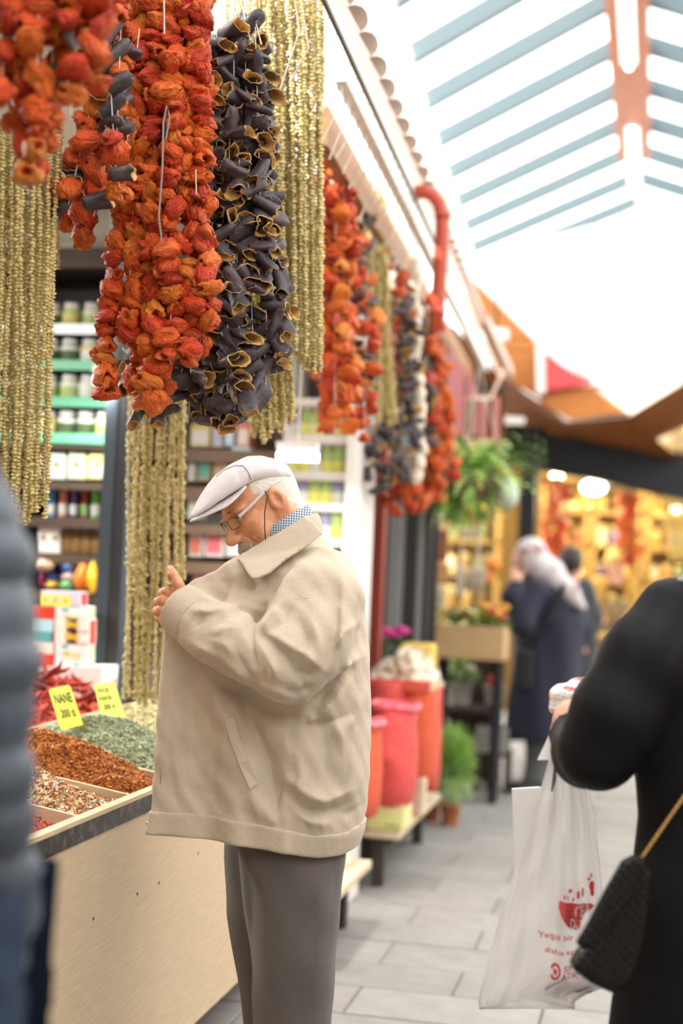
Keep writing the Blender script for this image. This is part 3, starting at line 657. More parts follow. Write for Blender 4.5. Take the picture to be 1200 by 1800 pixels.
# ================================================================== HANGING GARLANDS
gr = random.Random(5)
pep_m = mat('dried_pepper_skin', (.6, .1, .02), .42, rand=((.46, .025, .008), (.66, .05, .012), (.72, .08, .012), (.76, .13, .014), (.78, .18, .016), (.68, .06, .012), (.80, .27, .03)), col2=(.78, .24, .04), scale=45, lo=.50, hi=.85, bump=1.0, bscale=110, spec=.4, stretch=(1.5, 1.5, .4))
pep_in = mat('dried_pepper_inside', (.40, .05, .01), .6, col2=(.62, .17, .02), scale=60)
aub_m = mat('dried_aubergine_skin', (.045, .034, .042), .55, rand=((.028, .022, .028), (.050, .038, .046), (.085, .066, .075), (.04, .028, .036)), col2=(.11, .088, .095), scale=30, lo=.5, hi=.8, bump=.5, bscale=60)
aub_in = mat('dried_aubergine_flesh', (.62, .40, .15), .7, col2=(.42, .24, .07), scale=60, bump=.3)
def shell_mesh(seed, kind):
    r = random.Random(seed); nu = 22
    if kind == 'pepper': prof = [(.0015, -.026), (.011, -.0245), (.0185, -.017), (.0215, -.006), (.0215, .006), (.019, .016), (.0145, .0235), (.0115, .0245), (.0085, .021), (.007, .010), (.002, .004)]; nrim = 7
    else: prof = [(.002, -.029), (.010, -.028), (.015, -.022), (.0165, -.010), (.0165, .004), (.0175, .018), (.019, .029), (.0178, .0305), (.0160, .028), (.0140, .010), (.010, -.012), (.001, -.020)]; nrim = 6
    ph = [r.uniform(0, 6.28) for _ in range(8)]; lob = r.choice((3, 4)) if kind == 'pepper' else 2; la = r.uniform(.10, .20) if kind == 'pepper' else r.uniform(.14, .32)
    m = MB(); sh = r.uniform(-.35, .35); sh2 = r.uniform(-.3, .3)
    for i, (rad, z) in enumerate(prof):
        for j in range(nu):
            a = 2*pi*j/nu
            w = 1+la*cos(lob*a+ph[0]+z*20)+.07*sin(5*a+ph[1]+z*90)+.05*sin(9*a+ph[2])
            if kind == 'pepper': w += (.09*sin(11*a+ph[3]+z*110)+.05*sin(7*a+ph[5]-z*160))*(1 if i < nrim else .4); w *= 1+.11*sin(z*210+ph[4]+3*a)
            else: w += .05*sin(3*a+ph[5]+z*120)
            zz = z+(.003*sin(3*a+ph[6])+.004*sin(2*a+ph[7])+(.002*sin(5*a+ph[1]) if kind != 'pepper' else 0))*(1 if z > 0 else .4)
            m.v.append((rad*w*cos(a)+sh*z, rad*w*sin(a)*(.88 if kind == 'pepper' else .80)+sh2*z*.6, zz))
    for i in range(len(prof)-1):
        for j in range(nu):
            q = (j+1) % nu; m.f.append((i*nu+j, i*nu+q, i*nu+nu+q, i*nu+nu+j)); m.mi.append(0 if i < nrim else 1)
    return m.mesh('dried_'+kind, [pep_m, pep_in] if kind == 'pepper' else [aub_m, aub_in], True)
PEP = [shell_mesh(100+k, 'pepper') for k in range(9)]; AUB = [shell_mesh(200+k, 'aubergine') for k in range(9)]
string_m = mat('white_cotton_string', (.70, .67, .62), .8)
def garland(name, label, depth, cols, cat, group='strung garlands along the awning', size=1.0, gap=.030, mixk=lambda y: 0.0, jit=.010, hook=None, strings=True, axis=None, seed=0):
    """cols: (px at top, py at top, px at bottom, py at bottom, depth offset); mixk(py) = share of aubergine"""
    r = random.Random(seed+17); c0 = cols[0]
    top = P(c0[0], min(c[1] for c in cols), depth)
    root = empty(name, top, label, cat, group)
    for (xa, ya, xb, yb, dd) in cols:
        A = P(xa, ya, depth+dd); B = P(xb, yb, depth+dd); ln = (B-A).length; nn = max(2, int(ln/gap))
        if strings:
            MB().tube([A+Vector((0, 0, .10)), A.lerp(B, .5), B], .0011, 4).build('string', string_m, root)
        off = r.random()
        for k in range(nn):
            t = (k+off)/nn; p = A.lerp(B, min(1, t)); py = ya+(yb-ya)*t
            s = size*r.uniform(.78, 1.22); aub = r.random() < mixk(py)
            kind = 'dried_aubergine' if aub else 'dried_pepper'
            o = link(kind, r.choice(AUB if aub else PEP), root, False)
            o.location = p-top+Vector((r.uniform(-jit, jit)*1.3, r.uniform(-jit, jit)*1.6, r.uniform(-.006, .006)))
            if aub:
                d = Vector((r.uniform(-1, 1), r.uniform(-1.1, .35), r.uniform(-.9, .5)))
            else: d = Vector((r.uniform(-1, 1), r.uniform(-1, .7), r.uniform(-.8, .8)))
            q = d.to_track_quat('Z', 'Y'); o.rotation_mode = 'QUATERNION'; o.rotation_quaternion = q
            o.scale = (s*r.uniform(.85, 1.15), s*r.uniform(.85, 1.15), s*r.uniform(.85, 1.15))
    return root
# near, out of focus bunch at the top left
garland('pepper_garland', 'blurred red pepper garland filling the top corner, nearest the camera', 2.45, [(x, -90, x+dx, yb, dd) for x, dx, yb, dd in ((-30, 0, 200, .0), (5, 0, 200, -.03), (35, 12, 320, .02), (70, -10, 330, -.03), (100, -15, 250, .03), (130, -5, 205, -.02), (160, 0, 140, .02), (185, -5, 120, -.02), (20, 0, 240, .06), (90, -10, 260, .08), (150, 0, 160, .08))], 'garland', gap=.036, seed=1, mixk=lambda y: .06, jit=.012)
# the sharp orange garland
oc = [(212, -40, 120, 400, .10), (222, -40, 140, 440, .05), (228, -40, 190, 690, .0), (255, -40, 222, 610, -.02), (272, -40, 268, 725, -.03), (262, -40, 240, 720, .05), (300, -40, 300, 640, -.04), (290, -40, 288, 700, .03), (325, -40, 335, 655, -.02), (345, -40, 352, 620, .02), (348, -40, 362, 560, -.02)]
garland('pepper_garland', 'sharp orange red dried pepper garland hanging above the flat cap', 3.22, oc, 'garland', gap=.0315, seed=2, mixk=lambda y: 0, size=1.12)
garland('mixed_garland', 'loose strands mixing dark aubergine and orange peppers left of sharp garland', 3.02, [(215, -30, 205, 250, .0), (200, 10, 120, 360, .03), (205, 150, 165, 380, .05), (190, 230, 215, 350, -.02), (150, 190, 100, 390, .06), (225, 40, 200, 180, .05)], 'garland', gap=.034, seed=3, mixk=lambda y: .48)
# dark aubergine garland
ac = [(366, 60, 380, 740, .05), (385, 40, 400, 745, -.02), (405, 35, 425, 735, -.04), (425, 30, 448, 715, -.02), (440, 40, 468, 690, .0), (452, 60, 486, 655, .03), (375, 90, 360, 745, .0), (368, 300, 330, 745, .02), (340, 560, 300, 740, .03), (270, 560, 265, 735, .05), (232, 590, 240, 735, .06), (222, 600, 215, 700, .08), (455, 200, 492, 600, .0), (375, 60, 372, 500, -.04), (412, 50, 418, 600, .05), (445, 120, 470, 600, -.03), (400, 300, 400, 690, -.05), (300, 600, 280, 700, .10)]
ag = garland('aubergine_garland', 'dark dried aubergine garland with tan rims behind the orange peppers', 3.42, ac, 'garland', gap=.0362, seed=4, mixk=lambda y: 1.0, jit=.016, size=1.12)
g0 = P(392, -60, 3.42)
for k in range(16):
    q = P(362+k*6.5, 60+12*abs(k-6)/6, 3.42+.03*((k % 3)-1)); MB().tube([g0+Vector((.002*(k-8), 0, 0)), g0.lerp(q, .5)+Vector((.003*(k-8), 0, 0)), q], .0014, 4).build('string', string_m, ag)
# loose string ends in front of the orange garland
le = empty('loose_string', P(285, -20, 3.10), 'pale cotton string hanging down the front of the orange garland', 'string')
tw = mat('grey_twine', (.30, .26, .24), .8)
MB().tube([P(288, -20, 3.12), P(289, 60, 3.12)], .0016, 5).build('string_end', string_m, le)
MB().tube([P(291, 245, 3.12), P(298, 205, 3.11), P(293, 186, 3.11), P(287, 215, 3.11), P(285, 300, 3.11), P(279, 380, 3.12), P(284, 425, 3.13)], .0022, 5).build('twine', tw, le)
MB().tube([P(245, 50, 3.1), P(240, 95, 3.1)], .0014, 5).build('string_end', string_m, le)
MB().tube([P(344, 298, 3.15), P(345, 342, 3.15)], .0014, 5).build('string_end', string_m, le)
# ---- garlands farther along the awning (out of focus)
garland('pepper_garland', 'orange dried pepper garland right of the straw coloured okra strings', 5.0, [(575, 255, 572, 640, 0), (590, 250, 588, 760, -.05), (604, 290, 602, 740, .03), (598, 300, 580, 700, .1), (612, 380, 612, 690, .06)], 'garland', size=1.25, gap=.045, seed=11, jit=.02)
garland('mixed_garland', 'dark aubergine strand between two orange garlands beyond the okra', 5.4, [(624, 330, 628, 560, 0), (618, 400, 622, 660, .06), (636, 380, 640, 600, .08)], 'garland', size=1.2, gap=.05, seed=12, mixk=lambda y: .75, jit=.02)
garland('pepper_garland', 'reddish pepper strand over the white shelf unit', 5.3, [(645, 520, 640, 780, 0), (622, 600, 625, 770, .05), (655, 470, 650, 720, .08), (560, 650, 565, 760, -.1), (580, 640, 590, 765, -.1)], 'garland', size=1.2, gap=.05, seed=13, mixk=lambda y: .12, jit=.025)
garland('pepper_garland', 'small bright red pepper tip high beside the white fascia', 6.0, [(688, 445, 700, 540, 0), (700, 470, 705, 560, .05)], 'garland', size=1.1, gap=.05, seed=14, jit=.02)
garland('pepper_garland', 'orange strand behind the pale okra strings in the middle distance', 6.2, [(698, 560, 695, 770, 0), (690, 640, 680, 780, .1)], 'garland', size=1.2, gap=.05, seed=15, jit=.02, mixk=lambda y: .1)
garland('aubergine_garland', 'dark aubergine garland with tan rims left of the white strand', 6.0, [(712, 520, 705, 840, 0), (722, 500, 720, 830, .08), (690, 740, 680, 850, -.05), (660, 740, 655, 860, -.1), (672, 720, 668, 850, 0), (645, 780, 640, 850, 0)], 'garland', size=1.2, gap=.045, seed=16, mixk=lambda y: 1.0, jit=.025)
garland('aubergine_garland', 'dark aubergine garland between white strand and red garland', 6.5, [(748, 520, 752, 800, 0), (756, 560, 758, 760, .08)], 'garland', size=1.15, gap=.045, seed=17, mixk=lambda y: .8, jit=.02)
garland('pepper_garland', 'long bright red pepper garland nearest the hanging fern', 6.6, [(762, 545, 772, 860, 0), (775, 570, 786, 850, .06), (768, 600, 760, 880, -.05), (785, 700, 790, 840, .08), (745, 800, 740, 900, 0), (752, 780, 755, 890, .06)], 'garland', size=1.25, gap=.045, seed=18, jit=.025)
garland('pepper_garland', 'red orange pepper bunch lowest of the far garlands', 6.3, [(690, 830, 688, 895, 0), (705, 820, 706, 905, -.05), (722, 815, 722, 900, 0), (736, 810, 734, 890, .05), (715, 820, 716, 900, .08)], 'garland', size=1.3, gap=.042, seed=19, jit=.03)
# pale garlic-white strand
wm = mat('pale_gourd', (.86, .80, .68), .6, col2=(.74, .66, .50), scale=20)
wroot = empty('pale_garland', P(735, 460, 6.2), 'white strand of pale dried gourds between dark garlands', 'garland', 'strung garlands along the awning')
gm = MB().lathe([(.004, -.05), (.022, -.035), (.026, -.01), (.018, .015), (.02, .03), (.008, .045)], n=10).mesh('dried_gourd', wm, True)
for k in range(16):
    p = P(728+gr.uniform(-4, 4)+k*.6, 470+k*24, 6.2); o = link('dried_gourd', gm, wroot, False); o.location = p-Vector(wroot.location); o.rotation_euler = (gr.uniform(-.4, .4), gr.uniform(-.4, .4), 0); o.scale = [1.1]*3
MB().tube([P(727, 440, 6.2), P(738, 850, 6.2)], .002, 4).build('string', string_m, wroot)
# ---- dried okra strings (beads far too many to count)
ok_m = mat('dried_okra', (.55, .45, .20), .7, col2=(.42, .33, .11), scale=70, lo=.52, hi=.8, rand=((.56, .47, .20), (.68, .58, .28), (.62, .50, .20), (.72, .63, .34)), bump=.2)
def okra_strand(seed, length, bead=.0086, pitch=.0090):
    rs = np.random.RandomState(seed); n = int(length/pitch); k = 6
    z = -np.arange(n)*pitch; cx = .004*np.sin(z*9+seed)+rs.normal(0, .0012, n); cy = .004*np.cos(z*7+seed*2)+rs.normal(0, .0012, n)
    ang = 2*pi*np.arange(k)/k
    ring = np.stack([np.cos(ang), np.sin(ang), 0*ang], 1)*np.where(np.arange(k) % 2, 1.0, .72)[:, None]
    loc = np.concatenate([ring, [[0, 0, .62], [0, 0, -.62]]])
    tri = [(i, (i+1) % k, k) for i in range(k)]+[((i+1) % k, i, k+1) for i in range(k)]
    V = []
    for i in range(n):
        a, b, c = rs.uniform(-.7, .7), rs.uniform(-.7, .7), rs.uniform(0, 6.28)
        R = np.array((Matrix.Rotation(a, 3, 'X') @ Matrix.Rotation(b, 3, 'Y') @ Matrix.Rotation(c, 3, 'Z')))
        V.append(loc*bead*rs.uniform(.75, 1.3) @ R.T+np.array([cx[i], cy[i], z[i]]))
    V = np.concatenate(V); T = (np.array(tri)[None]+(np.arange(n)*(k+2))[:, None, None]).reshape(-1, 3)
    return np_mesh('okra_strand', V, T, ok_m, False)
OK_LEN = [1.05, .9, 1.2]
OK = [okra_strand(k, 1.0) for k in range(6)]
def okra_curtain(label, depth, strands, seed, thick=1.0):
    r = random.Random(seed); s0 = strands[0]; top = P(s0[0], min(s[1] for s in strands), depth)
    root = empty('okra_garland', top, label, 'garland', 'strung okra garlands')
    for (xa, ya, xb, yb, dd) in strands:
        A = P(xa, ya, depth+dd); B = P(xb, yb, depth+dd); ln = (A-B).length
        o = link('okra_strand', r.choice(OK), root, False); o.location = A-top; d = (A-B).normalized()
        o.rotation_mode = 'QUATERNION'; o.rotation_quaternion = d.to_track_quat('Z', 'Y') @ Matrix.Rotation(r.uniform(0, 6.28), 3, 'Z').to_quaternion()
        o.scale = (thick, thick, ln); o['kind'] = 'stuff'
        tz = thick
    return root
def okra_fit(n, xl0, xr0, y0, xl1, xr1, ybase, yr, layers, seed, dstep=.02):
    r = random.Random(seed); out = []
    for L_ in range(layers):
        for k in range(n):
            t = (k+.5*(L_ % 2)+r.uniform(-.2, .2))/(n-1)
            t = min(1, max(0, t)); yb = ybase(t)+r.uniform(-yr, 0)
            out.append((xl0+(xr0-xl0)*t, y0+r.uniform(-8, 8), xl1+(xr1-xl1)*t, yb, L_*dstep+r.uniform(-.006, .006)))
    return out
okra_curtain('straw coloured okra strings behind the aubergine garland', 3.95, okra_fit(7, 398, 470, -30, 440, 515, lambda t: 790-60*abs(t-.35), 25, 4, 31, .03), 31, 1.15)
okra_curtain('straw coloured okra strings with square-cut ends beside orange garland', 3.85, okra_fit(10, 432, 563, -30, 468, 562, lambda t: 655+10*sin(t*9), 30, 4, 32, .03), 32, 1.15)
okra_curtain('brownish okra strings hanging at the left picture edge', 3.05, okra_fit(12, -50, 104, 215, -50, 78, lambda t: 960-40*t, 30, 3, 33, .04), 33, .95)
okra_curtain('short okra string end hanging behind the left okra strings', 3.2, okra_fit(4, 60, 104, 300, 62, 98, lambda t: 560-70*t, 40, 2, 36), 36, .9)
okra_curtain('okra strings hanging down to the mint heap beside black post', 4.15, okra_fit(8, 232, 322, 640, 218, 318, lambda t: 1240+22*t, 16, 2, 34, .06), 34, 1.15)
okra_curtain('pale blurred okra strings among the far pepper garlands', 5.9, okra_fit(6, 640, 668, 340, 655, 690, lambda t: 745+10*t, 50, 2, 35), 35, 2.3)

# ================================================================== THE MAN IN THE BEIGE JACKET
MZ = 3.30                                   # camera depth of his middle
_mb = P(505, 1000, MZ); MBASE = Vector((_mb.x, _mb.y, 0))
MROT = Matrix.Rotation(TH, 4, 'Z'); MINV = (Matrix.Translation(MBASE) @ MROT).inverted()
def mm(px, py, d=0.0):
    """pixel -> man's own frame (x to the picture's right, y away, z up), d metres behind his middle"""
    q = MINV @ P(px, py, MZ+d); return (q.x, q.y, q.z)
def m2(px, py, d=-.15): q = mm(px, py, d); return (q[0], q[2])
man = empty('person', MBASE, 'elderly man in beige jacket, flat cap and glasses beside the spice stall', 'person', rz=TH)
def part(name, me, parent=man):
    o = bpy.data.objects.new(name, me); COL.objects.link(o); o.parent = parent; return o
def weave(name, color, col2, bump=.08, scale=900, rough=.75, sheen=.15):
    return mat(name, color, rough, col2=col2, scale=14, bump=bump, bscale=scale, sheen=sheen)
beige = weave('beige_jacket_cotton', (.53, .445, .345), (.485, .405, .31), .22, 55)
grey_tr = weave('taupe_wool', (.115, .10, .093), (.095, .083, .077), .25, 700, .9)
skin = mat('weathered_skin', (.70, .36, .205), .45, col2=(.56, .235, .12), scale=28, bump=.18, bscale=120, spec=.4)
# ---- jacket
def zrow(py, l, r, hy, cy=0.0):
    a = mm(l, py, cy); b = mm(r, py, cy); return (a[2], (a[0]+b[0])/2, cy, (b[0]-a[0])/2, hy)
TORSO = [zrow(930, 478, 560, .055), zrow(945, 462, 574, .085), zrow(972, 440, 600, .15), zrow(1000, 428, 620, .19), zrow(1050, 420, 640, .215, .0), zrow(1130, 415, 650, .22), zrow(1250, 405, 652, .215), zrow(1380, 392, 648, .21), zrow(1440, 384, 640, .205), zrow(1480, 380, 626, .20), zrow(1502, 384, 612, .195)]
SLV = [mm(566, 1020, -.13), mm(562, 1060, -.19), mm(545, 1120, -.24), mm(508, 1160, -.265), mm(432, 1147, -.235), mm(368, 1108, -.19), mm(318, 1070, -.15)]
SLR = [.075, .092, .092, .093, .072, .060, .050]
RSL = [mm(560, 1025, .13), mm(560, 1080, .20), mm(520, 1200, .24), mm(440, 1180, .12), mm(400, 1120, .04)]
FOLD = [  # (pixels, width m, height m)
    # sleeve
    ([(452, 1100), (492, 1125), (520, 1160), (540, 1195)], .010, -.017), ([(470, 1105), (500, 1118), (540, 1140), (575, 1170)], .010, .011),
    ([(462, 1120), (485, 1160), (492, 1180)], .009, .010), ([(447, 1098), (456, 1140), (462, 1165)], .008, -.009), ([(340, 1070), (372, 1072), (395, 1068)], .008, .007), ([(345, 1100), (362, 1085), (395, 1075)], .007, -.006),
    ([(340, 1120), (360, 1135), (385, 1145)], .010, .008), ([(400, 1150), (430, 1180), (440, 1195)], .010, .008), ([(415, 1130), (445, 1170), (470, 1195)], .009, -.007), ([(440, 1160), (470, 1195), (510, 1210)], .011, .008), ([(375, 1110), (400, 1100), (425, 1098)], .010, .006),
    ([(500, 1195), (525, 1205), (548, 1195)], .009, -.008), ([(520, 1165), (545, 1175), (560, 1160)], .009, -.008),
    # shoulder and back
    ([(475, 1060), (458, 1085), (452, 1100)], .009, -.011), ([(500, 1050), (478, 1075), (466, 1098)], .012, .009), ([(520, 1062), (505, 1090), (480, 1105)], .012, -.007),
    ([(600, 1000), (604, 1060), (598, 1120), (580, 1180)], .012, .009), ([(590, 1040), (590, 1100), (575, 1160)], .012, -.009), ([(622, 1060), (622, 1130), (600, 1200)], .012, -.006),
    ([(625, 1092), (605, 1105), (590, 1130)], .009, .009), ([(636, 1155), (612, 1165), (592, 1195)], .009, .009), ([(600, 1180), (570, 1215), (555, 1235)], .013, -.013), ([(618, 1190), (590, 1225), (560, 1255)], .013, .010),
    # side and hem
    ([(528, 1255), (545, 1268), (580, 1265), (615, 1255)], .010, -.009), ([(525, 1245), (535, 1262), (560, 1258)], .010, .008), ([(510, 1360), (545, 1390), (575, 1400), (620, 1385)], .011, .010), ([(505, 1380), (530, 1412), (570, 1420), (615, 1408)], .011, -.010), ([(500, 1395), (540, 1432), (580, 1440)], .010, .008), ([(430, 1215), (470, 1290), (510, 1350)], .022, .010), ([(415, 1185), (440, 1250), (475, 1330), (492, 1430)], .024, -.026), ([(340, 1160), (400, 1208), (470, 1242), (535, 1256)], .016, -.016), ([(350, 1150), (395, 1250), (430, 1340), (470, 1430)], .022, .014), ([(620, 1300), (615, 1400)], .014, .006),
    ([(300, 1140), (290, 1300), (282, 1420)], .014, .006), ([(330, 1150), (340, 1260), (330, 1400)], .018, -.006), ([(310, 1330), (330, 1390), (355, 1430)], .010, .005), ([(300, 1345), (320, 1420)], .009, -.004), ([(460, 1395), (480, 1425), (490, 1440)], .008, .006),
    ([(380, 1120), (405, 1128), (430, 1150)], .007, .005), ([(360, 1150), (390, 1165), (420, 1190)], .008, -.005), ([(470, 1140), (478, 1170), (470, 1200)], .007, -.006), ([(495, 1140), (515, 1150), (535, 1180)], .007, .006), ([(545, 1075), (560, 1110), (565, 1150)], .010, .006), ([(530, 1080), (540, 1120), (530, 1150)], .009, -.006), ([(575, 1230), (600, 1290), (605, 1350)], .012, .006), ([(560, 1260), (575, 1320), (570, 1370)], .012, -.006), ([(640, 1220), (625, 1260), (610, 1280)], .009, .006), ([(520, 1300), (530, 1350), (525, 1390)], .011, .005), ([(590, 1420), (610, 1430), (635, 1420)], .008, -.005), ([(450, 1400), (458, 1430)], .006, .004), ([(535, 1420), (540, 1448)], .006, -.004), ([(565, 1425), (570, 1455)], .006, .004), ([(430, 1410), (436, 1432)], .006, -.004),
    ([(360, 1200), (380, 1300), (380, 1400)], .016, -.005), ([(310, 1160), (318, 1260), (312, 1330)], .012, .004),
    # chest between lapel and sleeve
    ([(350, 1040), (390, 1015), (440, 1005)], .012, .007), ([(385, 1055), (410, 1035), (450, 1030)], .010, -.007), ([(395, 1068), (430, 1060), (460, 1075)], .010, .006), ([(380, 1035), (410, 1045), (430, 1050)], .006, .004),
]
FOLD2 = [([m2(*p) for p in pts], w*1.15, a*2.1) for pts, w, a in FOLD]
PANEL = [m2(x, y, -.12) for x, y in ((322, 1034), (345, 1017), (380, 1000), (416, 988), (436, 996), (450, 1030), (500, 1130), (500, 1478), (430, 1478), (350, 1468), (264, 1461), (270, 1420), (280, 1260), (290, 1090))]
def panel_depth(X, Z):
    x0 = mm(270, 1300, -.12)[0]; x1 = mm(440, 1300, -.12)[0]; t = np.clip((X-x0)/(x1-x0), 0, 1.4)
    zt = mm(300, 1050)[2]; zb = mm(300, 1460)[2]; s = np.clip((Z-zb)/(zt-zb), 0, 1.2)
    s3 = np.clip((Z-mm(300, 1110)[2])/.12, 0, 1)
    return -.155-.035*t+.035*s*(1-t)+.075*s3*np.clip(t*1.4, 0, 1)+.006*np.sin(X*60+Z*12)*(1-s)+.010*np.sin(X*34+1)*(1-s)
def jacket_base(X, Y, Z, H=0.0, g=0.0):
    d = loft(X, Y, Z, TORSO)-H*g
    d = smin(d, cap(X, Y, Z, mm(432, 1012, -.085), mm(440, 1090, -.11), .045, .06), .03)
    p = poly2(X, Z, PANEL); pd = panel_depth(X, Z); xe = mm(290, 1200, -.12)[0]; pan = smax(p, smax((pd-H-.0065-Y)/1.4, Y-pd-.008-np.clip((X-xe)*.45, 0, .05), .004), .006)
    d = smin(d, pan, .03)
    s = chain(X, Y, Z, SLV, SLR, .03)-H*g; z6 = SLV[-1]; z5 = SLV[-2]
    n = np.array(z6)-np.array(z5); n /= np.linalg.norm(n)
    cut = (X-z6[0])*n[0]+(Y-z6[1])*n[1]+(Z-z6[2])*n[2]
    s = smax(s, cut-.005, .008)
    d = smin(d, s, .022)
    r = chain(X, Y, Z, RSL, [.08, .09, .085, .065, .05], .03); d = smin(d, r, .03)
    return d
def hem_line(X, up):
    xs = [m2(x, 1440)[0] for x in (265, 330, 400, 480, 560, 600, 660)]
    py = ((1421, 1423, 1429, 1441, 1459, 1461, 1450), (1462, 1466, 1472, 1484, 1500, 1503, 1495))[0 if up == 1 else 1]
    return np.interp(X, xs, [m2(x, y)[1] for x, y in zip((265, 330, 400, 480, 560, 600, 660), py)])
def jacket(X, Y, Z):
    H = creases(X[:, 0, :], Z[:, 0, :], FOLD2)[:, None, :]
    g = np.clip((.05-Y)/.08, 0, 1)
    d = jacket_base(X, Y, Z, H, g)
    d = d-.0016*np.sin(X*55+Z*31)*np.sin(Z*47-X*23)-.0008*np.sin(X*130+Z*90+Y*40)
    # cut along the hem line, open bottom
    d = np.maximum(d, hem_line(X, 2)-Z+.006)
    return d
lo = (mm(258, 1500)[0], -.40, mm(500, 1508)[2]-.01); hi = (mm(656, 1500)[0]+.02, .36, mm(500, 925)[2]+.02)
part('jacket', sdf_mesh('jacket', jacket, lo, hi, .0052, beige))
# hem band, cuff: slightly proud bands that follow the jacket
ha, hb = m2(265, 1436), m2(600, 1468)
def hem(X, Y, Z):
    HH = creases(X[:, 0, :], Z[:, 0, :], FOLD2)[:, None, :]
    d = jacket_base(X, Y, Z, HH, np.clip((.05-Y)/.08, 0, 1))-.0028
    xs = [m2(x, 1440)[0] for x in (265, 330, 400, 480, 560, 600, 660)]; zs = [m2(x, y)[1] for x, y in ((265, 1421), (330, 1423), (400, 1429), (480, 1441), (560, 1459), (600, 1461), (660, 1450))]
    top = np.interp(X, xs, zs)
    zb2 = [m2(x, y)[1] for x, y in ((265, 1462), (330, 1466), (400, 1472), (480, 1484), (560, 1500), (600, 1503), (660, 1495))]
    bot = np.interp(X, xs, zb2)
    d = smax(np.maximum(d, Z-top), bot-Z, .004)
    return d
part('hem_band', sdf_mesh('hem_band', hem, (lo[0], -.3, lo[2]), (hi[0], .3, m2(265, 1415)[1]), .005, beige))
def cuff(X, Y, Z):
    a, b = np.array(SLV[-1]), np.array(SLV[-2]); n = a-b; n /= np.linalg.norm(n); a2 = a+n*.012; b2 = a-n*.052
    d = cap(X, Y, Z, tuple(a2), tuple(b2), .0570, .0625); cut = (X-a[0])*n[0]+(Y-a[1])*n[1]+(Z-a[2])*n[2]
    d = np.maximum(np.maximum(d, cut-.010), -(cut+.050)); hole = cap(X, Y, Z, tuple(a+n*.08), tuple(a-n*.02), .050, .046)
    return smax(d, -hole, .004)
c_ = SLV[-1]; part('cuff', sdf_mesh('cuff', cuff, tuple(q-.085 for q in c_), tuple(q+.085 for q in c_), .0034, beige))
# collar: turned-down leaf on the near side, band round the neck
CPOLY = [m2(x, y, -.11) for x, y in ((536, 906), (552, 918), (569, 938), (540, 962), (505, 985), (478, 1008), (458, 1018), (446, 1017), (436, 1006), (427, 992), (416, 982), (424, 973), (452, 960), (490, 940))]
ca, cb = m2(536, 906, -.08), m2(416, 980, -.08)
def collar(X, Y, Z):
    ex, ez = cb[0]-ca[0], cb[1]-ca[1]; ln = sqrt(ex*ex+ez*ez); nxv, nzv = -ez/ln, ex/ln
    s = (X-ca[0])*nxv+(Z-ca[1])*nzv
    if nzv > 0: s = -s
    t = np.clip(((X-ca[0])*ex+(Z-ca[1])*ez)/(ln*ln), -.3, 1.2)
    s = np.abs(s)
    dep = -.078-np.clip(s, 0, .2)*1.35-.05*t+.02*t*t
    d = smax(poly2(X, Z, CPOLY), np.abs(Y-dep)/1.5-.0055, .006)
    n1, n2 = mm(543, 916, .0), mm(428, 990, -.06)
    ring = np.abs(cap(X, Y, Z, mm(500, 935, 0), mm(488, 962, -.01), .083, .098))-.006
    ax = (np.array(mm(470, 880, 0))-np.array(mm(505, 960, 0))); ax /= np.linalg.norm(ax); c = np.array(mm(492, 935, 0))
    h = (X-c[0])*ax[0]+(Y-c[1])*ax[1]+(Z-c[2])*ax[2]
    sl = (X-ca[0])*nxv+(Z-ca[1])*nzv
    sl = sl if nzv > 0 else -sl
    ring = np.maximum(ring, np.maximum(sl+.004, -sl-.05))
    return smin(d, ring, .012)
part('collar', sdf_mesh('collar', collar, (m2(405, 1020)[0], -.30, m2(450, 1026)[1]), (m2(580, 900)[0], .14, m2(500, 895)[1]), .004, beige))
# pocket welt, zip pull
WP = [m2(x, y, -.22) for x, y in ((396, 1262), (412, 1259), (420, 1290), (437, 1335), (456, 1374), (441, 1383), (420, 1340), (404, 1300))]
gridx = None
def surf_y(px, py):
    """depth of the jacket's near surface under a pixel"""
    x, z = m2(px, py, -.2); ys = np.linspace(-.38, .1, 193, dtype=np.float32)
    X = np.full((1, 193, 1), x, np.float32); Z = np.full((1, 193, 1), z, np.float32); Y = ys[None, :, None]
    F = jacket(X, Y, Z)[0, :, 0]; k = np.argmax(F < 0); return float(ys[k]) if F[k] < 0 else -.2
def strip(name, pts, w, h, m, lift=.002):
    """thin flat strip laid on the jacket along pixels"""
    b = MB(); L_ = []
    for (px, py) in pts:
        x, z = m2(px, py, -.2); L_.append(Vector((x, surf_y(px, py)-lift, z)))
    for a, c in zip(L_[:-1], L_[1:]): b.bar(a, c, h, w, up=(0, 0, 1) if abs((c-a).normalized().z) < .8 else (1, 0, 0))
    return part(name, b.mesh(name, m))
def tubeline(name, pts, r, m, lift=.0):
    L_ = []
    for (px, py) in pts:
        x, z = m2(px, py, -.2); L_.append(Vector((x, surf_y(px, py)-lift, z)))
    return part(name, MB().tube(L_, r, 6).mesh(name, m, True))
welt = MB()
wl = [(396, 1262), (404, 1292), (420, 1335), (441, 1383)]; wr = [(412, 1259), (420, 1288), (437, 1332), (456, 1374)]
A_ = [Vector((m2(*p, -.2)[0], surf_y(*p)-.006, m2(*p, -.2)[1])) for p in wl]; B_ = [Vector((m2(*p, -.2)[0], surf_y(*p)-.010, m2(*p, -.2)[1])) for p in wr]
off = Vector((0, .012, 0)); n_ = len(A_)
vs = A_+B_+[p+off for p in A_]+[p+off for p in B_]
fs = []
for i in range(n_-1): fs += [(i, i+1, n_+i+1, n_+i), (2*n_+i, 3*n_+i, 3*n_+i+1, 2*n_+i+1), (i, 2*n_+i, 2*n_+i+1, i+1), (n_+i, n_+i+1, 3*n_+i+1, 3*n_+i)]
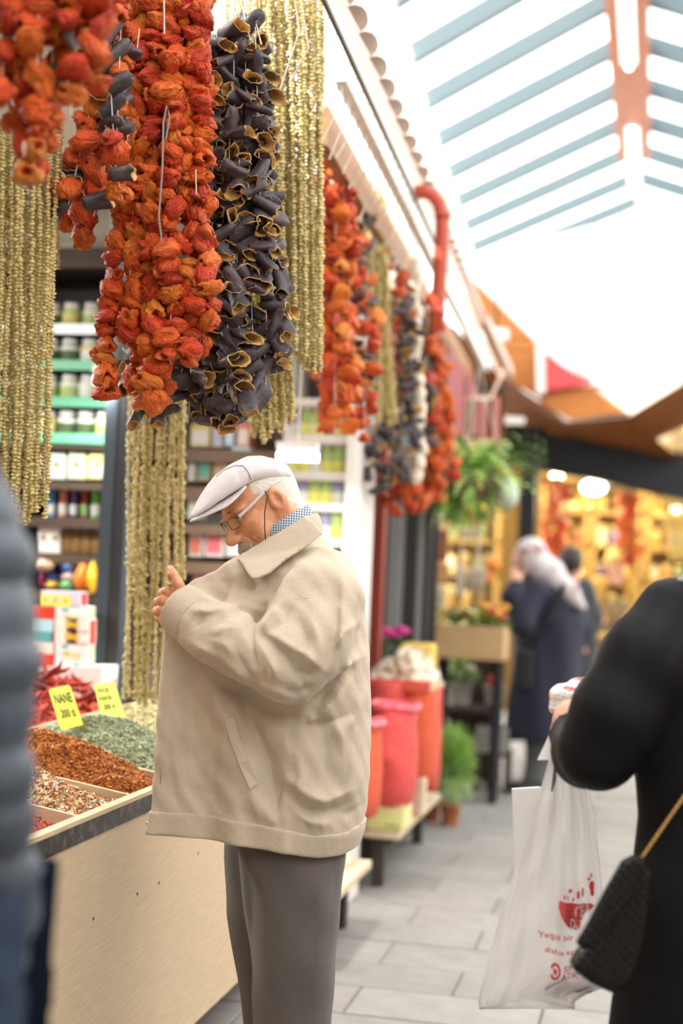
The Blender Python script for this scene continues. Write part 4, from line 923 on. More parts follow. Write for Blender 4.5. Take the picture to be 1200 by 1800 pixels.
fs += [(0, n_, 3*n_, 2*n_), (n_-1, 3*n_-1, 4*n_-1, 2*n_-1)]
part('pocket_welt', welt.add(vs, fs).mesh('pocket_welt', beige))
seam = mat('jacket_seam_thread', (.40, .325, .24), .8)
tubeline('seam', [(506, 1066), (520, 1052), (540, 1050), (560, 1056), (580, 1070), (588, 1090), (590, 1110)], .0011, seam)
tubeline('seam', [(500, 1340), (497, 1380), (490, 1420), (488, 1440)], .0010, seam)
tubeline('seam', [(296, 1150), (286, 1300), (277, 1420)], .0009, seam)
tubeline('seam', [(562, 942), (530, 962), (512, 978)], .0009, seam)
zp = m2(265, 1450, -.15); zy = -.162
zb_ = MB(); zb_.ball((zp[0]-.002, zy, zp[1]+.008), (.005, .004, .006), 8, 6); zb_.tube([(zp[0]-.002, zy, zp[1]+.004), (zp[0]-.003, zy, zp[1]-.010)], .003, 6)
part('zip_pull', zb_.mesh('zip_pull', mat('chrome_zip', (.75, .75, .76), .2, metal=1), True))
# ---- trousers
def trouser(X, Y, Z):
    near = loft(X, Y, Z, [zrow(2060, 452, 575, .085, -.075), zrow(1800, 446, 582, .095, -.08), zrow(1650, 436, 592, .105, -.082), zrow(1500, 420, 607, .11, -.075), zrow(1440, 415, 610, .10, -.06)])
    far = loft(X, Y, Z, [zrow(2060, 420, 545, .085, .10), zrow(1800, 432, 560, .095, .095), zrow(1720, 421, 560, .10, .09), zrow(1600, 400, 570, .11, .085), zrow(1500, 396, 580, .11, .075), zrow(1440, 396, 590, .10, .06)])
    d = smin(near, far, .035)
    lines = [([m2(x, y, -.1) for x, y in pts], w, a*.7) for pts, w, a in (([(440, 1480), (446, 1560), (447, 1660), (450, 1800)], .012, -.014), ([(425, 1490), (432, 1560), (440, 1620)], .012, .010), ([(470, 1500), (465, 1600), (470, 1700)], .02, .006), ([(560, 1500), (562, 1640), (555, 1800)], .016, .006), ([(590, 1500), (585, 1600)], .012, -.007), ([(520, 1700), (530, 1800)], .02, -.006), ([(412, 1500), (425, 1640), (440, 1720)], .014, -.009), ([(500, 1760), (520, 1830)], .018, .007))]
    H = creases(X[:, 0, :], Z[:, 0, :], lines)[:, None, :]
    return d-H*np.clip((.06-Y)/.1, 0, 1)-.001*np.sin(Z*40+X*60)
part('trousers', sdf_mesh('trousers', trouser, (mm(385, 1500)[0], -.22, .03), (mm(625, 1500)[0], .24, mm(500, 1442)[2]), .007, grey_tr))
ps = mat('trouser_seam', (.09, .078, .072), .9)
sy = mm(545, 1500, -.19)
part('pocket_seam', MB().tube([mm(545, 1500, -.188), mm(543, 1560, -.190), mm(541, 1600, -.190), mm(544, 1606, -.190)], .0012, 5).mesh('pocket_seam', ps))
shoe_m = mat('brown_leather_shoe', (.06, .035, .022), .4)
for yy in (-.08, .09):
    s_ = MB(); s_.ball((-.07, yy, .045), (.145, .05, .045), 16, 8); s_.box((-.205, yy-.045, 0), (.065, yy+.045, .018), bev=.006)
    part('shoe', s_.mesh('shoe', shoe_m, True))
# ---- head, neck, hand: one continuous body mesh (the rest is under the clothes)
HP, HY, HR = radians(33), radians(28), radians(8)
fw0 = Vector((-cos(HY), -sin(HY), 0)); lf = Vector((sin(HY), -cos(HY), 0)); upv = Vector((0, 0, 1))
fw = fw0*cos(HP)-upv*sin(HP); hu = fw0*sin(HP)+upv*cos(HP)
lf, hu = lf*cos(HR)+hu*sin(HR), hu*cos(HR)-lf*sin(HR)
HS = .915
ear_t = Vector(mm(482, 889, 0))
HC = ear_t-lf*(.0)*HS; HC.y = 0.0
HC = Vector((ear_t.x-lf.x*.075*HS, .02, ear_t.z))
def hl(x, y, z): return HC+(fw*x+lf*y+hu*z)*HS
def to_head(X, Y, Z):
    x, y, z = X-HC.x, Y-HC.y, Z-HC.z
    return ((x*fw.x+y*fw.y+z*fw.z)/HS, (x*lf.x+y*lf.y+z*lf.z)/HS, (x*hu.x+y*hu.y+z*hu.z)/HS)
def headsdf(x, y, z):
    ay = np.abs(y)
    d = ell(x, y, z, (-.008, 0, .042), (.098, .0765, .083))
    d = smin(d, ell(x, y, z, (.040, 0, .0), (.060, .064, .085)), .03)          # face mass
    d = smin(d, ell(x, ay, z, (.005, .040, -.055), (.050, .026, .040)), .03)    # jaw sides
    d = smin(d, ell(x, y, z, (.070, 0, -.092), (.028, .034, .024)), .028)       # chin
    d = smin(d, ell(x, y, z, (.082, 0, -.052), (.024, .036, .028)), .02)       # muzzle
    d = smin(d, ell(x, ay, z, (.062, .046, -.018), (.028, .022, .022)), .022)   # cheekbones
    d = smin(d, ell(x, ay, z, (.060, .046, -.048), (.022, .018, .024)), .02)    # slack cheeks
    d = smin(d, ell(x, ay, z, (.080, .030, .028), (.020, .032, .0105)), .014)   # brow ridge
    d = smax(d, -ell(x, ay, z, (.100, .033, .008), (.022, .021, .0125)), .014)  # eye sockets
    d = smin(d, ell(x, ay, z, (.077, .033, .007), (.0125, .0135, .0125)), .005) # eyeball and lids
    d = smin(d, ell(x, ay, z, (.084, .034, -.006), (.010, .017, .008)), .010)   # bags under the eyes
    d = smin(d, cap(x, y, z, (.094, 0, .020), (.122, 0, -.030), .0085, .0125), .012)   # nose bridge
    d = smin(d, ell(x, y, z, (.120, 0, -.033), (.0165, .0155, .0135)), .010)
    d = smin(d, ell(x, ay, z, (.108, .0135, -.036), (.013, .0095, .0105)), .008)  # wings
    d = smax(d, -ell(x, ay, z, (.114, .0075, -.047), (.007, .0045, .005)), .004)
    d = smax(d, -cap(x, ay, z, (.100, .0245, -.030), (.086, .044, -.068), .0022, .0032), .007)  # nasolabial fold
    d = smax(d, -cap(x, ay, z, (.082, .052, -.050), (.066, .050, -.088), .0012, .0018), .006)
    d = smin(d, cap(x, ay, z, (.101, .0, -.074), (.092, .022, -.076), .0062, .004), .006)      # lower lip
    d = smax(d, -cap(x, ay, z, (.108, 0, -.067), (.090, .028, -.070), .002, .002), .004)       # mouth line
    for k, zz in enumerate((.045, .056, .067)): d = smax(d, -(np.abs(z-zz-.01*np.cos(y*20))-.0006+np.maximum(0, .085-x)*.5), .004)
    for a, b in (((.066, .056, .010), (.048, .067, .020)), ((.066, .057, .004), (.046, .068, .006)), ((.065, .057, -.002), (.048, .067, -.010))): d = smax(d, -cap(x, ay, z, a, b, .0008, .0005), .004)
    # ears
    e = ell(x, ay, z, (-.010, .081, -.002), (.0215, .011, .037), [[.97, .2, .12], [-.22, .97, 0], [-.12, 0, .99]])
    e = smin(e, ell(x, ay, z, (.000, .076, -.034), (.009, .006, .011)), .006)
    e = smax(e, -ell(x, ay, z, (-.004, .091, .002), (.0115, .0085, .021)), .005)
    e = smin(e, cap(x, ay, z, (-.013, .084, .014), (-.016, .083, -.012), .0022, .002), .004)
    e = smin(e, ell(x, ay, z, (.0075, .077, -.006), (.004, .005, .006)), .004)
    d = smin(d, e, .006)
    # neck with cords
    return d
def body_head(X, Y, Z):
    x, y, z = to_head(X, Y, Z); d = headsdf(x, y, z)
    a, b = hl(-.035, 0, -.02), Vector(mm(520, 985, 0))
    nk = cap(X, Y, Z, tuple(a), tuple(b), .057, .066); d = smin(d, nk, .03)
    e = hl(-.012, .066, -.04); c2 = Vector(mm(470, 1000, -.02)); d = smin(d, cap(X, Y, Z, tuple(e), tuple(c2), .010, .010), .018)
    t = hl(.045, 0, -.10); d = smin(d, cap(X, Y, Z, tuple(t), mm(460, 1000, 0), .03, .045), .03)
    return d
hlo = (mm(372, 900)[0], -.125, mm(400, 1008)[2]); hhi = (mm(535, 900)[0], .125, mm(400, 800)[2])
ax = [np.arange(hlo[i], hhi[i]+.0022, .0022, dtype=np.float32) for i in range(3)]
V1, Q1 = surface_nets(body_head(*np.meshgrid(*ax, indexing='ij', copy=False)), hlo, .0022)
# near hand: fist round the lapel, thumb up
def hand(X, Y, Z):
    w = mm(325, 1066, -.155); k1, k2, k3, k4 = mm(293, 1040, -.155), mm(285, 1056, -.160), mm(283, 1072, -.160), mm(288, 1086, -.155)
    d = cap(X, Y, Z, w, mm(340, 1076, -.16), .030, .030)
    d = smin(d, ell(X, Y, Z, mm(306, 1062, -.152), (.030, .017, .031), [[.9, 0, .43], [0, 1, 0], [-.43, 0, .9]]), .02)
    # thumb
    d = smin(d, chain(X, Y, Z, [mm(318, 1046, -.168), mm(312, 1026, -.172), mm(303, 1010, -.166), mm(299, 1000, -.160)], [.0150, .0115, .0105, .0085], .008), .012)
    f = None
    for i, (k, r0) in enumerate(((k1, .0105), (k2, .0108), (k3, .0102), (k4, .0090))):
        b = (k[0]-.012, k[1]+.026, k[2]-.004); c = (k[0]+.004, k[1]+.046, k[2]-.007); e = (k[0]+.022, k[1]+.040, k[2]-.006)
        g = chain(X, Y, Z, [(k[0]+.014, k[1]+.002, k[2]), k, b, c, e], [r0, r0*1.06, r0*.98, r0*.95, r0*.85], .004)
        f = g if f is None else smin(f, g, .0025)
    d = smin(d, f, .006)
    for i in range(4):   # tendons
        k = (k1, k2, k3, k4)[i]; d = smin(d, cap(X, Y, Z, (k[0]+.004, k[1]-.006, k[2]), (w[0]-.008, w[1]-.018, w[2]+.008-.008*i), .0035, .002), .008)
    d = smax(d, -ell(X, Y, Z, mm(297.5, 1000, -.171), (.0045, .0022, .0065)), .0015)
    return d
hc = mm(308, 1050, -.14); l2 = (hc[0]-.065, hc[1]-.075, hc[2]-.075); h2 = (hc[0]+.065, hc[1]+.075, hc[2]+.085)
ax = [np.arange(l2[i], h2[i]+.0018, .0018, dtype=np.float32) for i in range(3)]
V2, Q2 = surface_nets(hand(*np.meshgrid(*ax, indexing='ij', copy=False)), l2, .0018)
part('body', np_mesh('body', np.concatenate([V1, V2]), np.concatenate([Q1, Q2+len(V1)]), skin))
nail = mat('thumb_nail', (.80, .60, .50), .3)
part('thumb_nail', MB().ball(mm(297.8, 1000.5, -.1695), (.0038, .0018, .0058), 8, 6).mesh('thumb_nail', nail, True))
# ---- hair, moustache, brows
hair_m = mat('short_white_hair', (.88, .84, .79), .7, col2=(.74, .66, .58), scale=60, stretch=(1, 1, 5), bump=.5, bscale=260)
def hairf(X, Y, Z):
    x, y, z = to_head(X, Y, Z); ay = np.abs(y)
    a, b = hl(-.035, 0, -.02), Vector(mm(520, 985, 0))
    d = smin(ell(x, y, z, (-.010, 0, .040), (.1015, .0795, .086)), cap(X, Y, Z, tuple(a), tuple(b), .0585, .067)/HS, .03)
    d = d-.0006*np.sin(x*700+z*300)*np.sin(z*500-y*400)
    # keep back and sides: a slanting line from temple to behind the ear
    line = np.interp(z, [-.07, -.05, -.02, .01, .03, .045, .06, .08], [-.065, -.05, -.034, -.026, .020, .040, .034, .03])
    return np.maximum(np.maximum(d, x-line), np.maximum(-.066-z, z-.085))
hlo2 = tuple(HC[i]-.14 for i in range(3)); hhi2 = tuple(HC[i]+.14 for i in range(3))
part('hair', sdf_mesh('hair', hairf, hlo2, hhi2, .0028, hair_m))
rs_ = np.random.RandomState(3)
def whiskers(name, seeds, m):
    b = MB()
    for (p, q, r0) in seeds: b.tube([p, p.lerp(q, .5)+Vector((rs_.normal(0, .0008), rs_.normal(0, .0008), rs_.normal(0, .0008))), q], [r0, r0, r0*.4], 4, cap=False)
    return part(name, b.mesh(name, m, True))
sd = []
for k in range(420):
    y = rs_.uniform(-.030, .033); x = .110-.012*(abs(y)/.03)**2+rs_.uniform(-.004, .004); z = -.049-.006*(abs(y)/.03)+rs_.uniform(-.003, .004)
    p = hl(x-.006, y, z); q = hl(x+.004+rs_.uniform(-.002, .004), y*1.18+rs_.normal(0, .002), z-.020+rs_.uniform(-.004, .003)); sd.append((p, q, .0011))
mo = mat('grey_moustache', (.46, .40, .32), .6); whiskers('moustache', sd, mo)
sd = []
for sgn in (1, -1):
    for k in range(60):
        y = rs_.uniform(.012, .050); x = .099-.014*((y-.012)/.04)**2; p = hl(x-.003, sgn*y, .028+rs_.uniform(-.003, .003)); q = hl(x+.004, sgn*(y+.010), .034+rs_.uniform(-.003, .003)); sd.append((p, q, .0007))
whiskers('eyebrow', sd, mat('grey_brow', (.40, .32, .25), .7))
eye_m = mat('eye_white', (.75, .70, .64), .2); iris = mat('iris_dark', (.03, .02, .015), .1)
lid = []
for sgn in (1, -1):
    eo = part('eye', MB().ball(hl(.0795, sgn*.033, .0065), .0115, 12, 8).mesh('eye', eye_m, True)); 
    part('iris', MB().ball(hl(.0885, sgn*.033, .0015), .0045, 10, 6).mesh('iris', iris, True), eo)
# ---- flat cap
cap_m = mat('lilac_grey_cap_cotton', (.68, .65, .675), .85, col2=(.62, .59, .61), scale=12, bump=.1, bscale=900, sheen=.2)
def capf(X, Y, Z):
    x, y, z = to_head(X, Y, Z); ay = np.abs(y)
    # crown: profile in x, lofted across
    xs = [-.104, -.095, -.08, -.05, -.02, .02, .06, .09, .12, .145, .165, .175]
    top = np.interp(x, xs, [.040, .068, .092, .118, .1305, .134, .130, .121, .108, .094, .083, .076])
    bot = np.interp(x, xs, [.035, .030, .030, .045, .060, .074, .0745, .074, .073, .070, .069, .069])
    wid = np.interp(x, xs, [.020, .052, .066, .083, .0895, .0905, .0865, .078, .068, .056, .042, .030])
    mid = bot+(top-bot)*.30; q = np.where(z > mid, (z-mid)/np.maximum(top-mid, .004), (z-mid)/np.maximum(mid-bot, .004)*.45)
    d = (np.sqrt(q*q+(ay/wid)**2)-1)*np.minimum(np.minimum(wid, (top-bot)), .05)
    d = np.maximum(d, np.maximum(bot-z-.002, np.maximum(-.104-x, x-.176)))
    for a, b, c, w_ in (((.055, .088, .095), (.020, .060, .128), -.0015, .008), ((.10, .05, .105), (.05, .03, .132), .0015, .012), ((-.06, .06, .09), (-.02, .03, .128), .002, .012)):
        dd = cap(x, ay, z, a, b, 0, 0); d = d-c/(1+(dd/w_)**2)
    # hollow for the head
    d = np.maximum(d, -ell(x, y, z, (-.008, 0, .040), (.098, .0775, .088)))
    return d
part_cap = part('flat_cap', sdf_mesh('flat_cap', capf, hlo2[:2]+(HC.z-.06,), (hhi2[0], hhi2[1], HC.z+.2), .0026, cap_m)) if 0 else None
clo = (HC.x-.23, HC.y-.16, HC.z-.08); chi = (HC.x+.13, HC.y+.14, HC.z+.17)
fcap = part('flat_cap', sdf_mesh('flat_cap', capf, clo, chi, .0026, cap_m))
def visor(X, Y, Z):
    x, y, z = to_head(X, Y, Z); ay = np.abs(y)
    zz = .0735-2.9*ay*ay*np.clip((x-.045)/.07, 0, 1)-.10*np.maximum(x-.12, 0)-.004
    plan = np.sqrt(((x-.055)/.134)**2+(y/.088)**2)-1; plan = np.maximum(plan*.08, .045-x)
    return smax(plan, np.abs(z-zz)-.0032, .004)
part('visor', sdf_mesh('visor', visor, clo, chi, .0026, cap_m), fcap)
lm = mat('cap_seam', (.30, .28, .30), .8)
def capsurf(x, y):
    for z in np.arange(.16, .03, -.0008):
        p = hl(x, y, z); f = capf(np.array([[[p.x]]], np.float32), np.array([[[p.y]]], np.float32), np.array([[[p.z]]], np.float32))[0, 0, 0]
        if f < 0: return hl(x, y, z+.0004)
    return None
sp = [q+Vector((0, -.0006, .0006)) for q in (capsurf(np.interp(t_, [0, .25, .5, .75, 1], [.075, .05, .030, .022, .024]), np.interp(t_, [0, .25, .5, .75, 1], [.012, .030, .052, .072, .086])) for t_ in np.linspace(0, 1, 18)) if q is not None]
sp += [hl(.026, .0915, .092), hl(.027, .0897, .083), hl(.028, .0850, .0765)]
part('cap_seam', MB().tube(sp, .0010, 5).mesh('cap_seam', lm), fcap)
# ---- glasses with a cord
gl = part('eyeglasses', MB().tube([hl(.112, -.012, .012), hl(.117, 0, .016), hl(.112, .012, .012)], .0013, 6).mesh('eyeglasses', mat('dark_gold_bridge', (.25, .19, .12), .3, metal=.8), True))
lens_m = bpy.data.materials.new('spectacle_lens'); lens_m.use_nodes = True
nt = lens_m.node_tree; nt.nodes.remove(nt.nodes['Principled BSDF']); t1 = nt.nodes.new('ShaderNodeBsdfTransparent'); t1.inputs[0].default_value = (.93, .94, .88, 1); g1 = nt.nodes.new('ShaderNodeBsdfGlossy'); g1.inputs[1].default_value = .03
mxs = nt.nodes.new('ShaderNodeMixShader'); mxs.inputs[0].default_value = .16; nt.links.new(t1.outputs[0], mxs.inputs[1]); nt.links.new(g1.outputs[0], mxs.inputs[2]); nt.links.new(mxs.outputs[0], nt.nodes['Material Output'].inputs[0])
frame_m = mat('dark_spectacle_frame', (.09, .075, .06), .3, metal=.5); temple_m = mat('silver_spectacle_arm', (.60, .59, .56), .3, metal=.5)
for sgn in (1, -1):
    rim = []
    for k in range(25):
        a = 2*pi*k/24; cy_, cz_ = cos(a), sin(a); sq = (abs(cy_)**4+abs(cz_)**4)**-.25
        yy = sgn*(.036+.0235*cy_*sq); zz = .004+.0145*cz_*sq; rim.append(hl(.112-.010*((abs(yy)-.01)/.05)**1.5, yy, zz))
    part('lens_rim', MB().tube(rim, .0011, 5, cap=False).mesh('lens_rim', frame_m, True), gl)
    part('lens', MB().add(rim[:24], [tuple(range(24))]).mesh('lens', lens_m), gl)
    h0, h1 = hl(.101, sgn*.0605, .013), hl(.098, sgn*.069, .014)
    part('hinge', MB().bar(h0, h1, .006, .010, up=hu).mesh('hinge', frame_m), gl)
    tp = [hl(.099, sgn*.070, .014), hl(.06, sgn*.0785, .022), hl(.018, sgn*.0855, .033), hl(-.012, sgn*.088, .040)]
    b = MB()
    for p, q in zip(tp[:-1], tp[1:]): b.bar(p, q, .0022, .0065 if p is not tp[2] else .004, up=hu)
    b.tube([tp[-1], hl(-.028, sgn*.084, .038), hl(-.044, sgn*.080, .037)], .0014, 5)
    part('temple_arm', b.mesh('temple_arm', temple_m), gl)
p0 = hl(.012, .0865, .032)
part('cord', MB().tube([p0+Vector((0, -.002, .003)), hl(.014, .089, .020), Vector(mm(465, 900, -.085)), Vector(mm(465, 930, -.087)), Vector(mm(467, 952, -.088)), Vector(mm(464, 985, -.080))], .0014, 6).mesh('cord', mat('black_cord', (.015, .013, .012), .6), True), gl)
# ---- checked shirt collar
sh_m = bpy.data.materials.new('blue_check_shirt'); sh_m.use_nodes = True; nt = sh_m.node_tree
bb = nt.nodes['Principled BSDF']; bb.inputs['Roughness'].default_value = .8; tc = nt.nodes.new('ShaderNodeTexCoord')
w1 = nt.nodes.new('ShaderNodeTexWave'); w1.inputs['Scale'].default_value = 55; w1.bands_direction = 'X'; w2 = nt.nodes.new('ShaderNodeTexWave'); w2.inputs['Scale'].default_value = 55; w2.bands_direction = 'Z'
for w in (w1, w2): nt.links.new(tc.outputs['Object'], w.inputs[0])
ml = nt.nodes.new('ShaderNodeMath'); ml.operation = 'ADD'; nt.links.new(w1.outputs[1], ml.inputs[0]); nt.links.new(w2.outputs[1], ml.inputs[1])
cr = nt.nodes.new('ShaderNodeValToRGB'); cr.color_ramp.elements[0].position = .35; cr.color_ramp.elements[0].color = (.06, .09, .16, 1); cr.color_ramp.elements[1].position = .6; cr.color_ramp.elements[1].color = (.50, .58, .66, 1)
dv = nt.nodes.new('ShaderNodeMath'); dv.operation = 'MULTIPLY'; dv.inputs[1].default_value = .5; nt.links.new(ml.outputs[0], dv.inputs[0]); nt.links.new(dv.outputs[0], cr.inputs[0]); nt.links.new(cr.outputs[0], bb.inputs['Base Color'])
def shirt(X, Y, Z):
    a, b = hl(-.035, 0, -.02), Vector(mm(520, 985, 0))
    d = np.abs(cap(X, Y, Z, tuple(a), tuple(b), .0640, .076))-.0035
    ex, ez = cb[0]-ca[0], cb[1]-ca[1]; ln = sqrt(ex*ex+ez*ez); nxv, nzv = -ez/ln, ex/ln
    if nzv < 0: nxv, nzv = -nxv, -nzv
    sl = (X-ca[0])*nxv+(Z-ca[1])*nzv
    return np.maximum(d, np.maximum(sl-.022, -sl-.03))
part('shirt_collar', sdf_mesh('shirt_collar', shirt, (mm(420, 900)[0], -.12, mm(500, 1000)[2]), (mm(560, 900)[0], .12, mm(500, 880)[2]), .003, sh_m))

# ================================================================== WOMAN IN BLACK (near, right) WITH BAGS
def frame_at(px, Z):
    q = P(px, 1000, Z); base = Vector((q.x, q.y, 0)); inv = (Matrix.Translation(base) @ Matrix.Rotation(TH, 4, 'Z')).inverted()
    def f(px_, py_, d=0.0):
        v = inv @ P(px_, py_, Z+d); return (v.x, v.y, v.z)
    return base, f
WB, w_ = frame_at(1330, 2.70)
wom = empty('person', WB, 'woman in black dress seen from behind, carrying a white plastic bag', 'person', rz=TH)
black = mat('black_jersey', (.006, .0065, .0085), .6, col2=(.0045, .0045, .006), scale=10, bump=.12, bscale=300, spec=.15)
def wrow(py, l, r, hy, cy=0.0):
    a = w_(l, py, cy); b = w_(r, py, cy); return (a[2], (a[0]+b[0])/2, cy, (b[0]-a[0])/2, hy)
def dress(X, Y, Z):
    d = loft(X, Y, Z, [wrow(1003, 1275, 1380, .05, .0), wrow(1022, 1215, 1445, .07), wrow(1050, 1170, 1490, .09), wrow(1100, 1140, 1520, .11), wrow(1200, 1118, 1545, .125), wrow(1340, 1112, 1545, .12), wrow(1430, 1118, 1540, .12), wrow(1520, 1108, 1560, .15), wrow(1620, 1090, 1580, .17), wrow(1720, 1075, 1600, .18), wrow(1900, 1050, 1625, .19), wrow(2250, 1020, 1660, .22)])
    arm = chain(X, Y, Z, [w_(1185, 1085, -.01), w_(1140, 1165, -.05), w_(1085, 1255, -.07), w_(1052, 1318, -.06), w_(1030, 1325, .03), w_(1003, 1288, .12)], [.076, .087, .082, .069, .060, .045], .03)
    a = np.array(w_(1003, 1288, .12)); b = np.array(w_(1030, 1325, .03)); n = (a-b)/np.linalg.norm(a-b)
    arm = np.maximum(arm, (X-a[0])*n[0]+(Y-a[1])*n[1]+(Z-a[2])*n[2]-.005)
    d = smin(d, arm, .03)
    arm2 = chain(X, Y, Z, [w_(1490, 1090, 0), w_(1560, 1240, -.02), w_(1580, 1380, .05), w_(1480, 1380, .2)], [.07, .07, .06, .045], .03)
    d = smin(d, arm2, .03)
    lines = [([(w_(x, y, -.1)[0], w_(x, y, -.1)[2]) for x, y in pts], .008, a_) for pts, a_ in (([(1180, 1075), (1135, 1130), (1118, 1200)], .006), ([(1165, 1060), (1125, 1110), (1105, 1180)], -.006), ([(1195, 1100), (1150, 1170), (1130, 1230)], -.006), ([(1050, 1380), (1085, 1365), (1105, 1345)], -.005), ([(1000, 1340), (1030, 1360), (1060, 1350)], .005))]
    return d-creases(X[:, 0, :], Z[:, 0, :], lines)[:, None, :]
lo_ = (w_(965, 1300)[0], -.26, .15); hi_ = (w_(1690, 1300)[0], .30, w_(1300, 1000)[2]+.03)
def wpart(name, me, parent=wom): o = bpy.data.objects.new(name, me); COL.objects.link(o); o.parent = parent; return o
wpart('dress', sdf_mesh('dress', dress, lo_, hi_, .0085, black))
wskin = mat('fair_skin', (.72, .44, .32), .5, col2=(.66, .36, .25), scale=30, bump=.05)
hp = [w_(1003, 1290, .11), w_(994, 1270, .135), w_(990, 1258, .15)]
def whand(X, Y, Z):
    d = cap(X, Y, Z, w_(1012, 1300, .08), w_(1000, 1282, .125), .031, .030)
    d = smin(d, ell(X, Y, Z, w_(998, 1266, .145), (.030, .034, .041)), .018)
    for i, (a, b, c) in enumerate((((985, 1252, .155), (978, 1268, .175), (985, 1290, .17)), ((982, 1264, .15), (975, 1282, .165), (983, 1300, .16)), ((982, 1276, .14), (976, 1294, .15), (985, 1308, .145)), ((986, 1288, .13), (981, 1303, .138), (989, 1313, .135)))):
        d = smin(d, chain(X, Y, Z, [w_(1000, 1265+i*5, .15), w_(*a), w_(*b), w_(*c)], [.0125, .011, .010, .009], .004), .005)
    d = smin(d, chain(X, Y, Z, [w_(1006, 1262, .13), w_(1012, 1245, .15), w_(1006, 1230, .17)], [.015, .012, .0105], .006), .008)
    return d
def whead(X, Y, Z):
    hc = w_(1330, 880, .04); d = ell(X, Y, Z, hc, (.076, .095, .115)); d = smin(d, ell(X, Y, Z, (hc[0], hc[1]+.05, hc[2]-.05), (.055, .05, .07)), .03)
    d = smin(d, ell(X, Y, Z, (hc[0], hc[1]+.105, hc[2]-.02), (.012, .018, .022)), .015)
    d = smin(d, ell(X, np.abs(Y-hc[1])*0+Y, Z, (hc[0], hc[1]+.09, hc[2]-.075), (.03, .02, .012)), .012)
    d = smin(d, cap(X, Y, Z, (hc[0], hc[1]-.01, hc[2]-.06), w_(1330, 1010, .0), .055, .06), .03)
    for s in (-1, 1):
        d = smin(d, cap(X, Y, Z, w_(1330+s*90, 2100, 0), w_(1330+s*80, 2490, 0), .055, .038), .02)
    return d
def wbody(X, Y, Z):
    d = whead(X, Y, Z)
    d = smin(d, chain(X, Y, Z, [w_(1330, 1040, 0), w_(1330, 1250, 0), w_(1330, 1700, 0)], [.07, .10, .10], .05), .03)
    for s_ in (-1, 1): d = smin(d, cap(X, Y, Z, w_(1330+s_*70, 1700, 0), w_(1330+s_*90, 2100, 0), .085, .055), .04)
    d = smin(d, chain(X, Y, Z, [w_(1330, 1080, 0), w_(1190, 1090, -.01), w_(1085, 1255, -.06), w_(1050, 1318, -.05), w_(1012, 1300, .08)], [.05, .05, .045, .036, .026], .03), .02)
    box = (X < w_(1040, 1270)[0]) & (Z > w_(1000, 1340)[2])
    return np.minimum(d, whand(X, Y, Z))
l3 = (w_(962, 900)[0], -.16, .02); h3 = (w_(1470, 900)[0], .26, w_(1330, 740)[2])
wpart('body', sdf_mesh('body', wbody, l3, h3, .0062, wskin))
hc = w_(1330, 880, .04)
hm = MB(); hm.ball((hc[0], hc[1]-.012, hc[2]+.008), (.088, .105, .122), 20, 14); hm.ball((hc[0], hc[1]-.06, hc[2]-.10), (.075, .055, .10), 16, 10)
wpart('headscarf', hm.mesh('headscarf', mat('light_blue_scarf', (.42, .50, .58), .7, col2=(.60, .64, .68), scale=14), True))
sc = MB(); sc.tube([w_(1185, 1030, -.02), w_(1225, 1008, -.05), w_(1290, 995, -.08), w_(1370, 998, -.08), w_(1440, 1015, -.03)], [.008, .014, .02, .02, .012], 10); wpart('scarf_end', sc.mesh('scarf_end', MATS['light_blue_scarf'], True))
for s in (-1, 1):
    s_ = MB(); q = w_(1330+s*80, 2490, 0); s_.ball((q[0], q[1]+.06, .04), (.045, .13, .04), 14, 8); wpart('shoe', s_.mesh('shoe', mat('black_shoe', (.02, .02, .02), .4), True))
# ---- wrapped package in her hand
pk_m = bpy.data.materials.new('red_white_wrap'); pk_m.use_nodes = True; nt = pk_m.node_tree; bb = nt.nodes['Principled BSDF']; bb.inputs['Roughness'].default_value = .5
tc = nt.nodes.new('ShaderNodeTexCoord'); mp = nt.nodes.new('ShaderNodeMapping'); mp.inputs['Scale'].default_value = (30, 30, 90); mp.inputs['Rotation'].default_value = (0, .5, 0); vn = nt.nodes.new('ShaderNodeTexNoise'); vn.inputs['Scale'].default_value = 1.0; vn.inputs['Detail'].default_value = 2
cr = nt.nodes.new('ShaderNodeValToRGB'); e_ = cr.color_ramp.elements; e_[0].position = .47; e_[0].color = (.86, .84, .82, 1); e_[1].position = .56; e_[1].color = (.72, .09, .09, 1); e2 = e_.new(.40); e2.color = (.86, .84, .82, 1); e3 = e_.new(.36); e3.color = (.45, .44, .45, 1); e4 = e_.new(.33); e4.color = (.86, .84, .82, 1)
nt.links.new(tc.outputs['Object'], mp.inputs[0]); nt.links.new(mp.outputs[0], vn.inputs[0]); nt.links.new(vn.outputs[0], cr.inputs[0]); nt.links.new(cr.outputs[0], bb.inputs['Base Color'])
def wrapf(X, Y, Z):
    d = cap(X, Y, Z, w_(992, 1232, .19), w_(1085, 1222, .24), .033, .050)
    d = smin(d, cap(X, Y, Z, w_(985, 1218, .19), w_(1040, 1210, .2), .017, .024), .015)
    return d-.003*np.sin(X*90+Z*70)*np.sin(Y*80+X*40)-.002*np.sin(Z*160)
c = w_(1030, 1225, .21)
pkg = empty('wrapped_package', WB, 'red and white paper wrapped package held by the woman in black', 'package', rz=TH)
wpart('wrapping', sdf_mesh('wrapping', wrapf, (c[0]-.12, c[1]-.12, c[2]-.10), (c[0]+.14, c[1]+.14, c[2]+.10), .0045, pk_m), pkg)
